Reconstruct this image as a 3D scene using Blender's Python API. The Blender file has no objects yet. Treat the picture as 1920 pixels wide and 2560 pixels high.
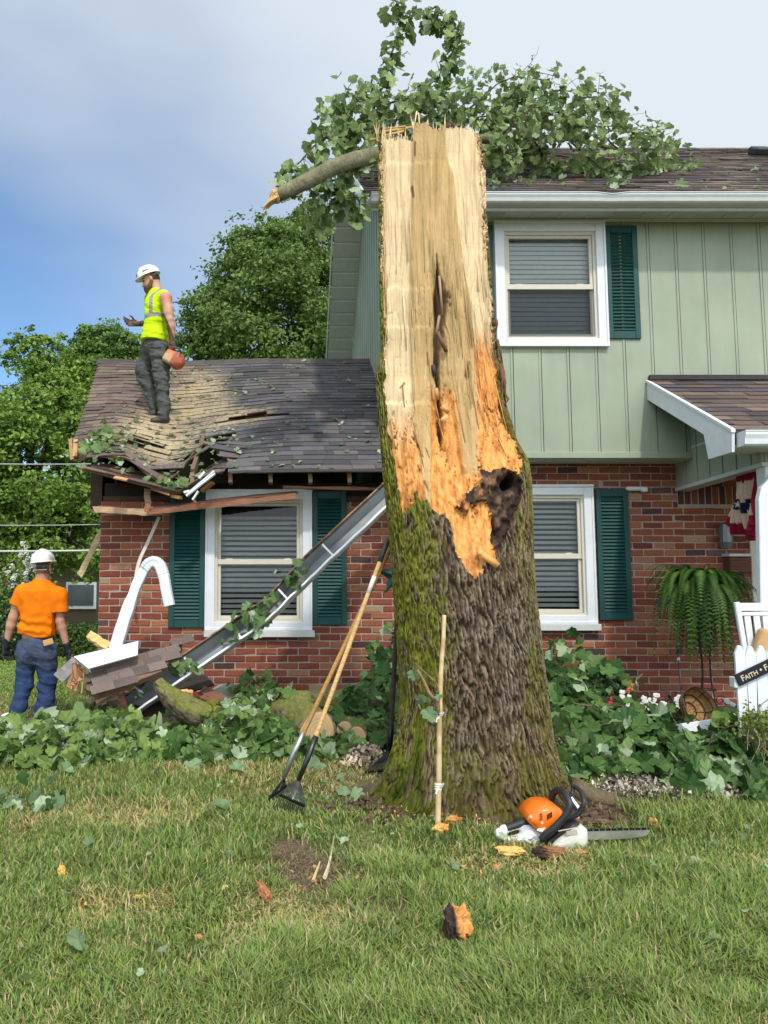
import bpy, math, random
import numpy as np
from mathutils import Vector

rng = np.random.default_rng(7)
random.seed(7)
SC = bpy.context.scene
COL = SC.collection

# ---------------------------------------------------------------- camera, sky, sun, exposure
CAM_H = 1.30
PITCH = math.radians(5.0)
FPX, CX, CY = 1849.0, 725.0, 1280.0        # focal length and principal point of the (cropped) photo, in its own pixels
cam = bpy.data.cameras.new("camera")
cam_o = bpy.data.objects.new("camera", cam)
COL.objects.link(cam_o)
cam_o.location = (0, 0, CAM_H)
cam_o.rotation_euler = (math.pi / 2 + PITCH, 0, 0)
cam.sensor_fit = 'AUTO'
cam.sensor_width = 36.0
cam.lens = 36.0 * FPX / 2560.0
cam.shift_x = (960 - CX) / 2560.0
cam.clip_end = 2000.0
cam.clip_start = 0.05
SC.camera = cam_o

SUN_EL = math.radians(50)
SUN_AZ = math.radians(12)                  # to the right of straight behind the camera
sun_dir = Vector((math.sin(SUN_AZ) * math.cos(SUN_EL), -math.cos(SUN_AZ) * math.cos(SUN_EL), math.sin(SUN_EL)))
sun = bpy.data.lights.new("sun", 'SUN')
sun.energy = 2.5
sun.angle = math.radians(2.5)
sun.color = (1.0, 0.94, 0.85)
sun_o = bpy.data.objects.new("sun", sun)
COL.objects.link(sun_o)
sun_o.rotation_euler = sun_dir.to_track_quat('Z', 'Y').to_euler()
sun_o.location = (3, -10, 12)

world = bpy.data.worlds.new("World")
SC.world = world
world.use_nodes = True
wn, wl = world.node_tree.nodes, world.node_tree.links
wn.clear()
w_out = wn.new('ShaderNodeOutputWorld')
w_bg = wn.new('ShaderNodeBackground')
w_bg.inputs['Strength'].default_value = 0.125
w_sky = wn.new('ShaderNodeTexSky')
w_sky.sky_type = 'NISHITA'
w_sky.sun_disc = False
w_sky.sun_elevation = SUN_EL
w_sky.sun_rotation = math.pi - SUN_AZ
w_sky.air_density = 1.0
w_sky.dust_density = 0.6
w_sky.ozone_density = 2.0
w_tc = wn.new('ShaderNodeTexCoord')
w_map = wn.new('ShaderNodeMapping')
w_map.inputs['Scale'].default_value = (1.0, 1.0, 2.2)
w_noise = wn.new('ShaderNodeTexNoise')
w_noise.inputs['Scale'].default_value = 1.7
w_noise.inputs['Detail'].default_value = 3.5
w_noise.inputs['Roughness'].default_value = 0.52
w_dot = wn.new('ShaderNodeVectorMath'); w_dot.operation = 'DOT_PRODUCT'
w_dot.inputs[1].default_value = (0.80, -0.60, 1.10)     # the cloud bank thickens towards upper right, and behind the camera for added fill
w_add = wn.new('ShaderNodeMath'); w_add.operation = 'MULTIPLY_ADD'
w_add.inputs[1].default_value = 0.75
w_ramp = wn.new('ShaderNodeMapRange')
w_ramp.interpolation_type = 'SMOOTHSTEP'
w_ramp.inputs['From Min'].default_value = -0.06
w_ramp.inputs['From Max'].default_value = 0.74
w_mix = wn.new('ShaderNodeMix'); w_mix.data_type = 'RGBA'
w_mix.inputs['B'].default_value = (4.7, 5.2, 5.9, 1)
wl.new(w_tc.outputs['Generated'], w_map.inputs['Vector'])
wl.new(w_map.outputs['Vector'], w_noise.inputs['Vector'])
wl.new(w_tc.outputs['Generated'], w_dot.inputs[0])
wl.new(w_noise.outputs['Fac'], w_add.inputs[0])
wl.new(w_dot.outputs['Value'], w_add.inputs[2])
wl.new(w_add.outputs[0], w_ramp.inputs['Value'])
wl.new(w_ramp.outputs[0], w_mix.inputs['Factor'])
w_tint = wn.new('ShaderNodeMix'); w_tint.data_type = 'RGBA'; w_tint.blend_type = 'MULTIPLY'; w_tint.inputs['Factor'].default_value = 1.0
w_tint.inputs['B'].default_value = (0.98, 1.20, 1.32, 1)      # clear washed summer blue
wl.new(w_sky.outputs['Color'], w_tint.inputs['A'])
wl.new(w_tint.outputs['Result'], w_mix.inputs['A'])
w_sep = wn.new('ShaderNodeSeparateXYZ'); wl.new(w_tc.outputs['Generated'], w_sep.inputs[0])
w_fill = wn.new('ShaderNodeMapRange'); w_fill.interpolation_type = 'SMOOTHSTEP'     # unseen cloud behind the camera, brightened to add fill on the walls
for _k, _v in (('From Min', 0.45), ('From Max', -0.55), ('To Min', 1.0), ('To Max', 2.3)): w_fill.inputs[_k].default_value = _v
wl.new(w_sep.outputs['Y'], w_fill.inputs['Value'])
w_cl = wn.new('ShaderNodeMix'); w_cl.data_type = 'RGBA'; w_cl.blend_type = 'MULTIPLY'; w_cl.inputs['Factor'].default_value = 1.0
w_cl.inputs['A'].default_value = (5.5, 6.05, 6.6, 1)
wl.new(w_fill.outputs[0], w_cl.inputs['B']); wl.new(w_cl.outputs['Result'], w_mix.inputs['B'])
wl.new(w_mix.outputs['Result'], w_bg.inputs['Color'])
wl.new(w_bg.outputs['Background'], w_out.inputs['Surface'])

SC.render.engine = 'CYCLES'
SC.view_settings.view_transform = 'Standard'
SC.view_settings.look = 'None'
SC.view_settings.exposure = 0.16
SC.view_settings.gamma = 1.0
SC.cycles.use_denoising = True
SC.cycles.max_bounces = 6
SC.cycles.transparent_max_bounces = 12

# ---------------------------------------------------------------- geometry of the view: real points from measured pixels
_sp, _cp = math.sin(PITCH), math.cos(PITCH)
def ray(px, py):
    u, v = (px - CX) / FPX, (CY - py) / FPX
    return np.array((u, _cp - v * _sp, _sp + v * _cp))
def P(px, py, Y):
    d = ray(px, py); t = Y / d[1]
    return np.array((d[0] * t, Y, CAM_H + d[2] * t))
def PXp(px, py, X):
    d = ray(px, py); t = X / d[0]
    return np.array((X, d[1] * t, CAM_H + d[2] * t))
def G(px, py, z=0.0):
    d = ray(px, py); t = (z - CAM_H) / d[2]
    return np.array((d[0] * t, d[1] * t, z))
def project(p):
    p = np.asarray(p, float)
    x, y, z = p[..., 0], p[..., 1], p[..., 2] - CAM_H
    w = y * _cp + z * _sp
    v = -y * _sp + z * _cp
    return CX + FPX * x / w, CY - FPX * v / w

# ---------------------------------------------------------------- numpy noise
def _hash(ix, iy, iz, seed=0):
    h = (ix.astype(np.int64) * 374761393 + iy.astype(np.int64) * 668265263 + iz.astype(np.int64) * 2147483647 + seed * 1274126177) & 0xffffffff
    h = ((h ^ (h >> 13)) * 1274126177) & 0xffffffff
    h = ((h ^ (h >> 16)) * 2246822519) & 0xffffffff
    return ((h ^ (h >> 15)) & 0xffffff) / float(0xffffff)
def vnoise(x, y, z=0.0, seed=0):
    x, y, z = np.broadcast_arrays(np.asarray(x, float), np.asarray(y, float), np.asarray(z, float))
    ix, iy, iz = np.floor(x), np.floor(y), np.floor(z)
    fx, fy, fz = x - ix, y - iy, z - iz
    fx, fy, fz = [f * f * f * (f * (f * 6 - 15) + 10) for f in (fx, fy, fz)]
    r = 0
    for dx in (0, 1):
        for dy in (0, 1):
            for dz in (0, 1):
                r = r + _hash(ix + dx, iy + dy, iz + dz, seed) * (fx if dx else 1 - fx) * (fy if dy else 1 - fy) * (fz if dz else 1 - fz)
    return r
def fbm(x, y, z=0.0, seed=0, oct=4, gain=0.5):
    r, a, s, n = 0, 1.0, 1.0, 0
    for o in range(oct):
        r = r + a * vnoise(np.asarray(x) * s, np.asarray(y) * s, np.asarray(z) * s, seed + o * 17)
        n += a; a *= gain; s *= 2.03
    return r / n
def worley(x, y, seed=0):
    ix, iy = np.floor(x), np.floor(y)
    f1 = np.full(np.shape(x), 9.0); f2 = f1.copy(); cid = np.zeros(np.shape(x))
    z0 = np.zeros_like(ix)
    for dx in (-1, 0, 1):
        for dy in (-1, 0, 1):
            cx, cy = ix + dx, iy + dy
            px = cx + 0.1 + 0.8 * _hash(cx, cy, z0, seed)
            py = cy + 0.1 + 0.8 * _hash(cx, cy, z0 + 1, seed)
            d = np.hypot(px - x, py - y)
            n1 = d < f1
            f2 = np.where(n1, f1, np.minimum(f2, d))
            cid = np.where(n1, _hash(cx, cy, z0 + 2, seed), cid)
            f1 = np.where(n1, d, f1)
    return f1, f2, cid
def sstep(a, b, x):
    t = np.clip((np.asarray(x, float) - a) / (b - a), 0, 1)
    return t * t * (3 - 2 * t)
def lerp(a, b, t):
    return a + (b - a) * t
def in_poly(px, py, poly):
    px, py = np.asarray(px), np.asarray(py)
    r = np.zeros(px.shape, bool)
    n = len(poly)
    for i in range(n):
        x1, y1 = poly[i]; x2, y2 = poly[(i + 1) % n]
        if y1 == y2: continue
        c = ((y1 > py) != (y2 > py)) & (px < (x2 - x1) * (py - y1) / (y2 - y1) + x1)
        r ^= c
    return r
def unit(v):
    v = np.asarray(v, float)
    return v / np.maximum(np.linalg.norm(v, axis=-1, keepdims=True), 1e-9)

# ---------------------------------------------------------------- mesh building
class MB:
    def __init__(s):
        s.v, s.q, s.t, s.c, s.n = [], [], [], [], 0
    def add(s, v, quads=None, tris=None, col=(0.5, 0.5, 0.5)):
        v = np.asarray(v, float).reshape(-1, 3)
        col = np.asarray(col, float)
        if col.ndim == 1: col = np.tile(col, (len(v), 1))
        s.v.append(v); s.c.append(col)
        if quads is not None and len(quads): s.q.append(np.asarray(quads, np.int64).reshape(-1, 4) + s.n)
        if tris is not None and len(tris): s.t.append(np.asarray(tris, np.int64).reshape(-1, 3) + s.n)
        s.n += len(v)
        return s
    def box(s, a, b, col=(0.5, 0.5, 0.5), bev=0.0):
        (x0, y0, z0), (x1, y1, z1) = np.minimum(a, b), np.maximum(a, b)
        return s.obox(((x0 + x1) / 2, (y0 + y1) / 2, (z0 + z1) / 2), ((x1 - x0) / 2, 0, 0), (0, (y1 - y0) / 2, 0), (0, 0, (z1 - z0) / 2), col, bev)
    def obox(s, c, ex, ey, ez, col=(0.5, 0.5, 0.5), bev=0.0):
        c, ex, ey, ez = [np.asarray(q, float) for q in (c, ex, ey, ez)]
        if bev <= 0:
            v = [c + i * ex + j * ey + k * ez for i in (-1, 1) for j in (-1, 1) for k in (-1, 1)]
            q = [(0, 1, 3, 2), (4, 6, 7, 5), (0, 4, 5, 1), (2, 3, 7, 6), (0, 2, 6, 4), (1, 5, 7, 3)]
            return s.add(v, q, None, col)
        lx, ly, lz = [max(np.linalg.norm(q), 1e-6) for q in (ex, ey, ez)]
        b = min(bev, lx * .9, ly * .9, lz * .9)
        fx, fy, fz = 1 - b / lx, 1 - b / ly, 1 - b / lz
        v, idx = [], {}
        for i in (-1, 1):
            for j in (-1, 1):
                for k in (-1, 1):
                    for a in range(3):
                        f = [fx, fy, fz]; f[a] = 1
                        idx[(i, j, k, a)] = len(v)
                        v.append(c + i * f[0] * ex + j * f[1] * ey + k * f[2] * ez)
        q, t = [], []
        for d in (-1, 1):
            q.append([idx[(d, -1, -1, 0)], idx[(d, 1, -1, 0)], idx[(d, 1, 1, 0)], idx[(d, -1, 1, 0)]][::d])
            q.append([idx[(-1, d, -1, 1)], idx[(-1, d, 1, 1)], idx[(1, d, 1, 1)], idx[(1, d, -1, 1)]][::d])
            q.append([idx[(-1, -1, d, 2)], idx[(1, -1, d, 2)], idx[(1, 1, d, 2)], idx[(-1, 1, d, 2)]][::d])
        for j in (-1, 1):
            for k in (-1, 1):
                q.append([idx[(-1, j, k, 1)], idx[(1, j, k, 1)], idx[(1, j, k, 2)], idx[(-1, j, k, 2)]][::-j * k])
                q.append([idx[(j, -1, k, 0)], idx[(j, 1, k, 0)], idx[(j, 1, k, 2)], idx[(j, -1, k, 2)]][::j * k])
                q.append([idx[(j, k, -1, 0)], idx[(j, k, 1, 0)], idx[(j, k, 1, 1)], idx[(j, k, -1, 1)]][::-j * k])
        for i in (-1, 1):
            for j in (-1, 1):
                for k in (-1, 1):
                    t.append([idx[(i, j, k, 0)], idx[(i, j, k, 1)], idx[(i, j, k, 2)]][::i * j * k])
        return s.add(v, q, t, col)
    def bar(s, a, b, w, h, up=(0, 0, 1), col=(0.5, 0.5, 0.5), bev=0.0):
        a, b = np.asarray(a, float), np.asarray(b, float)
        d = unit(b - a); x = unit(np.cross(d, up)); y = np.cross(x, d)
        return s.obox((a + b) / 2, x * w / 2, (b - a) / 2, y * h / 2, col, bev)
    def tube(s, pts, r, n=8, col=(0.5, 0.5, 0.5), cap=True, wob=0.0, seed=0):
        pts = np.asarray(pts, float); m = len(pts)
        r = np.broadcast_to(np.asarray(r, float), (m,))
        tan = np.gradient(pts, axis=0) if m > 2 else np.tile(pts[1] - pts[0], (m, 1))
        tan = unit(tan)
        ref = np.array((0, 0, 1.0)) if abs(tan[0][2]) < .9 else np.array((1.0, 0, 0))
        x = unit(np.cross(tan[0], ref)); X = []
        for i in range(m):
            x = unit(x - tan[i] * np.dot(x, tan[i])); X.append(x)
        X = np.array(X); Yv = np.cross(tan, X)
        a = np.arange(n) * 2 * np.pi / n
        rr = r[:, None] * np.ones(n)
        if wob:
            rr = rr * (1 + wob * (vnoise(np.arange(m)[:, None] * .9, np.cos(a)[None] * 1.7 + 5, np.sin(a)[None] * 1.7 + 9, seed) - .5) * 2)
        v = pts[:, None] + X[:, None] * (np.cos(a)[None, :, None] * rr[..., None]) + Yv[:, None] * (np.sin(a)[None, :, None] * rr[..., None])
        i = np.arange(m - 1)[:, None]; j = np.arange(n)[None]
        q = np.stack([i * n + j, i * n + (j + 1) % n, (i + 1) * n + (j + 1) % n, (i + 1) * n + j], -1).reshape(-1, 4)
        v = v.reshape(-1, 3)
        col = np.asarray(col, float)
        if col.ndim == 2: col = np.repeat(col, n, 0)
        t = []
        if cap:
            v = np.vstack([v, pts[0], pts[-1]])
            if col.ndim == 2: col = np.vstack([col, col[0], col[-1]])
            k = m * n
            t = [(k, (jj + 1) % n, jj) for jj in range(n)] + [(k + 1, (m - 1) * n + jj, (m - 1) * n + (jj + 1) % n) for jj in range(n)]
        return s.add(v, q, t, col)
    def grid(s, V, col=(0.5, 0.5, 0.5), mask=None, wrap=False):
        V = np.asarray(V, float); m, n = V.shape[:2]
        i = np.arange(m - 1)[:, None]; j = np.arange(n if wrap else n - 1)[None]
        q = np.stack(np.broadcast_arrays(i * n + j, i * n + (j + 1) % n, (i + 1) * n + (j + 1) % n, (i + 1) * n + j), -1)
        if mask is not None: q = q[mask]
        col = np.asarray(col, float)
        if col.ndim == 3: col = col.reshape(-1, 3)
        return s.add(V.reshape(-1, 3), q.reshape(-1, 4), None, col)
    def prism(s, pts, off, col=(0.5, 0.5, 0.5)):
        """A polygon (convex or star-shaped about its middle) pushed along the vector off."""
        pts = np.asarray(pts, float); n = len(pts); off = np.asarray(off, float)
        c = pts.mean(0)
        v = np.vstack([pts, pts + off, c, c + off])
        q = [(i, (i + 1) % n, n + (i + 1) % n, n + i) for i in range(n)]
        t = [(2 * n, (i + 1) % n, i) for i in range(n)] + [(2 * n + 1, n + i, n + (i + 1) % n) for i in range(n)]
        return s.add(v, q, t, col)
    def lathe(s, prof, centre, n=20, col=(0.5, 0.5, 0.5), axis=(0, 0, 1)):
        ax = unit(np.asarray(axis, float)); x = unit(np.cross(ax, (0, 1, 0.01))); y = np.cross(ax, x)
        a = np.arange(n) * 2 * np.pi / n
        prof = np.asarray(prof, float)
        V = np.asarray(centre, float) + prof[:, None, 0:1] * (np.cos(a)[None, :, None] * x + np.sin(a)[None, :, None] * y) + prof[:, None, 1:2] * ax
        return s.grid(V, col, wrap=True)

def build(name, mb, mat, parent=None, origin=None, smooth=False, auto=None):
    v = np.vstack(mb.v); c = np.vstack(mb.c)
    q = np.vstack(mb.q) if mb.q else np.zeros((0, 4), np.int64)
    t = np.vstack(mb.t) if mb.t else np.zeros((0, 3), np.int64)
    used = np.zeros(len(v), bool); used[q.ravel()] = True; used[t.ravel()] = True
    if not used.all():
        re = np.cumsum(used) - 1
        v, c, q, t = v[used], c[used], re[q], re[t]
    base = np.zeros(3)
    if parent is not None:
        p = parent
        while p is not None:
            base = base + np.array(p.location); p = p.parent
    if origin is not None: base = np.asarray(origin, float)
    v = v - base
    me = bpy.data.meshes.new(name)
    nl = len(q) * 4 + len(t) * 3
    me.vertices.add(len(v)); me.loops.add(nl); me.polygons.add(len(q) + len(t))
    me.vertices.foreach_set('co', v.astype(np.float32).ravel())
    me.loops.foreach_set('vertex_index', np.concatenate([q.ravel(), t.ravel()]).astype(np.int32))
    me.polygons.foreach_set('loop_start', np.concatenate([np.arange(len(q)) * 4, len(q) * 4 + np.arange(len(t)) * 3]).astype(np.int32))
    me.polygons.foreach_set('use_smooth', np.full(len(q) + len(t), bool(smooth)))
    ca = me.color_attributes.new('Col', 'FLOAT_COLOR', 'POINT')
    ca.data.foreach_set('color', (c if c.shape[1] == 4 else np.hstack([c, np.ones((len(c), 1))])).astype(np.float32).ravel())
    me.update(calc_edges=True)
    me.validate()
    if auto is not None:
        try: me.set_sharp_from_angle(angle=math.radians(auto))
        except Exception: pass
    me.materials.append(mat)
    o = bpy.data.objects.new(name, me)
    COL.objects.link(o)
    if parent is not None: o.parent = parent
    elif origin is not None: o.location = origin
    return o
def thing(name, label, cat, loc=(0, 0, 0), group=None):
    o = bpy.data.objects.new(name, None); COL.objects.link(o)
    o.empty_display_size = 0.1
    o.location = [float(q) for q in loc]
    o['label'] = label; o['category'] = cat
    if group: o['group'] = group
    return o
def tag(o, label, cat, group=None, kind=None):
    o['label'] = label; o['category'] = cat
    if group: o['group'] = group
    if kind: o['kind'] = kind
    return o

# ---------------------------------------------------------------- signed distance shapes -> one continuous surface
def sd_cone(P3, a, b, ra, rb):
    a, b = np.asarray(a, np.float32), np.asarray(b, np.float32)
    ab = b - a; L = max(float(ab @ ab), 1e-9)
    t = np.clip(((P3 - a) @ ab) / L, 0, 1)
    d = P3 - a - t[..., None] * ab
    return np.sqrt((d * d).sum(-1)) - (ra + (rb - ra) * t)
def sd_ell(P3, c, r, R=None):
    q = P3 - np.asarray(c, np.float32)
    if R is not None: q = q @ np.asarray(R, np.float32)
    r = np.asarray(r, np.float32)
    k0 = np.sqrt(((q / r) ** 2).sum(-1)); k1 = np.sqrt(((q / (r * r)) ** 2).sum(-1))
    return k0 * (k0 - 1) / np.maximum(k1, 1e-6)
def sd_box(P3, c, r, R=None, rd=0.01):
    q = P3 - np.asarray(c, np.float32)
    if R is not None: q = q @ np.asarray(R, np.float32)
    q = np.abs(q) - (np.asarray(r, np.float32) - rd)
    return np.sqrt((np.maximum(q, 0) ** 2).sum(-1)) + np.minimum(q.max(-1), 0) - rd
def rot(ax, deg):
    a = math.radians(deg); c, s_ = math.cos(a), math.sin(a)
    return np.array({'x': [[1, 0, 0], [0, c, -s_], [0, s_, c]], 'y': [[c, 0, s_], [0, 1, 0], [-s_, 0, c]], 'z': [[c, -s_, 0], [s_, c, 0], [0, 0, 1]]}[ax])
def sdf_mesh(prims, h, cuts=(), noise=None):
    """prims: ('cone',a,b,ra,rb,k) ('ell',c,r,R,k) ('box',c,r,R,rd,k); a leading '-' on the kind carves. Returns verts, quads."""
    lo, hi, bb = np.full(3, 1e9), np.full(3, -1e9), []
    for p in prims:
        kd = p[0].lstrip('-')
        if kd == 'cone':
            a, b = np.asarray(p[1]), np.asarray(p[2]); m = max(p[3], p[4])
            l, u = np.minimum(a, b) - m, np.maximum(a, b) + m
        else:
            m = np.linalg.norm(p[2]) if p[3] is not None else np.asarray(p[2])
            l, u = np.asarray(p[1]) - m, np.asarray(p[1]) + m
        bb.append((l, u))
        if p[0][0] != '-': lo, hi = np.minimum(lo, l), np.maximum(hi, u)
    lo, hi = lo - 3 * h, hi + 3 * h
    n = np.ceil((hi - lo) / h).astype(int) + 1
    ax = [(lo[i] + np.arange(n[i]) * h).astype(np.float32) for i in range(3)]
    F = np.full(n, 0.2, np.float32)
    for p, (l, u) in zip(prims, bb):
        k = p[-1]; mg = k + 4 * h
        sl = tuple(slice(max(0, int((l[i] - mg - lo[i]) / h)), min(n[i], int((u[i] + mg - lo[i]) / h) + 2)) for i in range(3))
        P3 = np.stack(np.meshgrid(ax[0][sl[0]], ax[1][sl[1]], ax[2][sl[2]], indexing='ij'), -1)
        kd = p[0].lstrip('-')
        if kd == 'cone': d = sd_cone(P3, *p[1:5])
        elif kd == 'ell': d = sd_ell(P3, *p[1:4])
        else: d = sd_box(P3, *p[1:5])
        f = F[sl]
        if p[0][0] == '-':
            F[sl] = np.maximum(f, -d)
        elif k > 0:
            hh = np.clip(0.5 + 0.5 * (d - f) / k, 0, 1)
            F[sl] = d * (1 - hh) + f * hh - k * hh * (1 - hh)
        else:
            F[sl] = np.minimum(f, d)
    if cuts or noise:
        P3 = np.stack(np.meshgrid(*ax, indexing='ij'), -1)
        if noise: F = F + noise(P3).astype(np.float32)
        for c in cuts: F = np.maximum(F, c(P3).astype(np.float32))
    return surface_nets(F, lo, h)
def surface_nets(F, lo, h):
    n = np.array(F.shape)
    S = F < 0
    c = [slice(0, -1), slice(1, None)]
    cnt = np.zeros(n - 1, np.int8)
    for i in (0, 1):
        for j in (0, 1):
            for k in (0, 1): cnt += S[c[i], c[j], c[k]]
    act = (cnt > 0) & (cnt < 8)
    idx = np.full(n - 1, -1, np.int64)
    I = np.argwhere(act); idx[act] = np.arange(len(I))
    pos = np.zeros((len(I), 3)); num = np.zeros(len(I))
    corner = lambda o: F[I[:, 0] + o[0], I[:, 1] + o[1], I[:, 2] + o[2]]
    for a in range(3):
        for b in (0, 1):
            for d in (0, 1):
                o0 = [0, 0, 0]; ot = [x for x in range(3) if x != a]
                o0[ot[0]], o0[ot[1]] = b, d
                o1 = list(o0); o1[a] = 1
                f0, f1 = corner(o0), corner(o1)
                cr = (f0 < 0) != (f1 < 0)
                t = np.where(cr, f0 / np.where(f0 == f1, 1, f0 - f1), 0)
                p = np.array(o0, float)[None] + t[:, None] * (np.array(o1) - np.array(o0))[None]
                pos[cr] += p[cr]; num[cr] += 1
    V = lo + (I + pos / np.maximum(num, 1)[:, None]) * h
    Q = []
    for a in range(3):
        u, w = (a + 1) % 3, (a + 2) % 3
        sa = [slice(None)] * 3; sb = [slice(None)] * 3
        sa[a] = slice(0, -1); sb[a] = slice(1, None)
        cr = S[tuple(sa)] != S[tuple(sb)]
        E = np.argwhere(cr)
        E = E[(E[:, u] > 0) & (E[:, w] > 0) & (E[:, u] < n[u] - 1) & (E[:, w] < n[w] - 1)]
        ins = S[E[:, 0], E[:, 1], E[:, 2]]
        def cell(du, dw):
            e = E.copy(); e[:, u] -= du; e[:, w] -= dw
            return idx[e[:, 0], e[:, 1], e[:, 2]]
        q = np.stack([cell(1, 1), cell(0, 1), cell(0, 0), cell(1, 0)], -1)
        q[~ins] = q[~ins][:, ::-1]
        Q.append(q)
    Q = np.vstack(Q)
    return V, Q[(Q >= 0).all(1)]

# ---------------------------------------------------------------- materials
def lin(h):
    h = h.lstrip('#'); c = np.array([int(h[i:i + 2], 16) for i in (0, 2, 4)]) / 255.0
    return np.where(c <= 0.04045, c / 12.92, ((c + 0.055) / 1.055) ** 2.4)
def mat(name, col=None, rough=0.8, spec=0.3, metal=0.0, var=0.0, vscale=20.0, stretch=(1, 1, 1), bump=0.0, bscale=60.0, bstretch=(1, 1, 1),
        transl=0.0, var2=0.0, v2scale=2.0, coat=0.0, back=None, rvar=0.0):
    """A procedural surface: vertex colour (or one colour) times two octaves of noise, bump, optional leaf translucency and paler underside."""
    m = bpy.data.materials.new(name); m.use_nodes = True
    n, l = m.node_tree.nodes, m.node_tree.links
    n.clear()
    out = n.new('ShaderNodeOutputMaterial'); bs = n.new('ShaderNodeBsdfPrincipled')
    bs.inputs['Roughness'].default_value = rough
    bs.inputs['Specular IOR Level'].default_value = spec
    bs.inputs['Metallic'].default_value = metal
    bs.inputs['Coat Weight'].default_value = coat
    tc = n.new('ShaderNodeTexCoord')
    if col is None:
        at = n.new('ShaderNodeAttribute'); at.attribute_name = 'Col'; src = at.outputs['Color']
    else:
        rgb = n.new('ShaderNodeRGB'); rgb.outputs[0].default_value = (*[float(q) for q in col], 1); src = rgb.outputs[0]
    def noise(scale, st, det=4.0):
        mp = n.new('ShaderNodeMapping'); mp.inputs['Scale'].default_value = st
        no = n.new('ShaderNodeTexNoise'); no.inputs['Scale'].default_value = scale; no.inputs['Detail'].default_value = det
        l.new(tc.outputs['Object'], mp.inputs['Vector']); l.new(mp.outputs['Vector'], no.inputs['Vector'])
        return no.outputs['Fac']
    for amt, sc, st in ((var, vscale, stretch), (var2, v2scale, (1, 1, 1))):
        if amt > 0:
            mr = n.new('ShaderNodeMapRange')
            mr.inputs['From Min'].default_value = 0.3; mr.inputs['From Max'].default_value = 0.7
            mr.inputs['To Min'].default_value = 1 - amt; mr.inputs['To Max'].default_value = 1 + amt
            l.new(noise(sc, st), mr.inputs['Value'])
            mx = n.new('ShaderNodeMix'); mx.data_type = 'RGBA'; mx.blend_type = 'MULTIPLY'; mx.inputs['Factor'].default_value = 1
            l.new(src, mx.inputs['A']); l.new(mr.outputs[0], mx.inputs['B']); src = mx.outputs['Result']
    if back is not None:
        ge = n.new('ShaderNodeNewGeometry')
        mx = n.new('ShaderNodeMix'); mx.data_type = 'RGBA'; mx.blend_type = 'MIX'
        mb_ = n.new('ShaderNodeMath'); mb_.operation = 'MULTIPLY'; mb_.inputs[1].default_value = 0.65
        l.new(ge.outputs['Backfacing'], mb_.inputs[0]); l.new(mb_.outputs[0], mx.inputs['Factor'])
        mx.inputs['B'].default_value = (*back, 1)
        l.new(src, mx.inputs['A']); src = mx.outputs['Result']
    l.new(src, bs.inputs['Base Color'])
    if rvar > 0:
        mr = n.new('ShaderNodeMapRange'); mr.inputs['From Min'].default_value = .3; mr.inputs['From Max'].default_value = .7
        mr.inputs['To Min'].default_value = max(0, rough - rvar); mr.inputs['To Max'].default_value = min(1, rough + rvar)
        l.new(noise(6.0, (1, 1, 1)), mr.inputs['Value']); l.new(mr.outputs[0], bs.inputs['Roughness'])
    if bump > 0:
        bp = n.new('ShaderNodeBump'); bp.inputs['Strength'].default_value = 1.0; bp.inputs['Distance'].default_value = bump
        l.new(noise(bscale, bstretch, 6.0), bp.inputs['Height']); l.new(bp.outputs['Normal'], bs.inputs['Normal'])
    if transl > 0:
        tr = n.new('ShaderNodeBsdfTranslucent'); l.new(src, tr.inputs['Color'])
        ms = n.new('ShaderNodeMixShader'); ms.inputs[0].default_value = transl
        l.new(bs.outputs[0], ms.inputs[1]); l.new(tr.outputs[0], ms.inputs[2]); l.new(ms.outputs[0], out.inputs['Surface'])
    else:
        l.new(bs.outputs[0], out.inputs['Surface'])
    return m
def glass_mat():
    m = bpy.data.materials.new('window_glass'); m.use_nodes = True
    n, l = m.node_tree.nodes, m.node_tree.links; n.clear()
    out = n.new('ShaderNodeOutputMaterial'); tr = n.new('ShaderNodeBsdfTransparent'); gl = n.new('ShaderNodeBsdfGlossy')
    tr.inputs['Color'].default_value = (0.80, 0.84, 0.83, 1); gl.inputs['Roughness'].default_value = 0.03
    fr = n.new('ShaderNodeFresnel'); fr.inputs['IOR'].default_value = 1.50
    ms = n.new('ShaderNodeMixShader')
    l.new(fr.outputs[0], ms.inputs[0]); l.new(tr.outputs[0], ms.inputs[1]); l.new(gl.outputs[0], ms.inputs[2]); l.new(ms.outputs[0], out.inputs['Surface'])
    return m

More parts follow.
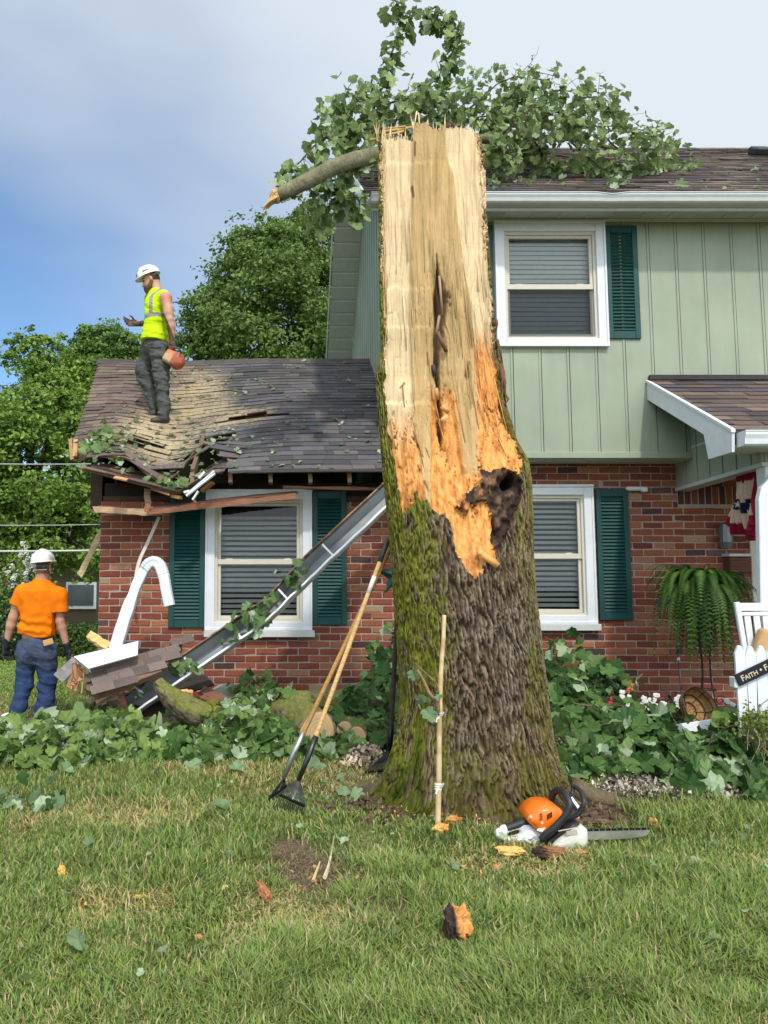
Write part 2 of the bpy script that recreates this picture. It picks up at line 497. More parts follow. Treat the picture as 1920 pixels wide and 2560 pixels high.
M = dict(
    vc=mat('painted_matte', rough=0.75, var=0.05, vscale=30, bump=0.0006, bscale=200),
    brick=mat('fired_brick', rough=0.9, spec=0.15, var=0.14, vscale=55, bump=0.004, bscale=90),
    mortar=mat('mortar', (0.33, 0.27, 0.225), rough=0.95, spec=0.1, var=0.15, vscale=40, bump=0.002, bscale=120),
    shingle=mat('asphalt_shingle', rough=0.95, spec=0.25, var=0.30, vscale=160, bump=0.003, bscale=260, var2=0.12, v2scale=3),
    siding=mat('sage_siding', (0.283, 0.322, 0.240), rough=0.6, spec=0.3, var=0.04, vscale=9, stretch=(1, 1, .25), bump=0.0006, bscale=90, var2=0.11, v2scale=1.6),
    white=mat('white_trim', (0.66, 0.68, 0.71), rough=0.45, spec=0.4, var=0.05, vscale=14, var2=0.04),
    trimgrey=mat('aged_white_trim', (0.50, 0.51, 0.50), rough=0.5, spec=0.35, var=0.06, vscale=12),
    soffit=mat('soffit_panel', (0.50, 0.52, 0.49), rough=0.6, var=0.05, vscale=10),
    tan=mat('sash_vinyl', (0.56, 0.52, 0.43), rough=0.45, spec=0.4, var=0.04),
    green=mat('shutter_paint', (0.008, 0.055, 0.052), rough=0.5, spec=0.35, var=0.10, vscale=12, rvar=.1),
    blind=mat('blind_slat', (0.62, 0.64, 0.63), rough=0.6, var=0.04),
    glass=glass_mat(),
    dark=mat('dark_interior', (0.03, 0.028, 0.026), rough=0.9),
    wood=mat('sawn_wood', rough=0.8, spec=0.2, var=0.22, vscale=14, stretch=(1, 6, 6), bump=0.002, bscale=40),
    bark=mat('tree_bark', rough=0.95, spec=0.12, var=0.26, vscale=70, stretch=(1, 1, .6), bump=0.004, bscale=150, bstretch=(1, 1, .5), var2=0.12, v2scale=5),
    split=mat('split_wood', rough=0.75, spec=0.18, var=0.06, vscale=90, stretch=(1, 1, .05), bump=0.003, bscale=110, bstretch=(1, 1, .07), var2=0.08, v2scale=6),
    limb=mat('limb_bark', rough=0.9, spec=0.15, var=0.3, vscale=40, bump=0.006, bscale=80, var2=.2, v2scale=8),
    leaf=mat('leaf', rough=0.6, spec=0.18, var=0.12, vscale=40, transl=0.25, back=(0.25, 0.34, 0.15), bump=0.0015, bscale=70),
    treeleaf=mat('tree_leaf', rough=0.55, spec=0.25, transl=0.30, var2=0.15, v2scale=.9),
    grass=mat('grass_blade', rough=0.8, spec=0.08, transl=0.30),
    skin=mat('skin', rough=0.55, spec=0.35, var=0.07, vscale=30),
    cloth=mat('cloth', rough=0.9, spec=0.1, var=0.08, vscale=18, bump=0.006, bscale=14),
    denim=mat('denim', rough=0.92, spec=0.1, var=0.22, vscale=16, bump=0.012, bscale=11, var2=.15, v2scale=6),
    plastic=mat('hard_plastic', rough=0.32, spec=0.5, var=0.05, vscale=25, bump=0.0004, bscale=200, rvar=.12),
    rubber=mat('black_plastic', rough=0.45, spec=0.4, var=0.1, vscale=40),
    metal=mat('worn_metal', rough=0.35, spec=0.5, metal=0.85, var=0.15, vscale=30, rvar=.15),
    alu=mat('painted_aluminium', rough=0.38, spec=0.5, metal=0.0, var=0.08, vscale=12, rvar=.12),
    soil=mat('soil', rough=1.0, spec=0.1, var=0.3, vscale=30, bump=0.02, bscale=50),
)
# ================================================================ ground
def ground_z(x, y):
    x, y = np.asarray(x, float), np.asarray(y, float)
    z = 0.035 * (fbm(x * .8, y * .8, 0, 3, 3) - .5)
    z = z - 0.20 * sstep(6.3, 8.0, y) * sstep(-1.4, -2.3, x)
    z = z - 0.25 * sstep(9, 22, y)
    r = np.hypot(x - 1.08, y - 4.45)
    z = z + 0.07 * np.exp(-(r / .75) ** 2)
    z = z + 0.08 * sstep(6.2, 6.7, y) * sstep(1.0, 2.0, x)
    dx, dy = (x - 0.13) / .16, (y - 3.25) / .20
    z = z - 0.02 * np.exp(-(dx * dx + dy * dy))
    return z
gx = np.concatenate([[-400, -150, -60, -30, -18, -12, -9], np.arange(-7, 8.01, .06), [10, 14, 20, 35, 70, 160, 400]])
gy = np.concatenate([[-60, -20, -6, -2, 0], np.arange(1.0, 9.01, .06), np.arange(9.3, 16, .4), [18, 21, 25, 30, 40, 60, 100, 200, 500, 1200]])
GX, GY = np.meshgrid(gx, gy, indexing='ij')
def dirt_mask(x, y):
    """1 where bare soil shows: the scrape in the lawn, the foot of the trunk, the flower bed."""
    w = fbm(x * 3, y * 3, 0, 11, 4) - .5
    d1 = np.hypot((x - 0.12 + .4 * (y - 3.3)) / .19, (y - 3.34) / .34) + w * 3.2
    d2 = np.hypot((x - 1.08) / .92, (y - 4.40) / .74) + w * .75
    d3 = np.hypot((x - 0.38) / .25, (y - 3.0) / .12) + w * 1.6
    d4 = np.hypot((x - 2.0) / .55, (y - 4.35) / .18) + w * 1.2
    m = np.maximum(np.maximum(sstep(1.0, .55, d1), sstep(1.0, .72, d2)), np.maximum(.8 * sstep(1.0, .5, d3), .8 * sstep(1, .5, d4)))
    bed = sstep(6.05, 6.25, y + .3 * w) * sstep(7.6, 7.3, y) * sstep(-1.6, -1.4, x)
    return np.maximum(m, bed)
dm = dirt_mask(GX, GY)
gv = fbm(GX * 1.3, GY * 1.3, 0, 21, 3)
gcol = lerp(np.array((0.095, 0.115, 0.035)), np.array((0.190, 0.165, 0.070)), sstep(.4, .62, gv)[..., None])
gcol = lerp(gcol, np.array((0.16, 0.25, 0.055)), sstep(8, 14, GY)[..., None])
soil = lerp(np.array((0.075, 0.050, 0.033)), np.array((0.150, 0.105, 0.070)), fbm(GX * 6, GY * 6, 0, 5, 3)[..., None])
gcol = lerp(gcol, soil, dm[..., None])
GZ = ground_z(GX, GY) + dm * 0.03 * (fbm(GX * 9, GY * 9, 0, 31, 3) - .5)
o = build('ground', MB().grid(np.stack([GX, GY, GZ], -1), gcol), M['soil'], smooth=True)
o['kind'] = 'structure'

# ================================================================ the house
YW = 7.20           # brick front wall
YU = 6.90           # upper storey front wall
X0 = 1.10           # left end wall of the two-storey block
XR = 7.5            # right end (out of frame)
house = thing('house', 'red brick and sage green siding house with crushed left wing roof and dark green shutters', 'house', (1.5, YW, 0))

def xz(px, py, Y):
    p = P(px, py, Y); return p[0], p[2]
def opening(px0, px1, py0, py1, Y):
    x0, _ = xz(px0, (py0 + py1) / 2, Y); x1, _ = xz(px1, (py0 + py1) / 2, Y)
    return x0, x1, xz(px0, py1, Y)[1], xz(px0, py0, Y)[1]
WIN_L = opening(516, 778, 1230, 1572, YW)
WIN_R = opening(1218, 1482, 1218, 1556, YW)
WIN_U = opening(1238, 1511, 562, 867, YU)
DOOR = (xz(1886, 1400, YW)[0], 5.45, 0.0, 2.06)

# ---- brick wall, every brick with its own colour and slight misalignment
brick_cols = np.array([(0.275, .082, .048), (0.33, .115, .062), (0.24, .070, .045), (0.38, .155, .078), (0.19, .058, .044), (0.105, .056, .052), (0.42, .27, .16), (.31, .15, .095), (.15, .085, .078)])
brick_p = np.array([.29, .19, .22, .07, .10, .04, .018, .055, .02]); brick_p /= brick_p.sum()
def brick_wall(mb, x0, x1, z0, z1, Y, holes, nrm=-1):
    pitch, bl = 0.0677, 0.2032
    nc = int(round((z1 - z0) / pitch))
    for c in range(nc):
        za, zb = z0 + c * pitch + .0050, z0 + (c + 1) * pitch - .0050
        x = x0 - (bl / 2 if c % 2 else 0)
        while x < x1:
            a, b = max(x + .0050, x0), min(x + bl - .0050, x1)
            x += bl
            segs = [(a, b)]
            for (hx0, hx1, hz0, hz1) in holes:
                if zb > hz0 + .02 and za < hz1 - .02:
                    ns = []
                    for (p, q) in segs:
                        if q <= hx0 or p >= hx1: ns.append((p, q)); continue
                        if p < hx0: ns.append((p, hx0))
                        if q > hx1: ns.append((hx1, q))
                    segs = ns
            colr = brick_cols[rng.choice(len(brick_cols), p=brick_p)] * rng.uniform(.66, .94)
            for (p, q) in segs:
                if q - p < .03: continue
                j = rng.normal(0, .0013, 6)
                mb.obox(((p + q) / 2 + j[0], Y + .03 + j[1] * 1.2, (za + zb) / 2 + j[2]), ((q - p) / 2, j[3] * 1.2, j[4]), (0, .035, 0), (j[5] * .6, 0, (zb - za) / 2), colr, .0055)
def wall_sheet(mb, x0, x1, z0, z1, y, holes, col=(.4, .34, .29), th=.1):
    xs = sorted({x0, x1, *[np.clip(h[0], x0, x1) for h in holes], *[np.clip(h[1], x0, x1) for h in holes]})
    for a, b in zip(xs[:-1], xs[1:]):
        if b - a < 1e-4: continue
        cut = sorted([(h[2], h[3]) for h in holes if h[0] < (a + b) / 2 < h[1]])
        z = z0
        for (c, d) in cut:
            if c > z: mb.box((a, y, z), (b, y + th, c), col)
            z = d
        if z < z1: mb.box((a, y, z), (b, y + th, z1), col)
holes = [tuple(np.array(w) + np.array((.03, -.03, .03, -.03))) for w in (WIN_L, WIN_R)] + [DOOR]
bm = MB()
XL = P(249, 1400, YW)[0]
# soldier course over the porch door: upright bricks
so_x0, so_x1 = P(1693, 1240, YW)[0], 5.6
so_z0, so_z1 = P(1700, 1262, YW)[2], P(1700, 1222, YW)[2] + .03
brick_wall(bm, XL, X0 + .0, -0.06, 2.0385, YW, holes)
brick_wall(bm, X0 + .0, XR, -0.06, 2.44, YW, holes + [(so_x0, so_x1, so_z0, so_z1)])
x = so_x0 + .005
while x < so_x1:
    bm.obox((x + .03, YW + .03, (so_z0 + so_z1) / 2), (.0275, 0, 0), (0, .035, 0), (0, 0, (so_z1 - so_z0) / 2 - .005), brick_cols[rng.choice([2, 4, 5, 0])] * rng.uniform(.6, .95), .005)
    x += .0677
bw = build('brick_wall', bm, M['brick'], house)
mm = MB(); wall_sheet(mm, XL + .002, X0, -.3, 2.03, YW + .001, holes); wall_sheet(mm, X0, XR, -.3, 2.44, YW + .001, holes)
mm.box((XL + .002, YW + .11, -.6), (XL + .12, 13.0, 2.0), (.25, .09, .06))
build('mortar', mm, M['mortar'], bw)
# left end wall, seen only from the side
sb = MB()
for c in range(31):
    y = YW + .07 + (.1 if c % 2 else 0)
    while y < 13.0:
        sb.obox((XL + .03, min(y + .1, 12.9), -.06 + c * .0677 + .034), (.035, 0, 0), (0, .097, 0), (0, 0, .029), brick_cols[rng.choice(len(brick_cols), p=brick_p)] * rng.uniform(.85, 1.15), .004)
        y += .2032
build('end_wall', sb, M['brick'], house)

# ---- windows
screen_m = mat('insect_screen', (.1, .1, .1)); screen_m.node_tree.nodes.clear()
_n, _l = screen_m.node_tree.nodes, screen_m.node_tree.links
_o = _n.new('ShaderNodeOutputMaterial'); _t = _n.new('ShaderNodeBsdfTransparent'); _t.inputs[0].default_value = (.60, .62, .63, 1)
_d = _n.new('ShaderNodeBsdfDiffuse'); _d.inputs[0].default_value = (.09, .09, .10, 1); _x = _n.new('ShaderNodeMixShader'); _x.inputs[0].default_value = .14
_l.new(_t.outputs[0], _x.inputs[1]); _l.new(_d.outputs[0], _x.inputs[2]); _l.new(_x.outputs[0], _o.inputs[0])
def window(W, Y, label, tilt, pitch=.05, cw=.085, sill=True, shade=False):
    x0, x1, z0, z1 = W
    w = MB()
    f = Y - .045
    w.box((x0, f, z0), (x0 + cw, Y + .05, z1), bev=.004); w.box((x1 - cw, f, z0), (x1, Y + .05, z1), bev=.004)
    w.box((x0 + cw, f + .002, z1 - cw * .95), (x1 - cw, Y + .05, z1), bev=.004)
    w.box((x0 + cw, f - .006, z0), (x1 - cw, Y + .05, z0 + cw * .8), bev=.004)
    w.box((x0 - .012, f - .012, z1 - .004), (x1 + .012, Y + .04, z1 + .022), bev=.004)
    for xx in (x0 - .008, x1 - .012):                 # raised outer bead of the casing
        w.box((xx, f - .010, z0 - .004), (xx + .02, Y + .03, z1 - .006), bev=.003)
    w.box((x0 - .006, f - .014, z0 - .012), (x1 + .006, Y + .03, z0 + .014), bev=.003)
    wo = build('window', w, M['white'], house); wo['label'] = label
    if sill:
        s_ = MB().box((x0 - .01, f - .03, z0 - .075), (x1 + .03, Y + .05, z0 - .013), bev=.004)
        build('sill', s_, M['trimgrey'], wo)
    ix0, ix1, iz0, iz1 = x0 + cw, x1 - cw, z0 + cw * .8, z1 - cw * .95
    zm = lerp(iz0, iz1, .485); sw = .05
    t = MB()
    t.box((ix0, f + .024, iz0), (ix0 + sw * .5, Y + .09, iz1)); t.box((ix1 - sw * .5, f + .024, iz0), (ix1, Y + .09, iz1))
    t.box((ix0 + sw * .5, f + .026, iz1 - sw * .6), (ix1 - sw * .5, Y + .09, iz1)); t.box((ix0 + sw * .5, f + .020, iz0), (ix1 - sw * .5, Y + .09, iz0 + sw * .45))
    a, b = ix0 + sw * .5, ix1 - sw * .5
    # upper sash sits outside, lower sash behind it
    t.box((a, f + .034, zm - .022), (b, Y + .02, zm + .03), bev=.004)
    for za, zb, yy in ((zm + .03, iz1 - sw * .6, f + .040), (iz0 + sw * .45, zm - .022, f + .052)):
        t.box((a, yy, za), (a + sw * .62, yy + .03, zb), bev=.003); t.box((b - sw * .62, yy, za), (b, yy + .03, zb), bev=.003)
    t.box((a + sw * .62, f + .040, iz1 - sw * 1.2), (b - sw * .62, f + .07, iz1 - sw * .6), bev=.003)
    t.box((a + sw * .62, f + .052, iz0 + sw * .45), (b - sw * .62, f + .082, iz0 + sw * 1.15), bev=.003)
    for fx in (.14, .85):
        t.box((lerp(a, b, fx) - .03, f + .045, zm + .03), (lerp(a, b, fx) + .03, f + .06, zm + .038))
    build('sash', t, M['tan'], wo)
    g = MB()
    for za, zb, yy in ((zm + .02, iz1 - sw, f + .055), (iz0 + sw, zm - .01, f + .068)):
        g.add([(a + .01, yy, za), (b - .01, yy, za), (b - .01, yy, zb), (a + .01, yy, zb)], [(0, 1, 2, 3)])
    build('pane', g, M['glass'], wo)
    g = MB().add([(a + .01, f + .045, iz0 + .03), (b - .01, f + .045, iz0 + .03), (b - .01, f + .045, zm - .02), (a + .01, f + .045, zm - .02)], [(0, 1, 2, 3)])
    if shade: build('insect_screen', g, screen_m, wo)
    bl = MB()
    z = iz0 + .045; ti = math.radians(tilt)
    while z < iz1 - .03:
        cy = f + .125
        e = np.array((0, .024 * math.cos(ti), .024 * math.sin(ti)))
        dz = rng.normal(0, .0012, 2)
        bl.obox((( a + b) / 2, cy, z), ((b - a) / 2, 0, dz[0]), e, np.array((0, -math.sin(ti), math.cos(ti))) * .0015)
        z += pitch
    build('blind', bl, M['blind'], wo)
    return wo
window(WIN_L, YW, 'double hung window half hidden by the fallen gutter', 38, .0508)
window(WIN_R, YW, 'double hung window right of the trunk with open blinds', 38, .0508)
window(WIN_U, YU, 'upper double hung window with closed blinds', 74, .047, sill=False, shade=True)

# ---- shutters
def shutter(px0, px1, py0, py1, Y):
    x0, x1, z0, z1 = opening(px0, px1, py0, py1, Y)
    s_ = MB(); f = Y - .034; st = .052
    s_.box((x0, f, z0), (x0 + st, Y - .002, z1), bev=.004); s_.box((x1 - st, f, z0), (x1, Y - .002, z1), bev=.004)
    s_.box((x0 + st, f + .001, z0), (x1 - st, Y - .002, z0 + .075), bev=.004); s_.box((x0 + st, f + .001, z1 - .075), (x1 - st, Y - .002, z1), bev=.004)
    s_.box((x0 + st, Y - .008, z0 + .07), (x1 - st, Y - .002, z1 - .07))
    z = z0 + .095
    while z < z1 - .08:
        s_.obox(((x0 + x1) / 2, f + .013, z), ((x1 - x0) / 2 - st, 0, 0), (0, .010, .014), (0, -.003, .0025))
        z += .0335
    return build('shutter', s_, M['green'], house)
for q in ((424, 513, 1232, 1569, YW), (781, 866, 1229, 1562, YW), (1491, 1573, 1223, 1550, YW), (1124, 1208, 1223, 1550, YW), (1513, 1594, 567, 849, YU), (1150, 1232, 567, 849, YU)):
    shutter(*q)

# ---- upper storey siding: boards with narrow grooves and a batten over each joint
ZL = P(1400, 1145, YU)[2]; ZS = P(1400, 553, YU)[2]
sd = MB(); uh = [tuple(np.array(WIN_U) + np.array((.03, -.03, .03, -.03)))]
grx = [P(g, 800, YU)[0] for g in (1349, 1420.5, 1493, 1566)]
gs = .2685; g0 = grx[0] - gs * math.floor((grx[0] - X0) / gs)
xs = [X0] + [g0 + i * gs for i in range(0, 30) if g0 + i * gs > X0 + .03 and g0 + i * gs < XR] + [XR]
for a, b in zip(xs[:-1], xs[1:]):
    wall_sheet(sd, a + .004, b - .004, ZL, ZS + .03, YU - .012 + rng.normal(0, .0008), uh, th=.02)
    if b < XR - .1:
        wall_sheet(sd, b - .0245, b - .0055, ZL + .002, ZS + .028, YU - .019, uh, th=.006)
wall_sheet(sd, X0, XR, ZL, ZS + .03, YU + .010, uh, th=.1)
sw_ = build('siding', sd, M['siding'], house)
# sheltered left end wall above the wing, boards running up to the rake
Yrg, Zrg = 10.0, P(1700, 373, 10.0)[2]
Ye, Ze = 6.55, P(1400, 478, 6.55)[2]
Yrr, Zrr = 13.1, P(879, 899, 13.1)[2] + .10
def end_top(y):
    return np.where(y < Yrg, Ze + (Zrg - Ze) * (y - Ye) / (Yrg - Ye), Zrg + (Zrr - Zrg) * (y - Yrg) / (Yrr - Yrg)) - .17
es = MB(); y = YU - .012; 
while y < Yrr:
    yb = min(y + gs, Yrr)
    pts = [(X0, y + .005, 1.9), (X0, yb - .005, 1.9), (X0, yb - .005, float(end_top(yb))), (X0, y + .005, float(end_top(y)))]
    es.prism(pts, (.018, 0, 0))
    es.prism([(X0 - .009, y + .006, 1.9), (X0 - .009, y + .03, 1.9), (X0 - .009, y + .03, float(end_top(y + .03))), (X0 - .009, y + .006, float(end_top(y)))], (.008, 0, 0))
    y = yb
pts = [(X0 + .022, YU + .02, 1.9), (X0 + .022, Yrr, 1.9), (X0 + .022, Yrr, float(end_top(Yrr))), (X0 + .022, Yrg, float(end_top(Yrg))), (X0 + .022, YU + .02, float(end_top(YU + .02)))]
es.prism(pts, (.08, 0, 0))
build('gable_siding', es, M['siding'], house)
# ledge under the overhanging upper storey
XP = P(1690, 1221.5, YW)[0]          # left face of the porch
xe = P(1732, 1138, YU)[0]
lg = MB().box((X0 - .02, YU - .035, P(1400, 1144, YU)[2] - .012), (xe, YU + .02, P(1400, 1131, YU)[2]), bev=.005)
build('ledge_trim', lg, M['siding'], house)
lg = MB().box((X0, YU + .02, ZL - .012), (XP + .02, YW + .2, ZL + .004))
build('overhang_soffit', lg, M['soffit'], house)
# dark end wall panel between upper wall and brick, rear and right shell so that the inside is dark
sh = MB()
sh.box((X0 + .2, 12.9, -.3), (XR, 13.0, Zrr - .3)); sh.box((XL + .2, 12.8, -.5), (X0, 12.9, 2.2)); sh.box((XR, YU, -.3), (XR + .1, 13.0, Zrr - .3))
sh.box((X0 + .1, YU + .15, 2.42), (XR, 12.9, 2.46)); sh.box((XL + .1, YW + .1, -.05), (XR, 12.9, -.02))
build('inner_shell', sh, M['dark'], house)

# ================================================================ roofs of shingles
def shingles(mb, R, x0, x1, L, cols, course=.14, dust=None, lift=None, xl=None, dmin=None, tmin=None, wmin=.14, wmax=.34, N=None, th=.009, colfun=None, skip=None):
    """R(x, d) -> point; N the outward normal. Each tab is a sheet lifted at its lower edge, with its own butt edge."""
    d = 0.0; X, W, D = [], [], []
    while d < L - .02:
        x = x0 - rng.uniform(0, .25)
        while x < x1:
            w = rng.uniform(wmin, wmax)
            X.append(x); W.append(w); D.append(d); x += w
        d += course
    X, W, D = map(np.array, (X, W, D))
    Dt = np.minimum(D + course * 1.15, L)
    a, b = np.maximum(X + .0015, x0), np.minimum(X + W - .0015, x1)
    k = b - a > .01
    if xl is not None:
        a = np.maximum(a, xl(D)); k &= b - a > .01
    if tmin is not None: k &= D >= tmin((a + b) / 2) - course * .5
    if skip is not None: k &= ~skip((a + b) / 2, D)
    a, b, D, Dt = a[k], b[k], D[k], Dt[k]
    jl = rng.normal(0, .004, len(a)); D = np.maximum(D + jl, 0)
    hb = th + np.abs(rng.normal(0, .004, len(a)))
    if lift is not None: hb = hb + lift((a + b) / 2, D)
    N = np.asarray(N, float)
    p00, p10 = R(a, D) + N * hb[:, None], R(b, D) + N * (hb + rng.normal(0, .002, len(a)))[:, None]
    p01, p11 = R(a, Dt) + N * .002, R(b, Dt) + N * .002
    q00, q10 = p00 - N * th * 1.2, p10 - N * th * 1.2
    n = len(a)
    V = np.stack([p00, p10, p11, p01, q00, q10], 1).reshape(-1, 3)
    i = np.arange(n)[:, None] * 6
    Q = np.concatenate([i + np.array([[0, 1, 2, 3]]), i + np.array([[4, 5, 1, 0]])])
    c = cols[rng.integers(0, len(cols), n)] * rng.uniform(.78, 1.22, (n, 1))
    if colfun is not None: c = colfun((a + b) / 2, D, c)
    c = np.repeat(c, 6, 0)
    if dust is not None:
        dv = np.stack([dust(a, D), dust(b, D), dust(b, Dt), dust(a, Dt), dust(a, D) * .3, dust(b, D) * .3], 1).reshape(-1)
        c = np.hstack([c, dv[:, None]])
    mb.add(V, Q, None, c)
sh_main = np.array([(0.110, .080, .068), (.135, .100, .082), (.085, .068, .062), (.165, .125, .100), (.072, .064, .074)])
# ---- two-storey roof
RX0 = .68
def R_main(x, d):
    Lm = math.hypot(Yrg - Ye, Zrg - Ze); t = np.asarray(d) / Lm
    return np.stack([np.asarray(x) + 0 * t, Ye + (Yrg - Ye) * t, Ze + (Zrg - Ze) * t], -1)
Lm = math.hypot(Yrg - Ye, Zrg - Ze)
Nm = unit(np.array((0, -(Zrg - Ze), Yrg - Ye)))
mr = MB(); shingles(mr, R_main, RX0, XR + .3, Lm, sh_main, N=Nm)
mroof = build('main_roof', mr, M['shingle'], house)
dk = MB()
def slab(mb, p00, p10, p11, p01, th, nrm, col=(.12, .1, .09)):
    mb.prism([p00, p10, p11, p01], -np.asarray(nrm) * th, col)
slab(dk, R_main(RX0 + .01, 0.), R_main(XR + .3, 0.), R_main(XR + .3, Lm), R_main(RX0 + .01, Lm), .06, Nm)
Nr = unit(np.array((0, (Zrg - Zrr), Yrr - Yrg)))
slab(dk, (RX0 + .01, Yrg, Zrg), (XR + .3, Yrg, Zrg), (XR + .3, Yrr + .3, Zrr - .2), (RX0 + .01, Yrr + .3, Zrr - .2), .06, Nr)
build('roof_deck', dk, M['vc'], mroof)
rc = MB()
x = RX0
while x < XR:
    rc.prism([(x, Yrg - .12, Zrg - .075), (x + .31, Yrg - .12, Zrg - .07), (x + .31, Yrg, Zrg + .025), (x, Yrg, Zrg + .02)], (0, .03, .012), sh_main[rng.integers(0, 5)] * .8)
    x += .28
build('ridge_cap', rc, M['shingle'], mroof)
# roof vent near the ridge at the right
vp = P(1897, 385, 9.2); dd = (9.2 - Ye) / (Yrg - Ye) * Lm
vc_ = R_main(vp[0], dd)
vt = MB()
vt.obox(vc_ + Nm * .06, (.11, 0, 0), unit(np.array((0, Yrg - Ye, Zrg - Ze))) * .11, Nm * .05, (.02, .02, .022), .02)
vt.obox(vc_ + Nm * .012, (.15, 0, 0), unit(np.array((0, Yrg - Ye, Zrg - Ze))) * .15, Nm * .006, (.03, .03, .032))
build('roof_vent', vt, M['rubber'], house)
# eave: gutter, fascia, soffit with ribs and vent slots
Zg1, Zg0 = P(1400, 480, 6.47)[2], P(1400, 504, 6.47)[2]
def gutter_profile(y0, z1, z0, w=.115):
    """K-style section: (y, z), from back top round the bottom to the rolled front lip."""
    return [(y0 + w, z1 - .005), (y0 + w, z0), (y0 + .035, z0), (y0 + .018, z0 + .012), (y0 + .012, z0 + (z1 - z0) * .45), (y0, z0 + (z1 - z0) * .72), (y0, z1 - .012), (y0 - .006, z1 - .006), (y0 - .004, z1), (y0 + .012, z1), (y0 + .014, z1 - .008)]
def gutter(xa, xb, y0, z1, z0, n=40, dent=None):
    xs_ = np.linspace(xa, xb, n)
    pr = gutter_profile(y0, z1, z0)
    V = np.array([[(x, py_, pz_ + (dent(x) if dent else 0) * (1 if k > 5 else .2)) for k, (py_, pz_) in enumerate(pr)] for x in xs_])
    g = MB().grid(V)
    for e in (0, -1):
        c = V[e][:9]; g.add(np.vstack([c, c.mean(0)]), None, [(9, i, (i + 1) % 9) for i in range(9)])
    return g
dent = lambda x: -.018 * math.exp(-((x - P(1530, 480, 6.47)[0]) / .10) ** 2)
build('gutter', gutter(P(928, 480, 6.47)[0], XR + .2, 6.46, Zg1, Zg0, 160, dent), M['trimgrey'], house, smooth=False)
ef = MB().box((RX0 + .03, 6.578, Zg0 - .03), (XR + .2, 6.60, Zg1 + .01))
build('fascia', ef, M['trimgrey'], house)
sf = MB(); zsf = P(1400, 512, 6.6)[2]
ze_ = lambda y: zsf + 0 * y
sf.box((X0 - .0, 6.602, zsf), (XR + .2, YU + .05, zsf + .02))
x = P(1339, 530, 6.7)[0] - .265 * 6
while x < XR:
    if x > X0: sf.box((x - .012, 6.606, zsf - .008), (x + .012, YU - .022, zsf - .0005), bev=.002)
    x += .265
for px in (1225, 1760, 1820):
    xx = P(px, 530, 6.7)[0]
    for k in range(6): sf.box((xx + k * .026, 6.68, zsf - .003), (xx + k * .026 + .01, 6.82, zsf - .0006), (.02, .02, .02))
build('soffit', sf, M['soffit'], house)
fr = MB().box((X0 + .02, YU - .040, ZS - .02), (XR, YU - .021, zsf - .001), bev=.003)
build('frieze_board', fr, M['soffit'], house)
# rake at the left end: white barge board with its pointed return, soffit below
rk = MB()
def rake_pt(d, off): return R_main(RX0, np.array([d]))[0] + Nm * off
bb_pts = [rake_pt(-.02, .015), rake_pt(Lm, .015), rake_pt(Lm, -.15), rake_pt(.42, -.16)]
rk.prism([bb_pts[0], bb_pts[1], bb_pts[2], bb_pts[3]], (-.02, 0, 0))
e0 = rake_pt(-.02, .015); e1 = rake_pt(.42, -.16)
low = np.array((RX0, YU - .05, P(922, 556, YU - .05)[2] - .01)); fr0 = np.array((RX0, 6.56, Zg0 - .03))
rk.prism([e0 + (-.001, 0, -.1), e1 + (-.001, 0, 0), low + (-.001, 0, 0), fr0 + (-.001, 0, 0)], (-.02, 0, 0))
build('barge_board', rk, M['white'], house)
rs = MB()
def soff_strip(ya, za, yb, zb):
    n_ = 14
    for i in range(n_):
        t0, t1 = i / n_, (i + 1) / n_ - .012
        p = lambda t, x: np.array((x, lerp(ya, yb, t), lerp(za, zb, t)))
        rs.prism([p(t0, RX0), p(t0, X0 + .02), p(t1, X0 + .02), p(t1, RX0)], (0, 0, .02))
    rs.prism([np.array((RX0, ya, za + .012)), np.array((X0 + .02, ya, za + .012)), np.array((X0 + .02, yb, zb + .012)), np.array((RX0, yb, zb + .012))], (0, 0, .02))
soff_strip(YU - .1, float(end_top(YU - .1)) + .01, Yrg, float(end_top(Yrg)) + .01)
soff_strip(Yrg, float(end_top(Yrg)) + .01, Yrr, float(end_top(Yrr)) + .01)
build('rake_soffit', rs, M['soffit'], house)
rr = MB()
rr.prism([(RX0 - .015, Yrg, Zrg + .01), (RX0 - .015, Yrr + .25, Zrr - .15), (RX0 - .015, Yrr + .25, Zrr - .32), (RX0 - .015, Yrg, Zrg - .17)], (-.015, 0, 0))
rr.box((RX0 - .01, Yrr - .05, Zrr - .40), (X0, Yrr + .25, Zrr - .185))
build('rear_barge_board', rr, M['trimgrey'], house)

# ================================================================ the porch at the right
ypr = PXp(1905, 1158, XP)[1]
zb0, zb1 = P(1690, 1221.5, YW)[2], PXp(1905, 1158, XP)[2]
XF = P(1621, 952, YU)[0]                                   # rake plane of the porch roof
pe = PXp(1837, 1077, XF); pr0 = P(1621, 950, YU)
Lp = math.hypot(YU - pe[1], pr0[2] - pe[2])
Np = unit(np.array((0, -(pr0[2] - pe[2]), YU - pe[1])))
def R_porch(x, d):
    t = np.asarray(d) / Lp
    return np.stack([np.asarray(x) + 0 * t, pe[1] + (YU - pe[1]) * t, pe[2] + (pr0[2] - pe[2]) * t], -1)
pm = MB(); shingles(pm, R_porch, XF, XR + .3, Lp, sh_main * np.array((.92, .90, .90)), N=Np, course=.12)
slab(pm, R_porch(XF + .01, 0.), R_porch(XR + .3, 0.), R_porch(XR + .3, Lp), R_porch(XF + .01, Lp), .05, Np)
pm.box((XF - .01, YU - .06, pr0[2] - .01), (XR, YU - .022, pr0[2] + .035), (.05, .045, .045))
build('porch_roof', pm, M['shingle'], house)
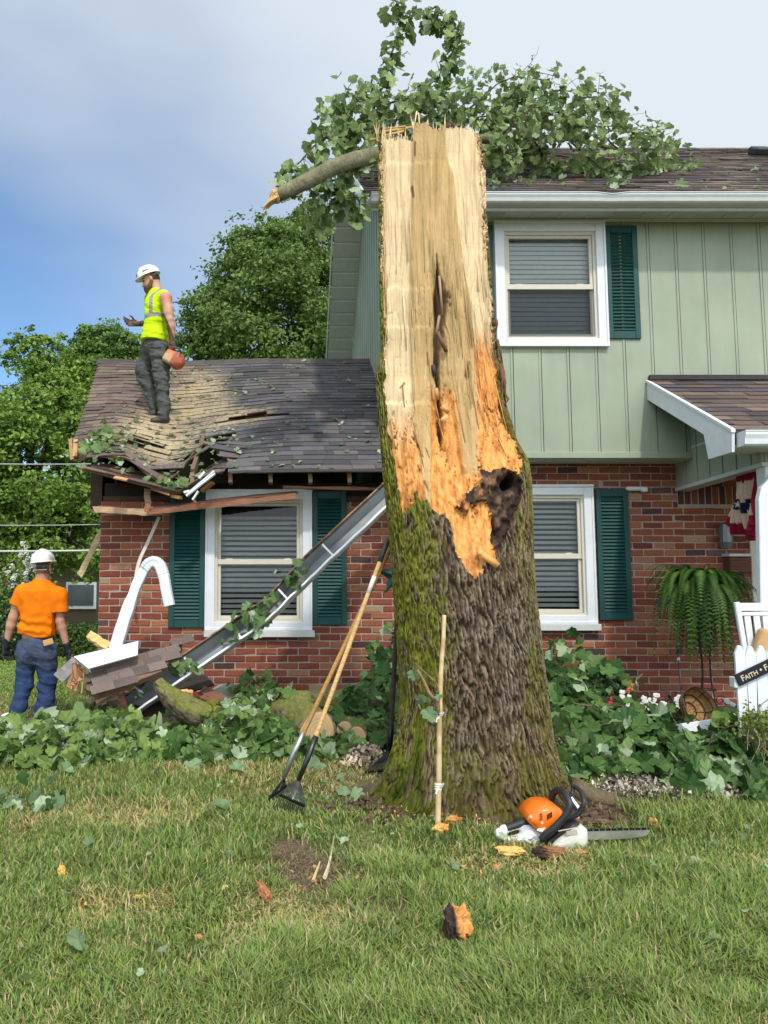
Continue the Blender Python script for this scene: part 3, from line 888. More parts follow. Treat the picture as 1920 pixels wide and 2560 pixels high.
# porch side wall in the same siding
ps = MB()
def ptop(y): return pe[2] + (pr0[2] - pe[2]) * (y - pe[1]) / (YU - pe[1]) - .05
def pbot(y): return zb0 + (zb1 - zb0) * (y - YW) / (ypr - YW)
y = YW
k = 0
while y > ypr + .01:
    yb = max(y - .2, ypr)
    tb = lambda v: min(float(ptop(v)), float(ptop(YU)))
    ps.prism([(XP, y - .004, pbot(y)), (XP, yb + .004, pbot(yb)), (XP, yb + .004, max(tb(yb), pbot(yb) + .02)), (XP, y - .004, tb(y))], (.02, 0, 0))
    ps.prism([(XP - .007, yb + .005, pbot(yb)), (XP - .007, yb + .022, pbot(yb)), (XP - .007, yb + .022, tb(yb + .02)), (XP - .007, yb + .005, max(tb(yb), pbot(yb) + .02))], (.006, 0, 0))
    y = yb
ps.prism([(XP + .022, YW, zb0), (XP + .022, ypr, zb1), (XP + .022, ypr, max(float(ptop(ypr)), zb1 + .05)), (XP + .022, YU, float(ptop(YU))), (XP + .022, YW, float(ptop(YU)))], (.06, 0, 0))
build('porch_side_wall', ps, M['siding'], house)
pb = MB()
pb.prism([(XP - .012, YW, zb0 - .028), (XP - .012, ypr - .02, zb1 - .028), (XP - .012, ypr - .02, zb1 + .006), (XP - .012, YW, zb0 + .006)], (.14, 0, 0))
pb.box((XP + .1, ypr - .02, zb1 - .028), (XR, ypr + .12, zb1 + .25))
build('porch_beam', pb, M['trimgrey'], house)
pc = MB().box((XP - .002, ypr + .115, zb1 + .3), (XR, YW, zb1 + .32)); pc.box((XF + .03, pe[1] + .03, pe[2] - .12), (XR, ypr + .1, pe[2] - .10))
build('porch_ceiling', pc, M['soffit'], house)
# barge board of the porch with the dropped return
poly = [(1621, 952), (1837, 1077), (1837, 1130), (1778, 1148), (1766, 1086), (1621, 997)]
pts = np.array([PXp(a, b, XF) for a, b in poly])
fb = MB(); fb.prism([pts[0], pts[1], pts[4], pts[5]], (-.022, 0, 0)); fb.prism([pts[1], pts[2], pts[3], pts[4]], (-.0225, 0, 0))
fb.prism([pts[0] + (.0, .0, .012), pts[1] + (0, -.01, .012), pts[1] + (0, -.01, -.012), pts[0] + (0, 0, -.012)], (-.034, 0, 0))
build('porch_barge_board', fb, M['white'], house)
g1, g0_ = P(1845, 1080, pe[1] - .02)[2], P(1845, 1117, pe[1] - .02)[2]
build('porch_gutter', gutter(XF + .02, XR + .2, pe[1] - .10, g1, g0_, 30), M['white'], house)
# post and the downspout with its elbow
po = MB().box((XP + .01, ypr - .02, -.1), (XP + .12, ypr + .10, zb1 - .03), bev=.006)
build('porch_post', po, M['white'], house)
yd = ypr - .14
d0 = [P(1935, 1190, yd), P(1921, 1213, yd), P(1909, 1226, yd), P(1904, 1252, yd), P(1905, 1290, yd), P(1911, 1640, yd), P(1916, 1800, yd)]
ds = MB()
def rect_pipe(mb, pts, w, h, up=(0, 1, 0), col=(.5, .5, .5), ribs=0, close=True):
    pts = np.asarray(pts, float); m = len(pts)
    tan = unit(np.gradient(pts, axis=0)); up = np.broadcast_to(np.asarray(up, float), (m, 3))
    x = unit(np.cross(tan, up)); y = np.cross(x, tan)
    pf = [(-1, -.8), (-.8, -1), (-.3, -1), (-.25, -.9), (.25, -.9), (.3, -1), (.8, -1), (1, -.8), (1, .8), (.8, 1), (-.8, 1), (-1, .8)]
    w = np.broadcast_to(np.asarray(w, float), (m,)); h = np.broadcast_to(np.asarray(h, float), (m,))
    V = np.array([[pts[i] + x[i] * a * w[i] / 2 + y[i] * b * h[i] / 2 for a, b in pf] for i in range(m)])
    mb.grid(V, col, wrap=True)
    if close:
        for e in (0, -1):
            n = len(pf); mb.add(np.vstack([V[e], V[e].mean(0)]), None, [(n, i, (i + 1) % n) for i in range(n)], col)
rect_pipe(ds, d0, .075, .055)
build('downspout', ds, M['white'], house)
# door recess and its trim
dr = MB(); dr.box((DOOR[0] + .05, YW + .06, 0), (DOOR[1], YW + .1, 2.03), (.018, .017, .018), .004)
build('door', dr, M['rubber'], house)
dt = MB().box((DOOR[0] - .05, YW - .03, 0), (DOOR[0] + .05, YW + .09, 2.05), bev=.004)
build('door_frame', dt, M['tan'], house)
# floodlight base, lantern, letter box, door bell on the brick
fl = MB(); c = P(1587, 1222, YW - .03); fl.obox(c, (.09, 0, 0), (0, .03, 0), (0, 0, .02), bev=.012); fl.obox(c + (.08, -.02, -.01), (.03, 0, 0), (0, .03, 0), (0, 0, .025), bev=.012)
build('wall_light', fl, M['white'], house)
ln = MB(); c = P(1815, 1345, YW - .09)
ln.lathe([(.0, .16), (.05, .13), (.055, .10), (.06, -.04), (.045, -.10), (0, -.11)], c, 10, (.1, .1, .1)); ln.obox(c + (0, .06, .1), (.02, 0, 0), (0, .06, 0), (0, 0, .015))
build('porch_lantern', ln, mat('smoked_glass', (.12, .12, .13), rough=.15, spec=.6), house)
lb = MB(); a, b = P(1826, 1432, YW - .12), P(1878, 1392, YW - .12)
lb.box((a[0], YW - .12, a[2]), (b[0], YW - .002, b[2]), (.10, .045, .028), .01)
for k in range(5): lb.box((a[0] + .005, YW - .127, a[2] + .012 + k * .027), (b[0] - .005, YW - .121, a[2] + .012 + k * .027 + .018), (.13, .06, .035))
lbo = build('letter_box', lb, M['wood'], house)
build('lid', MB().box((a[0] - .01, YW - .14, b[2] + .002), (b[0] + .01, YW - .002, b[2] + .03), bev=.006), M['trimgrey'], lbo)
db = MB(); c = P(1852, 1453, YW - .015); db.obox(c, (.036, 0, 0), (0, .014, 0), (0, 0, .068), (.012, .012, .014), .01); db.lathe([(.0, .018), (.012, .016), (.014, .0)], c + (0, 0, -.01), 12, (.3, .3, .3), axis=(0, -1, 0))
build('door_bell', db, M['rubber'], house)

# ================================================================ the crushed wing roof
YE, ZE, YR, ZR = 6.75, 2.28, 10.0, 4.27
LW = math.hypot(YR - YE, ZR - ZE)
Nw = unit(np.array((0, -(ZR - ZE), YR - YE)))
def xl_up(t): return np.interp(t, [0, .20, .25, 1], [-2.20, -2.22, -2.25, -2.64])
def tear_t(x):                                   # where the upper sheet ends, as a fraction of the slope
    return np.interp(x, [-2.3, -1.98, -1.95, -1.6, -1.32, -1.10, -.86, -.62, -.54, -.5], [.245, .24, .105, .085, .055, .09, .155, .11, .03, -.05])
def sag(x, t):
    xc = np.interp(t, [0, .3, .6, 1], [-1.05, -1.22, -1.38, -1.45])
    A = np.interp(t, [0, .12, .3, .55, .8, 1], [.22, .20, .16, .13, .07, .03])
    wl_, wr_ = np.interp(t, [0, .2, .5, 1], [.40, .50, .60, .7]), np.interp(t, [0, .3, .7, 1], [.36, .70, .9, .9])
    u = (x - xc) / np.where(x < xc, wl_, wr_)
    dz = -A * np.exp(-u * u)
    dz = dz - .10 * sstep(-1.75, -2.6, x) * sstep(1.0, .3, t)
    dz = dz + .010 * np.sin(x * 7 + 3 * t) * sstep(1, .2, t) * sstep(0.2, -.6, x)
    return dz + .03 * (fbm(x * 2.4, t * 6, 0, 41, 3) - .5) * sstep(.5, -.4, x)
def R_wing(x, d):
    x = np.asarray(x, float); t = np.asarray(d, float) / LW
    Ln = np.exp(-((x + .86) / .19) ** 2) * .17 + .06 * np.exp(-((x + 1.55) / .2) ** 2)
    z = ZE + (ZR - ZE) * t + sag(x, t) + Ln * np.exp(-((t - tear_t(x)) / .07) ** 2)
    return np.stack([x + 0 * t, YE + (YR - YE) * t, z], -1)
def R_flap(x, d):
    x = np.asarray(x, float); t = np.asarray(d, float) / LW
    v = np.interp(x, [-2.0, -1.87, -1.03, -.72], [0, 0, -.215, -.02])
    z = ZE + (ZR - ZE) * t * .78 + v - .035 * sstep(0, .1, t) - .07 * sstep(.03, .10, t) * sstep(-.62, -.8, x)
    return np.stack([x + 0 * t, YE - .03 + (YR - YE) * t, z], -1)
wing_cols = np.array([(.120, .102, .090), (.098, .087, .080), (.145, .124, .106), (.085, .076, .072), (.112, .100, .098)])
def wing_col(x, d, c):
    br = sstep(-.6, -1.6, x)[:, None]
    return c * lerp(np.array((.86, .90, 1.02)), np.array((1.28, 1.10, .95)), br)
def dust(x, d):
    t = d / LW
    cx = np.interp(t, [0, .15, .35, .6, .85, 1], [-1.25, -1.30, -1.30, -1.15, -1.15, -1.2])
    w = np.interp(t, [0, .15, .3, .45, .7, 1], [.25, .45, .62, .62, .50, .3])
    m = np.exp(-((x - cx) / w) ** 4)
    m2 = np.exp(-((x + .55) / .45) ** 2 - ((t - .42) / .10) ** 2) * .7
    return np.clip(np.maximum(m * np.interp(t, [0, .1, .25, .6, .85, 1], [.10, .28, .72, .78, .5, .25]), m2) * (.4 + 1.1 * fbm(x * 3, d * 3, 0, 77, 3)), 0, 1)
def lift_fn(x, d):
    t = d / LW
    r = (rng.random(len(x)) < .03 * sstep(-.2, -.8, x) * sstep(.7, .3, t)) * rng.uniform(.01, .04, len(x))
    s1 = np.exp(-((x + 1.55) / .16) ** 2) * (np.abs(t - .235) < .022) * .05
    s2 = np.exp(-((x + .83) / .12) ** 2) * (np.abs(t - .27) < .022) * .05
    s3 = np.exp(-((x + .42) / .26) ** 2) * (np.abs(t - .395) < .02) * .07
    return r + s1 + s2 + s3
wm = MB()
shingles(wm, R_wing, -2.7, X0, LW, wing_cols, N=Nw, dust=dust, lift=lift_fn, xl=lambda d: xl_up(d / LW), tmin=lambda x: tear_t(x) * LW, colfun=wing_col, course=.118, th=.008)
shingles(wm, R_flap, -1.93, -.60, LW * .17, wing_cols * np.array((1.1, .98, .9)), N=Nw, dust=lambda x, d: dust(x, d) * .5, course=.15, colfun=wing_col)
wmat = mat('damaged_shingle', rough=.95, spec=.2, var=.30, vscale=160, bump=.003, bscale=260, var2=.12, v2scale=3)
_n, _l = wmat.node_tree.nodes, wmat.node_tree.links
_bs = [q for q in _n if q.type == 'BSDF_PRINCIPLED'][0]
_src = _bs.inputs['Base Color'].links[0].from_socket
_at = _n.new('ShaderNodeAttribute'); _at.attribute_name = 'Col'
_no = _n.new('ShaderNodeTexNoise'); _no.inputs['Scale'].default_value = 30; _no.inputs['Detail'].default_value = 6
_tc = [q for q in _n if q.type == 'TEX_COORD'][0]
_l.new(_tc.outputs['Object'], _no.inputs['Vector'])
_ma = _n.new('ShaderNodeMath'); _ma.operation = 'ADD'; _l.new(_at.outputs['Alpha'], _ma.inputs[0]); _l.new(_no.outputs['Fac'], _ma.inputs[1])
_mr = _n.new('ShaderNodeMapRange'); _mr.interpolation_type = 'SMOOTHSTEP'; _mr.inputs['From Min'].default_value = .70; _mr.inputs['From Max'].default_value = 1.45
_l.new(_ma.outputs[0], _mr.inputs['Value'])
_mx = _n.new('ShaderNodeMix'); _mx.data_type = 'RGBA'; _mx.inputs['B'].default_value = (.43, .345, .205, 1)
_l.new(_mr.outputs[0], _mx.inputs['Factor']); _l.new(_src, _mx.inputs['A']); _l.new(_mx.outputs['Result'], _bs.inputs['Base Color'])
wroof = build('wing_roof', wm, wmat, house)
# decking below the shingles, in the same bent shape, plus the back slope that keeps the attic dark
dkm = MB()
def deck(R, xa, xb, da, db, nx, nd, off, th):
    xs_, ds_ = np.linspace(0, 1, nx), np.linspace(0, 1, nd)
    A, B = np.meshgrid(xs_, ds_, indexing='ij')
    D = da(A) + (db - da(A)) * B if callable(da) else da + (db - da) * B
    X = (xa(D) if callable(xa) else xa) * (1 - A) + xb * A
    if callable(da):
        D = da(X) * (1 - B) + db * B; X = (xa(D) if callable(xa) else xa) * (1 - A) + xb * A
    T = R(X, D) - Nw * off; Bm = T - Nw * th
    dkm.grid(T, (.16, .11, .075)); dkm.grid(Bm, (.13, .085, .055))
    for e in (0, -1):
        dkm.grid(np.stack([T[e], Bm[e]]), (.12, .075, .05)); dkm.grid(np.stack([T[:, e], Bm[:, e]]), (.12, .075, .05))
deck(R_wing, lambda D: xl_up(np.asarray(D) / LW) + .02, X0, lambda X: np.maximum(tear_t(X), 0) * LW, LW, 60, 30, .006, .02)
deck(R_flap, -1.91, -.62, .01, LW * .165, 24, 6, .006, .02)
slab(dkm, (-2.62, YR, ZR - .01), (X0, YR, ZR - .01), (X0, 13.2, 2.3), (-2.3, 13.2, 2.3), .03, unit(np.array((0, ZR - 2.3, 13.2 - YR))))
build('roof_deck', dkm, M['wood'], wroof)
rcp = MB(); x = -2.66
while x < X0 - .02:
    xx = np.array([x, min(x + .33, X0)]); zc = R_wing(xx, np.array([LW, LW]))
    lf = .035 if -2.3 < x < -1.9 and rng.random() < .7 else .0
    rcp.prism([zc[0] + (0, -.13, -.085 + lf), zc[1] + (0, -.13, -.08 + lf), zc[1] + (0, 0, .03 + lf * .5), zc[0] + (0, 0, .025)], (0, .02, .012), wing_cols[rng.integers(0, 5)] * .75)
    x += .29
build('ridge_cap', rcp, M['shingle'], wroof)
# ripped eave: plate with dark backing, rafter tails, edge metal
ev = MB()
ev.box((XL + .02, YW + .06, 1.9), (X0, YW + .10, 2.22), (.030, .020, .015))  # black-brown backing, its colour stands in for the shade inside the eave
ev.box((XL + .02, YW - .0, 2.04), (X0, YW + .058, 2.085), (.07, .045, .03))
build('plate_and_dark_backing', ev, M['wood'], house)
for px in (481, 576, 676, 775, 873):
    a = P(px, 1184, 6.86); b = P(px + 1, 1209, 6.84)
    rt = MB(); rt.bar(a, b, .036, .07, (0, 1, 0), (.22, .15, .10)); rt.bar(a + (0, .02, .0), a + (0, .9, .5), .036, .10, (0, 0, 1), (.16, .10, .065))
    build('rafter_tail', rt, M['wood'], house)
eg = MB()
pts = [R_wing(np.array([xx]), np.array([0.]))[0] + np.array((0, -.02, -.008)) for xx in np.linspace(-.55, X0, 12)]
for a, b in zip(pts[:-1], pts[1:]): eg.bar(a, b, .02, .022, (0, 0, 1), (.05, .045, .045))
build('eave_edge', eg, M['rubber'], house)
# splintered sheathing at the torn left corner
co = MB()
for (a, b, w, c) in (((176, 1098), (181, 1150), .035, (.36, .20, .10)), ((190, 1100), (188, 1142), .045, (.44, .27, .12)), ((196, 1102), (214, 1150), .11, (.13, .065, .045)), ((212, 1098), (232, 1136), .12, (.10, .05, .035)), ((184, 1142), (214, 1150), .03, (.22, .09, .06))):
    co.bar(P(*a, 7.45), P(*b, 7.35), w, .025, (0, 1, 0), c)
co.box((-2.05, 7.55, 2.0), (-1.93, 9.8, 2.55), (.06, .04, .03))
build('torn_sheathing', co, M['wood'], house)
eg_ = MB(); eg_.prism([(XL + .10, YW + .12, 1.8), (XL + .10, 12.7, 1.8), (XL + .10, YR, 4.05), (XL + .10, 8.6, 3.05), (XL + .10, YW + .12, 2.30)], (.03, 0, 0), (.05, .035, .028)); build('gable_end', eg_, M['wood'], house)
for (a, b, w, h, c, up) in ((P(430, 1240, 6.80), P(452, 1244, 6.76), .05, .03, (.42, .20, .08), (0, 0, 1)), (P(378, 1222, 6.8), P(425, 1237, 6.75), .03, .02, (.34, .17, .08), (0, 0, 1)), (P(505, 1228, 6.9), P(532, 1206, 6.85), .06, .03, (.40, .20, .09), (0, 0, 1)), (P(482, 1245, 6.9), P(492, 1262, 6.85), .03, .03, (.22, .09, .05), (0, 1, 0)), (P(286, 1193, 6.60), P(318, 1200, 6.58), .05, .012, (.50, .26, .12), (0, -.5, 1))):
    build('splintered_wood', MB().bar(a, b, w, h, up, c), M['wood'], house)
for (a, b, w) in (((466, 1240), (538, 1184), .018), ((470, 1234), (536, 1178), .014), ((460, 1232), (474, 1228), .02), ((482, 1250), (496, 1228), .016), ((498, 1196), (512, 1180), .02)):
    build('drip_edge', MB().bar(P(*a, 6.62), P(*b, 6.62), w, .03, (0, 1, -.3), (.62, .63, .64)), M['alu'], house)
# ================================================================ the snapped tulip tree trunk
YT = 4.45
L_SIL = np.array([(329, 946), (443, 949), (605, 948), (768, 951), (876, 954), (931, 942), (1039, 946), (1202, 960), (1310, 970), (1381, 975), (1473, 981), (1562, 988), (1742, 997), (1833, 988), (1878, 978), (1923, 962), (1960, 944), (1990, 918), (2012, 890), (2090, 830)], float)
R_SIL = np.array([(312, 1190), (331, 1195), (410, 1212), (551, 1214), (687, 1225), (849, 1237), (931, 1258), (1012, 1261), (1104, 1288), (1158, 1316), (1202, 1321), (1310, 1323), (1381, 1325), (1473, 1331), (1562, 1341), (1697, 1357), (1833, 1374), (1923, 1400), (1968, 1426), (1995, 1452), (2015, 1480), (2090, 1560)], float)
def off3(pts): return [(900 + x / 1.844, 280 + y / 1.844) for x, y in pts]
WOOD = off3([(95, 60), (98, 300), (100, 600), (112, 800), (118, 1000), (112, 1200), (118, 1330), (135, 1480), (158, 1600), (172, 1720), (186, 1800), (203, 1850), (222, 1805), (246, 1790), (262, 1750), (272, 1788), (300, 1790), (330, 1820), (352, 1850), (385, 1855), (418, 1895), (428, 1960), (442, 2020), (470, 2070), (492, 2105), (510, 2130), (532, 2155), (545, 2130), (566, 2110), (580, 2085), (610, 2075), (640, 2095), (632, 2060), (606, 2010), (614, 1960), (606, 1900), (600, 1840), (610, 1780), (600, 1700), (616, 1650), (655, 1640), (700, 1645), (735, 1655), (752, 1625), (745, 1590), (722, 1560), (708, 1525), (690, 1480), (665, 1440), (645, 1390), (636, 1310), (628, 1240), (622, 1140), (612, 1000), (606, 860), (600, 740), (588, 620), (576, 480), (578, 300), (566, 190), (548, 60)])
ROT = off3([(448, 1830), (480, 1790), (510, 1750), (528, 1700), (560, 1655), (600, 1640), (640, 1650), (690, 1648), (720, 1660), (742, 1690), (738, 1760), (716, 1830), (700, 1890), (672, 1940), (650, 1990), (628, 2020), (604, 1985), (612, 1900), (604, 1850), (570, 1790), (520, 1800), (490, 1845)])
nth, nrow = 230, 560
th = np.linspace(-np.pi / 2, np.pi / 2, nth)
pyr = np.linspace(300, 2075, nrow)
lp = np.interp(pyr, L_SIL[:, 0], L_SIL[:, 1]); rp = np.interp(pyr, R_SIL[:, 0], R_SIL[:, 1])
rowl = np.array([P(a, b, YT) for a, b in zip(lp, pyr)]); rowr = np.array([P(a, b, YT) for a, b in zip(rp, pyr)])
zr = rowl[:, 2]; xc_ = (rowl[:, 0] + rowr[:, 0]) / 2; hw_ = (rowr[:, 0] - rowl[:, 0]) / 2 * np.interp(pyr, [300, 1250, 1500, 2080], [1, 1, .982, .972])
TH, ZZ = np.meshgrid(th, zr); PYR = np.repeat(pyr[:, None], nth, 1)
XC = np.repeat(xc_[:, None], nth, 1); HW = np.repeat(hw_[:, None], nth, 1)
kf = np.interp(PYR, [300, 900, 1050, 1180, 1300, 1450, 1700, 2062], [.10, .16, .34, .60, .85, .98, 1.0, .90])
S = np.sin(TH)
bark_d = HW * kf * np.sqrt(np.clip(1 - S * S, 0, 1))
Xg = XC + HW * S
# depth of the sheared face, towards the viewer
face = np.interp(PYR, [300, 800, 950, 1050, 1150, 1250, 1330, 1400, 1450], [.02, .03, .05, .10, .17, .26, .33, .38, .42])
dface = np.minimum(face, bark_d + .004)
px_, py_ = project(np.stack([Xg, YT - dface, ZZ], -1))
nz = fbm(px_ * .045, py_ * .03, 0, 3, 4) - .5
nz2 = fbm(px_ * .15, py_ * .02, 0, 9, 3) - .5
wx, wy = px_ + nz * 18, py_ + nz * 22 + nz2 * 16
wood = in_poly(wx, wy, WOOD)
rot_ = in_poly(px_ + nz * 26, py_ + nz * 26, ROT)
wood_only = wood & ~rot_
# ---- relief and colour of the torn wood, laid out along the grain
zx, zy = (px_ - 900) * 1.844, (py_ - 280) * 1.844
_kd = np.exp(-((zx - 385) / 90.) ** 2 - ((zy - 870) / 150.) ** 2)
gx_ = zx + 36 * (fbm(zx * .008, zy * .0035, 0, 50, 3) - .5) + 26 * _kd * np.sign(zx - 385) + 10 * np.tanh((zy - 1345) / 20.) * sstep(330, 200, zx)
gr = (fbm(gx_ * .055, zy * .0035, 0, 51, 4) - .5)
gr2 = (fbm(gx_ * .20, zy * .006, 0, 52, 3) - .5)
blk = .6 * (fbm(gx_ * .06, zy * .020, 0, 53, 5) - .5) + .5 * (fbm(gx_ * .16, zy * .034, 0, 54, 3) - .5)
wav = 10 * np.sin(zy * .006 + 1) + 14 * (fbm(zy * .006, 0, 0, 8, 2) - .5)
bl = np.interp(zy, [60, 300, 600, 1000, 1200, 1400, 1600, 1850], [238, 236, 233, 232, 236, 240, 262, 300]) + wav * .5
br = np.interp(zy, [60, 200, 300, 600, 900, 1100, 1600], [376, 392, 428, 470, 508, 516, 552]) + wav
ck = np.interp(zy, [600, 850, 1000, 1200, 1400, 1560, 1700], [352, 368, 362, 350, 372, 380, 400]) + wav * .4
ckw = np.interp(zy, [640, 760, 860, 960, 1100, 1180, 1300, 1480, 1560], [0, 8, 30, 20, 16, 14, 9, 13, 0])
crack = np.clip(1.3 - np.abs(zx - ck + 14 * nz) / np.maximum(ckw, .1), 0, 1) * (zy > 650) * (zy < 1560)
low = sstep(1310, 1610, zy + 110 * gr + 90 * nz)                        # the orange, brittle zone below
lowc = sstep(1240, 1330, zy + 40 * nz) * sstep(318, 338, zx) * sstep(448, 425, zx - (zy - 1250) * .10)   # centre trench
lowr = sstep(960, 1130, zy + 90 * gr) * sstep(br - 4, br + 8, zx)
strip1 = sstep(0, 10, zx - (410 + (zy - 1240) * .13)) * sstep(0, -8, zx - (520 + (zy - 1240) * .065)) * sstep(1690, 1640, zy - (zx - 500) * .4)
strip2 = sstep(0, 8, zx - (255 + (zy - 1450) * .12)) * sstep(0, -6, zx - (322 + (zy - 1450) * .16)) * sstep(1840, 1800, zy)
orange = np.clip(np.maximum(np.maximum(low * (1 - strip1) * (1 - strip2 * .95), lowc), lowr), 0, 1)
cream = np.maximum(sstep(6, -6, zx - bl), sstep(-6, 6, zx - br))
c_cream, c_tan, c_or, c_or2 = np.array((.67, .52, .315)), np.array((.475, .325, .145)), np.array((.68, .315, .085)), np.array((.46, .16, .042))
c_dark = np.array((.075, .038, .022))
wc = lerp(c_tan, c_cream, cream[..., None])
wc = lerp(wc, c_tan * .86, (sstep(.10, .28, gr2 + gr * .6) * .8 * (1 - .45 * cream))[..., None])
wc = lerp(wc, c_cream * 1.03, (sstep(.08, .27, -gr2 + .4 * gr) * .32)[..., None])
hl = fbm(zx * .006, zy * .085, 0, 58, 3) - .5
wc = lerp(wc, wc * np.array((.84, .76, .66)), (sstep(.20, .30, hl) * .30)[..., None])
wc = lerp(wc, wc * np.array((.72, .60, .48)), (sstep(.17, .24, fbm(gx_ * .16, zy * .0045, 0, 59, 4) - .5) * .45)[..., None])
wc = lerp(wc, np.array((.40, .25, .10)), (sstep(.12, .22, fbm(zx * .10, zy * .002, 0, 57, 3) - .5) * .6 * (1 - cream))[..., None])
oc = lerp(c_or, c_or2, sstep(-.02, .22, blk + gr * .4)[..., None])
oc = lerp(oc, np.array((.68, .37, .14)), sstep(.05, .2, -blk)[..., None])
wc = lerp(wc, oc, orange[..., None])
halo = np.exp(-((zx - ck - 12) / 46.) ** 2) * sstep(640, 780, zy) * sstep(1420, 1200, zy)
wc = lerp(wc, np.array((.27, .160, .070)), (halo * np.clip(.35 + 1.6 * (gr + gr2), 0, .85))[..., None])
lines = sstep(.020, .006, np.abs(fbm(zx * .035, zy * .010, 0, 66, 4) - .5)) * np.clip(orange + .25 * sstep(500, 900, zy), 0, 1) * sstep(.42, .6, fbm(zx * .02, zy * .012, 0, 67, 3))
wc = lerp(wc, np.array((.17, .065, .025)), (lines * .85)[..., None])
knot = np.exp(-((zx - 362) / 17.) ** 2 - ((zy - 885) / 52.) ** 2) + .7 * np.exp(-((zx - 402) / 14.) ** 2 - ((zy - 868) / 34.) ** 2) * sstep(.3, .6, fbm(zx * .1, zy * .06, 0, 68, 3))
wc = lerp(wc, c_dark * .7, np.clip(knot * 1.2, 0, 1)[..., None])
wc = lerp(wc, c_dark, np.clip(crack * 1.0, 0, 1)[..., None])
rim = sstep(22, 4, np.minimum(zx - (lp[:, None] - 900) * 1.844 - 16, ((rp[:, None] - 900) * 1.844 - zx)))
wc = lerp(wc, np.array((.55, .27, .11)), (rim * .5 * sstep(.0, .1, nz + .05))[..., None])
for (sx, sy, dx, dy, w_) in ((238, 350, 6, 50, 5), (498, 1160, -14, 60, 6), (245, 1470, 18, 60, 3), (264, 1530, 24, 60, 3), (300, 1550, 18, 45, 3), (205, 1250, -20, 22, 4), (308, 1110, 4, 60, 4), (250, 150, 0, 60, 5), (262, 1750, 4, 40, 6)):
    t_ = np.clip(((zx - sx) * dx + (zy - sy) * dy) / (dx * dx + dy * dy), 0, 1)
    dd_ = np.hypot(zx - sx - t_ * dx, zy - sy - t_ * dy)
    wc = lerp(wc, c_dark * 1.6, (sstep(w_ * 1.6, w_ * .5, dd_) * .9)[..., None])
relief = .030 * gr + .014 * gr2 + .024 * sstep(-10, 10, zx - bl) * sstep(10, -10, zx - br) * (1 - low)
relief = relief - .022 * lowc * (1 - strip1) + .016 * orange * blk + .010 * orange * (worley(zx * .045, zy * .014, 5)[2] - .5) + .010 * orange * (fbm(zx * .16, zy * .02, 0, 55, 3) - .5) + .014 * strip1 * low + .014 * strip2 * low
for ky, ka in ((238, .003), (815, .003), (992, .004), (1345, .008), (1675, .003)):
    relief = relief + ka * np.tanh((zy - ky - 6 * np.sin(zx * .03) - 40 * gr) / 6.) * sstep(420, 250, zx) * np.exp(-((zy - ky) / 60.) ** 2)
relief = relief - .075 * crack - .05 * knot - .02 * lines - .03 * np.exp(-((zx - ck) / 40.) ** 2) * sstep(600, 800, zy) * sstep(1700, 1400, zy)
relief = relief + .022 * np.exp(-((zx - 410) / 28.) ** 2 - ((zy - 830) / 60.) ** 2)
gsum = .03 * np.sin(zy * .0032 + .5) * sstep(200, 600, zy)
wood_d = np.maximum(np.minimum(face, bark_d - .006) + relief + gsum * 0, -.03)
# ---- rot hollow
hole = np.exp(-((zx - 690) / 34.) ** 2 - ((zy - 1712) / 30.) ** 2)
rn = fbm(zx * .03, zy * .02, 0, 61, 4) - .5
rot_d = np.minimum(face + .10, bark_d - .035) + .10 * rn - .20 * hole
rc_ = lerp(np.array((.040, .028, .022)), np.array((.13, .075, .045)), sstep(.0, .22, rn)[..., None])
rc_ = lerp(rc_, np.array((.42, .18, .06)), (sstep(.10, .25, fbm(zx * .05, zy * .02, 0, 63, 3) - .5) * sstep(640, 560, zx))[..., None])
rc_ = lerp(rc_, np.array((.012, .010, .009)), np.clip(hole * 1.2, 0, 1)[..., None])
# ---- bark
def bark_relief(u, z, seed=0):
    wu = u + .020 * (fbm(u * 9, z * 5, 0, 71 + seed, 3) - .5) * 2 + .012 * (fbm(u * 26, z * 16, 0, 74 + seed, 2) - .5) * 2
    f1, f2, cid = worley(wu * 50, (z + .05 * fbm(u * 14, z * 6, 0, 72 + seed, 2)) * 5.6 + 2.3 * fbm(wu * 20, z * 2, 0, 75 + seed, 2), 73 + seed)
    rdg = sstep(.0, .42, f2 - f1)
    f1b, f2b, cb = worley(wu * 85, z * 16, 79 + seed)
    return .70 * rdg + .18 * cid * rdg + .22 * (sstep(.0, .3, f2b - f1b) - .5) * rdg, rdg, cid
U = TH * .45
bd, rdg, cid = bark_relief(U, ZZ)
amp = .042 * np.interp(np.abs(S), [0, .9, 1], [1, .8, .55])
flut = .05 * np.clip((1750 - PYR) / -300., 0, 1) * (np.sin(TH * 7 + 1.3) + .6 * np.sin(TH * 12 + .4) + .4) * np.sqrt(np.clip(1 - S * S, 0, 1))
lumps = .05 * (fbm(U * 3, ZZ * 1.6, 0, 81, 3) - .5)
moss_n = fbm(U * 12, ZZ * 5, 0, 83, 4); moss_f = fbm(U * 40, ZZ * 22, 0, 84, 3)
bd_x, bd_y = project(np.stack([Xg, YT - bark_d, ZZ], -1))
lo_s = (bd_x - lp[:, None]) / (rp - lp)[:, None]
mossy = sstep(.44, .26, lo_s + .35 * (moss_n - .5)) * .95
mossy = np.maximum(mossy, sstep(.84, 1.0, lo_s + .2 * (moss_n - .5)) * .5)
mossy = np.maximum(mossy, sstep(1800, 1960, bd_y + 160 * (moss_n - .5)) * .5)
mossy = mossy * sstep(.38, .60, moss_n * .55 + moss_f * .45 + .07)
tuft = sstep(1790, 1900, bd_y) * sstep(.42, .22, lo_s) * sstep(.35, .55, moss_n)
bd = bd + .9 * tuft * moss_f
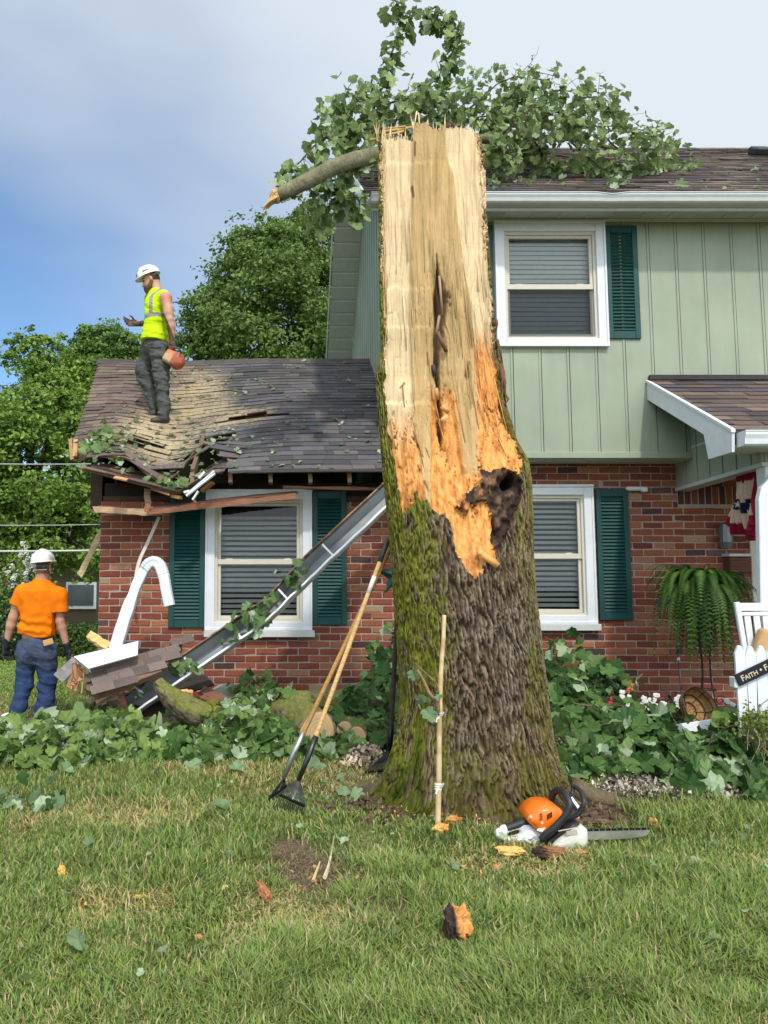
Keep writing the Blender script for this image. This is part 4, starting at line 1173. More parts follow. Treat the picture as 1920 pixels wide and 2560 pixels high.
bcol = lerp(np.array((.060, .041, .026)), np.array((.240, .180, .120)), (rdg * (.35 + .65 * cid))[..., None])
bcol = lerp(bcol, np.array((.25, .21, .175)), (sstep(.52, .66, fbm(U * 7, ZZ * 3, 0, 87, 3)) * .45 * rdg)[..., None])
bcol = lerp(bcol, np.array((.190, .190, .020)), (np.clip(mossy, 0, 1) * .92)[..., None])
bcol = lerp(bcol, np.array((.085, .115, .014)), (np.clip(np.maximum(tuft, mossy * sstep(.5, .6, moss_f) * .4), 0, 1) * .8)[..., None])
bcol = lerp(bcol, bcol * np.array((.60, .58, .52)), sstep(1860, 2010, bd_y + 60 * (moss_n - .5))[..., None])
bark_full = bark_d + amp * (bd - .5) + (flut + lumps) * sstep(1, .8, np.abs(S))
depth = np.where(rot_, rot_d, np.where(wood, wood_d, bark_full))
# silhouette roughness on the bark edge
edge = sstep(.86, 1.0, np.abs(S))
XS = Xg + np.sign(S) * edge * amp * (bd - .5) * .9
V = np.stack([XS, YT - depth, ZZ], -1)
ztop = np.interp(np.arange(nth), np.arange(nth), 0 * th)
topy = np.interp(zx[20], [80, 95, 130, 165, 200, 240, 262, 285, 300, 330, 370, 400, 430, 470, 500, 530, 548], [95, 88, 100, 112, 100, 120, 62, 58, 50, 78, 96, 62, 46, 66, 78, 84, 100]) 
topy = topy + 26 * (np.array([_r for _r in rng.random(nth)]) ** 2) * (zx[20] < 245) + 9 * rng.random(nth)
toppy = 280 + topy / 1.844
ok = (PYR >= toppy[None, :])
cellw = lambda m: m[:-1, :-1]
kw = np.where(rot_, 2, np.where(wood, 1, 0))
cell = kw[:-1, :-1]
okc = ok[:-1, :-1] & ok[:-1, 1:]
trunk = thing('snapped_tree', 'tall snapped mossy tree trunk with bare splintered split wood face', 'tree', (1.08, YT, 0))
fb_ = MB().grid(V, bcol, mask=(cell == 0) & okc)
# back half of the trunk, bark all the way round, jagged top
thb = np.linspace(np.pi / 2, 3 * np.pi / 2, 60)
TB, ZB = np.meshgrid(thb, zr[::3]); PB = np.repeat(pyr[::3, None], 60, 1)
HB = np.repeat(hw_[::3, None], 60, 1); XB = np.repeat(xc_[::3, None], 60, 1)
bdb, rb_, cb_ = bark_relief(TB * .45, ZB, 5)
rr_ = HB * np.interp(PB, [300, 900, 1400], [.62, .75, 1.0])
eb = np.sqrt(np.clip(1 - np.sin(TB) ** 2, 0, 1))
Vb = np.stack([XB + HB * np.sin(TB), YT + (rr_ + .022 * (bdb - .5)) * eb, ZB], -1)
bcb = lerp(np.array((.060, .041, .026)), np.array((.240, .180, .120)), (rb_ * (.35 + .65 * cb_))[..., None])
bcb = lerp(bcb, np.array((.12, .14, .022)), (sstep(.42, .6, fbm(TB * 4, ZB * 4, 0, 91, 3)) * .6)[..., None])
tb = np.interp(np.sin(thb), [-1, 1], [330, 325]) + 14 * rng.random(60)
fb_.grid(Vb, bcb, mask=((PB >= tb[None])[:-1, :-1] & (PB >= tb[None])[:-1, 1:]))
# hanging bark shreds along the right rim
for (x_, y_, l_) in ((1243, 850, 60), (1251, 905, 90), (1256, 925, 70), (1259, 980, 40), (1240, 800, 30)):
    a = P(x_, y_, YT - .03)
    fb_.tube([a, a + (rng.normal(.012, .008), -.03, -.5 * l_ / 393), a + (rng.normal(.0, .015), -.02, -l_ / 393)], [.010, .008, .002], 5, (.17, .08, .045))
build('bark', fb_, M['bark'], trunk, smooth=True)
wf = MB().grid(V, wc, mask=(cell == 1) & okc)
# torn top: fill between the face and the back, with fibres standing up
ti = np.array([np.argmax(pyr >= t_) for t_ in toppy])
front = V[ti, np.arange(nth)]
backp = front.copy(); backp[:, 1] = YT + HW[0, 0] * .60 * np.cos(th); backp[:, 2] -= .02
capv = np.stack([front, lerp(front, backp, .33) + np.stack([0 * th, 0 * th, .035 * (rng.random(nth) - .4)], -1), lerp(front, backp, .66) + np.stack([0 * th, 0 * th, .05 * (rng.random(nth) - .5)], -1), backp])
wf.grid(capv, lerp(c_tan, c_cream, rng.random((4, nth, 1))))
for i in range(85):
    k = rng.integers(4, nth - 4); base = lerp(front[k], backp[k], rng.random() ** 1.6 * .8)
    h_ = rng.uniform(.02, .075) * (1.5 if zx[20][k] < 250 or 250 < zx[20][k] < 310 else .9); w_ = rng.uniform(.003, .010)
    lean = rng.normal(0, .12)
    cc = lerp(c_tan, c_cream, rng.random()) * rng.uniform(.85, 1.1)
    tip = base + np.array((lean * h_, rng.normal(0, .15) * h_, h_))
    wf.add([base + (-w_, 0, -.04), base + (w_, 0, -.04), base + (0, w_, -.04), tip], None, [(0, 1, 3), (1, 2, 3), (2, 0, 3)], cc)
for (a, b, w_) in (((1035, 318), (1042, 278), .008), ((1050, 322), (1046, 282), .007), ((1040, 320), (1028, 300), .006), ((1060, 325), (1070, 300), .006)):
    a, b = P(*a, YT), P(*b, YT + .02); wf.bar(a, b, w_, w_ * .6, (0, 1, 0), c_cream)
# loose long splinters lying across the top left
for (a, b, w_) in (((940, 344), (1010, 328), .012), ((955, 330), (1032, 318), .016), ((962, 322), (1015, 316), .008), ((924, 350), (948, 346), .012)):
    wf.bar(P(*a, YT + .05), P(*b, YT + .02), w_, .008, (0, 1, 0), np.array((.50, .33, .12)))
# slivers and blocks standing off the face
for (a, b, w_, c, pr) in (((1094, 830), (1116, 880), .020, (.16, .09, .06), .05), ((1090, 838), (1098, 790), .014, (.30, .20, .12), .05), ((1098, 690), (1106, 790), .012, (.34, .24, .16), .03), ((1168, 945), (1176, 906), .010, (.26, .15, .06), .03), ((1082, 912), (1088, 940), .022, (.06, .05, .05), .02), ((1104, 1015), (1122, 1030), .030, (.62, .32, .11), .06), ((1104, 1052), (1118, 1040), .026, (.66, .36, .13), .06), ((1090, 970), (1094, 1000), .02, (.58, .30, .10), .05), ((1205, 1385), (1244, 1415), .035, (.66, .34, .10), .05), ((1196, 1378), (1215, 1395), .03, (.70, .38, .14), .04), ((1062, 1200), (1080, 1250), .010, (.40, .17, .06), .02)):
    yy = YT - np.interp((a[1] + b[1]) / 2, [300, 800, 950, 1050, 1150, 1250, 1330, 1400, 1450], [.02, .03, .05, .10, .17, .26, .33, .38, .42]) - pr
    wf.bar(P(*a, yy), P(*b, yy + .015), w_, .016, (0, 1, 0), np.array(c))
for i in range(150):
    r_, k_ = rng.integers(60, nrow - 200), rng.integers(24, nth - 24)
    if kw[r_, k_] != 1: continue
    L_ = int(rng.uniform(14, 60)); r2 = min(r_ + L_, nrow - 1)
    if kw[r2, k_] != 1: continue
    a, b = V[r_, k_] + (0, -.002, 0), V[r2, min(nth - 1, k_ + rng.integers(-1, 2))] + (0, -.002, 0)
    off_ = np.array((rng.normal(0, .004), -rng.uniform(.004, .022), 0)); w_ = rng.uniform(.0018, .0045)
    if rng.random() < .5: a = a + off_
    else: b = b + off_
    wf.bar(a, b, w_, w_ * .7, (0, 1, 0), np.clip(wc[r_, k_] * rng.uniform(.7, 1.15), 0, .9))
build('split_wood', wf, M['split'], trunk, smooth=True)
hf = MB().grid(V, rc_, mask=(cell == 2) & okc)
build('rotten_hollow', hf, M['bark'], trunk, smooth=True)
# surface roots creeping into the lawn
rt = MB()
for (a, b, c, r0) in (((1.60, 4.34), (1.85, 4.28), (2.05, 4.27), .06),):
    pp = [np.array((*q, float(ground_z(*q)) + dz)) for q, dz in ((a, .05), (b, .005), (c, -.05))]
    pp = [lerp(lerp(pp[0], pp[1], t), lerp(pp[1], pp[2], t), t) for t in np.linspace(0, 1, 12)]
    rt.tube(pp, np.linspace(r0, r0 * .4, 12), 12, np.array((.12, .09, .055)), wob=.35, seed=3)
build('root', rt, M['bark'], trunk, smooth=True)
# ground level relief round the foot: soil crumbs
cr = MB()
for i in range(420):
    a = rng.uniform(-np.pi * .95, -.02); r = rng.uniform(.60, .98)
    x, y = 1.08 + r * math.cos(a) * 1.0, 4.45 + r * math.sin(a) * .75
    s_ = rng.uniform(.006, .022)
    cr.obox((x, y, float(ground_z(x, y)) + s_ * .4), unit(rng.normal(size=3)) * s_, unit(rng.normal(size=3)) * s_ * .8, unit(rng.normal(size=3)) * s_ * .6, np.array((.13, .085, .055)) * rng.uniform(.5, 1.5), s_ * .2)
o = build('soil_crumbs', cr, M['soil']); tag(o, 'loose soil and bark crumbs round the foot of the trunk', 'soil', kind='stuff')
# ================================================================ leaves
_half = np.array([(.0, .0), (.16, -.05), (.34, .00), (.47, .12), (.38, .26), (.54, .44), (.46, .60), (.30, .56), (.26, .78), (.12, .92), (.0, .84)])
_out = np.vstack([_half, (_half[1:-1] * (-1, 1))[::-1]])
LEAF2D = np.vstack([[(0, .36)], _out]); LEAF2D[:, 1] -= .05
_no = len(_out)
LEAF_T = np.array([(0, 1 + (i + 1) % _no, 1 + i) for i in range(_no)])[:, ::-1]
def leaves(mb, pos, nrm, size, cols, droop=.25, tip=None):
    """Lobed leaves: folded along the midrib, curled at the tip, each its own few faces."""
    pos = np.asarray(pos, float); n = len(pos)
    if n == 0: return
    nrm = unit(nrm)
    t = rng.normal(size=(n, 3)) if tip is None else tip + rng.normal(size=(n, 3)) * .35
    ty = unit(t - nrm * (t * nrm).sum(-1, keepdims=True)); tx = np.cross(ty, nrm)
    size = np.broadcast_to(size, (n,))
    ov = np.stack([.36 * np.sin(np.linspace(0, 2 * np.pi, _no + 1))[:-1], .42 - .46 * np.cos(np.linspace(0, 2 * np.pi, _no + 1))[:-1] - .05], -1); ov = np.vstack([LEAF2D[:1], ov])
    mixf = (rng.random(n) ** 1.6 * .75)[:, None, None]
    L = (LEAF2D[None] * (1 - mixf) + ov[None] * mixf) * size[:, None, None] * (1 + rng.normal(0, .12, (n, 1, 2)))
    L = L * (1 + rng.normal(0, .05, L.shape))
    fold = rng.uniform(.0, .75, n)[:, None]; curl = rng.normal(droop, .55, n)[:, None]; tw = rng.normal(0, .6, n)[:, None]
    u, v = L[..., 0], L[..., 1]
    w = np.abs(u) * fold - curl * v * v / size[:, None] * .6 + tw * u * v / size[:, None] + rng.normal(0, .035, u.shape) * size[:, None]
    V = pos[:, None] + tx[:, None] * u[..., None] + ty[:, None] * v[..., None] + nrm[:, None] * w[..., None]
    k = LEAF2D.shape[0]
    T = (LEAF_T[None] + np.arange(n)[:, None, None] * k).reshape(-1, 3)
    C = np.repeat(np.asarray(cols)[:, None], k, 1)
    C = C * np.where(np.arange(k) == 0, 1.10, 1.0)[None, :, None]
    mb.add(V.reshape(-1, 3), None, T, C.reshape(-1, 3))
def leaf_cols(n, a=(.045, .105, .030), b=(.105, .190, .060), pale=.08, yellow=0.0):
    c = lerp(np.array(a), np.array(b), rng.random((n, 1)) ** 1.3)
    k = rng.random(n) < pale; c[k] = np.array((.34, .43, .27)) * rng.uniform(.8, 1.15, (k.sum(), 1))
    k = rng.random(n) < yellow; c[k] = np.array((.40, .33, .05))
    return c
def spline(pts, n):
    pts = np.asarray(pts, float); m = len(pts)
    d = np.concatenate([[0], np.cumsum(np.linalg.norm(np.diff(pts, axis=0), axis=1))]); s_ = np.linspace(0, d[-1], n)
    tg = np.gradient(pts, d, axis=0) if m > 2 else np.repeat((pts[1:] - pts[:1]) / d[-1], 2, 0)
    i = np.clip(np.searchsorted(d, s_, 'right') - 1, 0, m - 2); h = d[i + 1] - d[i]; t = ((s_ - d[i]) / h)[:, None]; h = h[:, None]
    return (2 * t ** 3 - 3 * t ** 2 + 1) * pts[i] + (t ** 3 - 2 * t ** 2 + t) * h * tg[i] + (-2 * t ** 3 + 3 * t ** 2) * pts[i + 1] + (t ** 3 - t ** 2) * h * tg[i + 1]
twig_c = np.array((.085, .062, .045))

# ================================================================ the broken crown lying on the upper roof
crown = thing('broken_tree_crown', 'leafy broken tree crown sprawled across the upper roof behind the trunk', 'broken branch', (1.6, 7.0, 4.9))
lb_ = MB()
limb_pts = np.array([P(688, 492, 5.75), P(720, 476, 5.77), P(760, 457, 5.8), P(850, 412, 5.95), P(945, 388, 6.25), P(1060, 372, 6.8), P(1200, 348, 7.2), P(1285, 352, 7.5), P(1420, 345, 7.7), P(1560, 380, 7.7)])
lsp = spline(limb_pts, 50)
lcol = lerp(np.array((.125, .130, .060)), np.array((.20, .175, .125)), fbm(np.arange(50) * .5, 0, 0, 12, 2)[:, None])
lb_.tube(lsp, np.interp(np.linspace(0, 1, 50), [0, .08, .3, .6, 1], [.052, .066, .070, .050, .02]), 14, lcol, wob=.14)
second = spline([P(905, 398, 6.45), P(870, 408, 6.45), P(935, 396, 6.3), P(1000, 380, 6.6)], 12)
build('limb', lb_, M['limb'], crown, smooth=True)
bw_ = MB()
b0 = lsp[0]; dirl = unit(lsp[0] - lsp[2])
for i in range(26):
    a = rng.random() * 6.28; r = .055 * math.sqrt(rng.random())
    off = np.array((0, math.cos(a) * r, math.sin(a) * r))
    ln_ = rng.uniform(.03, .10) * (1.3 if off[2] < 0 else .6)
    c = lerp(np.array((.60, .40, .18)), np.array((.40, .22, .09)), rng.random())
    bw_.tube([b0 + off - dirl * .02, b0 + off + dirl * ln_ * .6 + (0, 0, -.005), b0 + off + dirl * ln_ + (0, 0, -.03)], [.013, .011, .003], 5, c)
bw_.lathe([(0, .02), (.055, .012), (.06, -.01)], b0, 14, (.58, .38, .17), axis=dirl)
build('torn_wood', bw_, M['split'], crown)
tw_ = MB(); lv_p, lv_n, lv_s = [], [], []
def sprout(pts, Y0, Y1, r0, r1, nl, spread, size=.095, n=24, bare=0.0):
    w = [P(px, py, lerp(Y0, Y1, i / (len(pts) - 1))) for i, (px, py) in enumerate(pts)]
    s_ = spline(w, n) if len(pts) > 2 else np.linspace(w[0], w[1], n)
    s_ = s_ + np.cumsum(rng.normal(0, .004, s_.shape), 0)
    tw_.tube(s_, np.linspace(r0, r1, n), 6, twig_c * rng.uniform(.8, 1.3))
    if nl:
        t = bare + (1 - bare) * rng.random(nl); i = (t * (n - 1)).astype(int)
        o = rng.normal(0, spread, (nl, 3)) * (1, 1, 1); p = s_[i] + o
        p[:, 2] -= np.abs(rng.normal(0, spread * .5, nl)) + spread * .25
        for k in range(0, nl, 3):
            tw_.tube([s_[i[k]], lerp(s_[i[k]], p[k], .6) + (0, 0, .01), p[k]], [.003, .002, .0012], 4, (.10, .11, .05), cap=False)
        lv_p.append(p); lv_n.append(unit(o) * .7 + rng.normal(0, .5, (nl, 3)) + (0, -.45, .35)); lv_s.append(rng.uniform(.7, 1.25, nl) * size)
# upright shoots at the top left
sprout([(930, 330), (945, 239), (979, 154), (1003, 69), (993, 0), (990, -30)], 6.7, 6.6, .016, .004, 110, .055)
sprout([(1000, 80), (1026, 24), (1080, 23), (1126, 46), (1141, 90)], 6.6, 6.7, .006, .002, 46, .05)
sprout([(1080, 23), (1090, 70)], 6.65, 6.65, .003, .001, 20, .045, n=8)
sprout([(1126, 46), (1139, 110), (1118, 145), (1108, 180)], 6.68, 6.7, .004, .002, 46, .05)
sprout([(1141, 130), (1090, 195), (1060, 220)], 6.7, 6.8, .004, .002, 24, .06)
sprout([(852, 332), (900, 295), (949, 262), (1049, 220), (1066, 190)], 6.5, 6.8, .014, .004, 110, .085)
sprout([(880, 340), (852, 300), (856, 240), (870, 205)], 6.5, 6.5, .010, .003, 90, .085)
sprout([(845, 345), (820, 300), (812, 270)], 6.4, 6.4, .007, .002, 48, .06)
sprout([(880, 390), (846, 345), (806, 345), (779, 363), (740, 400), (717, 440), (705, 470)], 6.3, 6.0, .012, .003, 80, .055)
sprout([(760, 420), (720, 460), (690, 470)], 6.1, 6.0, .005, .002, 26, .05)
sprout([(900, 400), (860, 440), (840, 500), (850, 540)], 6.2, 6.2, .010, .003, 70, .06)
sprout([(850, 420), (800, 480), (775, 520)], 6.1, 6.1, .008, .003, 46, .06)
sprout([(820, 430), (820, 510), (805, 560)], 6.1, 6.15, .006, .002, 30, .045)
sprout([(880, 470), (905, 515), (900, 540)], 6.1, 6.1, .006, .002, 34, .045)
sprout([(930, 200), (935, 300), (945, 360)], 6.6, 6.6, .010, .006, 70, .10)
# the dense mass on the roof to the right, fanning from the limb
fans = [[(1060, 372), (1100, 300), (1165, 240), (1180, 160)], [(1165, 278), (1260, 208), (1330, 190), (1396, 193)], [(1200, 340), (1225, 325), (1273, 270), (1373, 239), (1490, 228), (1530, 262)],
        [(1195, 345), (1260, 350), (1357, 320), (1457, 316)], [(1230, 350), (1290, 300), (1360, 240), (1420, 200)], [(1280, 352), (1400, 290), (1500, 270), (1590, 300)],
        [(1300, 355), (1420, 330), (1540, 320), (1640, 350), (1690, 420)], [(1280, 360), (1400, 390), (1520, 400), (1640, 430), (1755, 445)], [(1230, 350), (1250, 400), (1260, 430)],
        [(1330, 352), (1380, 420), (1400, 440)], [(1420, 350), (1500, 420), (1530, 440)], [(1520, 350), (1600, 420), (1620, 440)], [(1100, 330), (1130, 260), (1160, 200)],
        [(1150, 300), (1230, 280), (1290, 220)], [(1040, 290), (1090, 240), (1120, 260)], [(1580, 330), (1650, 330), (1665, 345)], [(1440, 250), (1500, 240), (1560, 285)], [(1250, 260), (1310, 230), (1330, 260)],
        [(1000, 330), (1040, 270), (1090, 240)], [(960, 340), (1000, 290), (1020, 250)], [(1340, 300), (1440, 280), (1480, 300)], [(1210, 300), (1300, 320), (1380, 360)]]
for f in fans:
    y0 = rng.uniform(6.9, 7.5); sprout(f, y0, y0 + rng.uniform(.1, .9), .010, .002, int(22 + 17 * len(f)), .085, .090)
# bare twig ends
for b in ([(1290, 200), (1330, 150), (1352, 118), (1356, 104)], [(1330, 150), (1340, 128)], [(1255, 205), (1256, 160), (1250, 148)], [(1330, 195), (1380, 190), (1400, 182)], [(1457, 220), (1500, 232), (1545, 270)], [(1100, 180), (1090, 140)], [(1003, 140), (1030, 138)]):
    sprout(b, 7.0, 7.0, .005, .0012, 0, 0)
build('twig', tw_, M['limb'], crown, smooth=True)
lp_, ln_, ls_ = np.vstack(lv_p), np.vstack(lv_n), np.concatenate(lv_s)
# keep everything above the roof sheet
def above_roof(p):
    t = np.clip((p[:, 1] - Ye) / (Yrg - Ye), -.2, 1); zr_ = Ze + (Zrg - Ze) * t + .04
    inside = (p[:, 0] > RX0 - .05) & (p[:, 1] > Ye - .1)
    p[:, 2] = np.where(inside & (p[:, 2] < zr_), zr_ + rng.random(len(p)) * .05, p[:, 2]); return p
lp_ = above_roof(lp_)
lm_ = MB(); leaves(lm_, lp_, ln_, ls_, leaf_cols(len(lp_), (.095, .155, .045), (.320, .395, .165), .14, .001), tip=np.array((0, -.1, -.8)))
build('foliage', lm_, M['leaf'], crown)

# ================================================================ cut brush on the lawn
def brush(name, label, regions, n, size, cols, stems, group=None, thick=.35, tipz=None):
    """regions: ground outlines as (x, y, radius, height) mounds; leaves fill each mound, denser at its skin."""
    r0 = np.array([(a, b) for a, b, *_ in regions]).mean(0)
    root = thing(name, label, 'cut branches', (r0[0], r0[1], float(ground_z(*r0))), group)
    w = np.array([q[2] ** 2 * (.4 + q[3]) for q in regions]); w /= w.sum()
    k = rng.choice(len(regions), n, p=w); R_ = np.array(regions)[k]
    a = rng.random(n) * 6.283; rr = np.sqrt(rng.random(n)) * 1.0
    x, y = R_[:, 0] + np.cos(a) * rr * R_[:, 2], R_[:, 1] + np.sin(a) * rr * R_[:, 2] * .8
    top = R_[:, 3] * np.clip(1 - rr ** 2.2, 0, 1) * (0.55 + .8 * fbm(x * 3.5, y * 3.5, 0, 13, 3))
    f = rng.random(n) ** .55
    z = ground_z(x, y) + .025 + top * f
    nr = np.stack([np.cos(a) * rr * .7, np.sin(a) * rr * .7 - .45, .60 + 0 * a], -1) + rng.normal(0, .70, (n, 3))
    sz = size * rng.uniform(.55, 1.35, n)
    cc = cols(n)
    ml = MB(); leaves(ml, np.stack([x, y, z], -1), nr, sz, cc, .3)
    build('foliage', ml, M['leaf'], root)
    for q in range(stems):
        st = MB()
        g = regions[rng.integers(0, len(regions))]
        aa = rng.random() * 6.28; p0 = np.array((g[0] + math.cos(aa) * g[2] * .9, g[1] + math.sin(aa) * g[2] * .5, 0)); p1 = np.array((g[0] + rng.normal(0, .5) * g[2], g[1] + rng.normal(0, .4) * g[2], 0))
        pm_ = (p0 + p1) / 2; hz = g[3] * rng.uniform(.5, 1.15)
        p0[2] = ground_z(p0[0], p0[1]) + .03; p1[2] = ground_z(p1[0], p1[1]) + hz * rng.uniform(.4, 1.2); pm_[2] = (p0[2] + p1[2]) / 2 + hz * .3
        sp_ = spline([p0, pm_, p1], 12); r_ = rng.uniform(.004, .013)
        st.tube(sp_, np.linspace(r_, r_ * .35, 12), 6, np.array((.13, .10, .07)) * rng.uniform(.6, 1.3))
        m_ = rng.integers(4, 9); i_ = rng.integers(4, 12, m_)
        leaves_p = sp_[i_] + rng.normal(0, .05, (m_, 3)); 
        extra.append((root, leaves_p, size)); build('stem', st, M['limb'], root, smooth=True)
    return root
extra = []
lc1 = lambda n: leaf_cols(n, (.060, .120, .024), (.260, .360, .100), .13, .003)
lc2 = lambda n: leaf_cols(n, (.026, .075, .020), (.130, .230, .062), .09, .001)
lc3 = lambda n: leaf_cols(n, (.040, .095, .022), (.190, .285, .078), .12, .003)
def gm(px, py, r, h):   # mound seated where the ground shows at that pixel
    g = G(px, py); return (g[0], g[1], r, h)
brush('cut_brush', 'heap of pale green leafy branches at the feet of the worker in orange', [gm(20, 1890, .40, .20), gm(130, 1905, .36, .20), gm(230, 1885, .42, .24), gm(290, 1870, .40, .26), gm(60, 1850, .40, .10), gm(360, 1890, .32, .14), gm(170, 1850, .36, .10), gm(-60, 1880, .4, .2), gm(250, 1830, .3, .24)], 1700, .108, lc1, 34)
brush('cut_brush', 'leafy cut branches heaped in front of the fallen gutter and mossy branch', [gm(440, 1890, .32, .10), gm(520, 1890, .34, .12), gm(600, 1870, .40, .30), gm(660, 1850, .40, .42), gm(560, 1840, .38, .26), gm(700, 1880, .36, .24), gm(450, 1860, .30, .10), gm(790, 1880, .34, .12), gm(860, 1880, .34, .14), gm(720, 1830, .30, .20), gm(640, 1800, .26, .42)], 1650, .108, lc3, 30)
brush('cut_brush', 'dark green leafy branches between the leaning rakes and the trunk', [gm(905, 1860, .34, .45), gm(950, 1840, .32, .6), gm(880, 1830, .26, .30), gm(930, 1880, .26, .22), gm(980, 1800, .35, .75)], 560, .11, lc2, 14)
brush('cut_brush', 'large dark leaved branches strewn right of the trunk as far as the picket gate', [gm(1420, 1850, .42, .50), gm(1500, 1880, .45, .40), gm(1440, 1930, .36, .20), gm(1600, 1890, .50, .36), gm(1690, 1915, .46, .24), gm(1800, 1945, .46, .22), gm(1890, 1940, .45, .34), gm(1960, 1930, .4, .4), gm(1530, 1940, .34, .14), gm(1400, 1800, .40, .62), gm(1480, 1820, .45, .50), gm(1660, 1960, .34, .12), gm(1780, 1975, .36, .16)], 1550, .132, lc2, 40)
brush('cut_brush', 'low sprig of wilted leaves lying alone at the left lawn edge', [gm(60, 2030, .14, .03), gm(15, 2020, .10, .04), gm(110, 2025, .12, .03)], 15, .095, lambda n: leaf_cols(n, (.10, .17, .08), (.20, .28, .15), .3), 3)
# extra leaves on the stems of each heap
for root in {e[0] for e in extra}:
    pts = np.vstack([e[1] for e in extra if e[0] is root]); sz = [e[2] for e in extra if e[0] is root][0]
    pts = pts[pts[:, 2] > ground_z(pts[:, 0], pts[:, 1]) + .02]
    ml = MB(); leaves(ml, pts, rng.normal(0, .6, (len(pts), 3)) + (0, -.4, .6), sz * rng.uniform(.5, 1.1, len(pts)), lc3(len(pts)), .3)
    build('sprig_leaves', ml, M['leaf'], root)

# leaves blown about: on the roofs and on the grass
sl = MB()
n = 330; t = np.where(rng.random(n) < .5, rng.random(n) * .35, rng.random(n)); x = np.where(rng.random(n) < .5, rng.uniform(-2.0, -.5, n), rng.uniform(-2.3, 1.0, n))
p = R_wing(x, t * LW) + Nw * .02
leaves(sl, p, Nw + rng.normal(0, .25, (n, 3)), rng.uniform(.02, .075, n), leaf_cols(n, (.10, .14, .07), (.24, .28, .17), .25), .2)
n = 90; p = R_flap(rng.normal(-1.10, .16, n), rng.uniform(.02, .55, n)) + Nw * .03
leaves(sl, p, Nw + rng.normal(0, .5, (n, 3)), rng.uniform(.04, .10, n), leaf_cols(n, (.10, .16, .05), (.22, .28, .12), .2), .2)
n = 50; p = R_wing(rng.normal(-1.9, .10, n), np.clip(rng.normal(.2, .05, n), .12, .4) * LW) + Nw * .04
leaves(sl, p, Nw + rng.normal(0, .5, (n, 3)), rng.uniform(.05, .11, n), leaf_cols(n, (.10, .18, .05), (.22, .30, .12), .1), .2)
n = 60; x = rng.uniform(1.2, 5.2, n); d = rng.random(n) ** 2 * 1.6
leaves(sl, R_main(x, d) + Nm * .025, Nm + rng.normal(0, .3, (n, 3)), rng.uniform(.03, .10, n), leaf_cols(n, (.10, .15, .08), (.22, .28, .16), .2), .2)
for px, py in ((1225, 452), (1530, 468), (1545, 470), (1555, 466), (1180, 455), (1320, 474)):
    pp = P(px, py, 6.8)[None] + rng.normal(0, .03, (5, 3)); leaves(sl, above_roof(pp), Nm + rng.normal(0, .4, (5, 3)), rng.uniform(.06, .1, 5), leaf_cols(5, (.12, .17, .09), (.2, .27, .15), .2), .3)
o = build('scattered_leaves', sl, M['leaf']); tag(o, 'torn leaves scattered over the shingles of the roofs', 'leaves', kind='stuff')
sl = MB()
n = 150; x = rng.uniform(-2.2, 3.4, n); y = rng.uniform(2.4, 6.2, n); p = np.stack([x, y, ground_z(x, y) + .045], -1)
leaves(sl, p, rng.normal(0, .45, (n, 3)) + (0, 0, 1), rng.uniform(.018, .05, n), leaf_cols(n, (.12, .18, .08), (.26, .30, .18), .4, .12), .2)
for px, py, s_ in ((800, 1906, .12), (850, 1935, .06), (475, 1905, .13), (585, 1912, .14), (570, 2015, .11), (880, 1985, .10), (232, 2105, .07), (160, 1925, .09), (870, 1975, .08), (185, 2362, .08), (700, 1890, .1)):
    g = G(px, py, .05); leaves(sl, g[None] + (0, 0, .0), np.array([[rng.normal(0, .3), -.5, .8]]), np.array([s_]), np.array([(.19, .28, .14)]) * rng.uniform(.8, 1.2), .2)
o = build('scattered_leaves', sl, M['leaf']); tag(o, 'single torn leaves lying about on the lawn', 'leaves', kind='stuff')

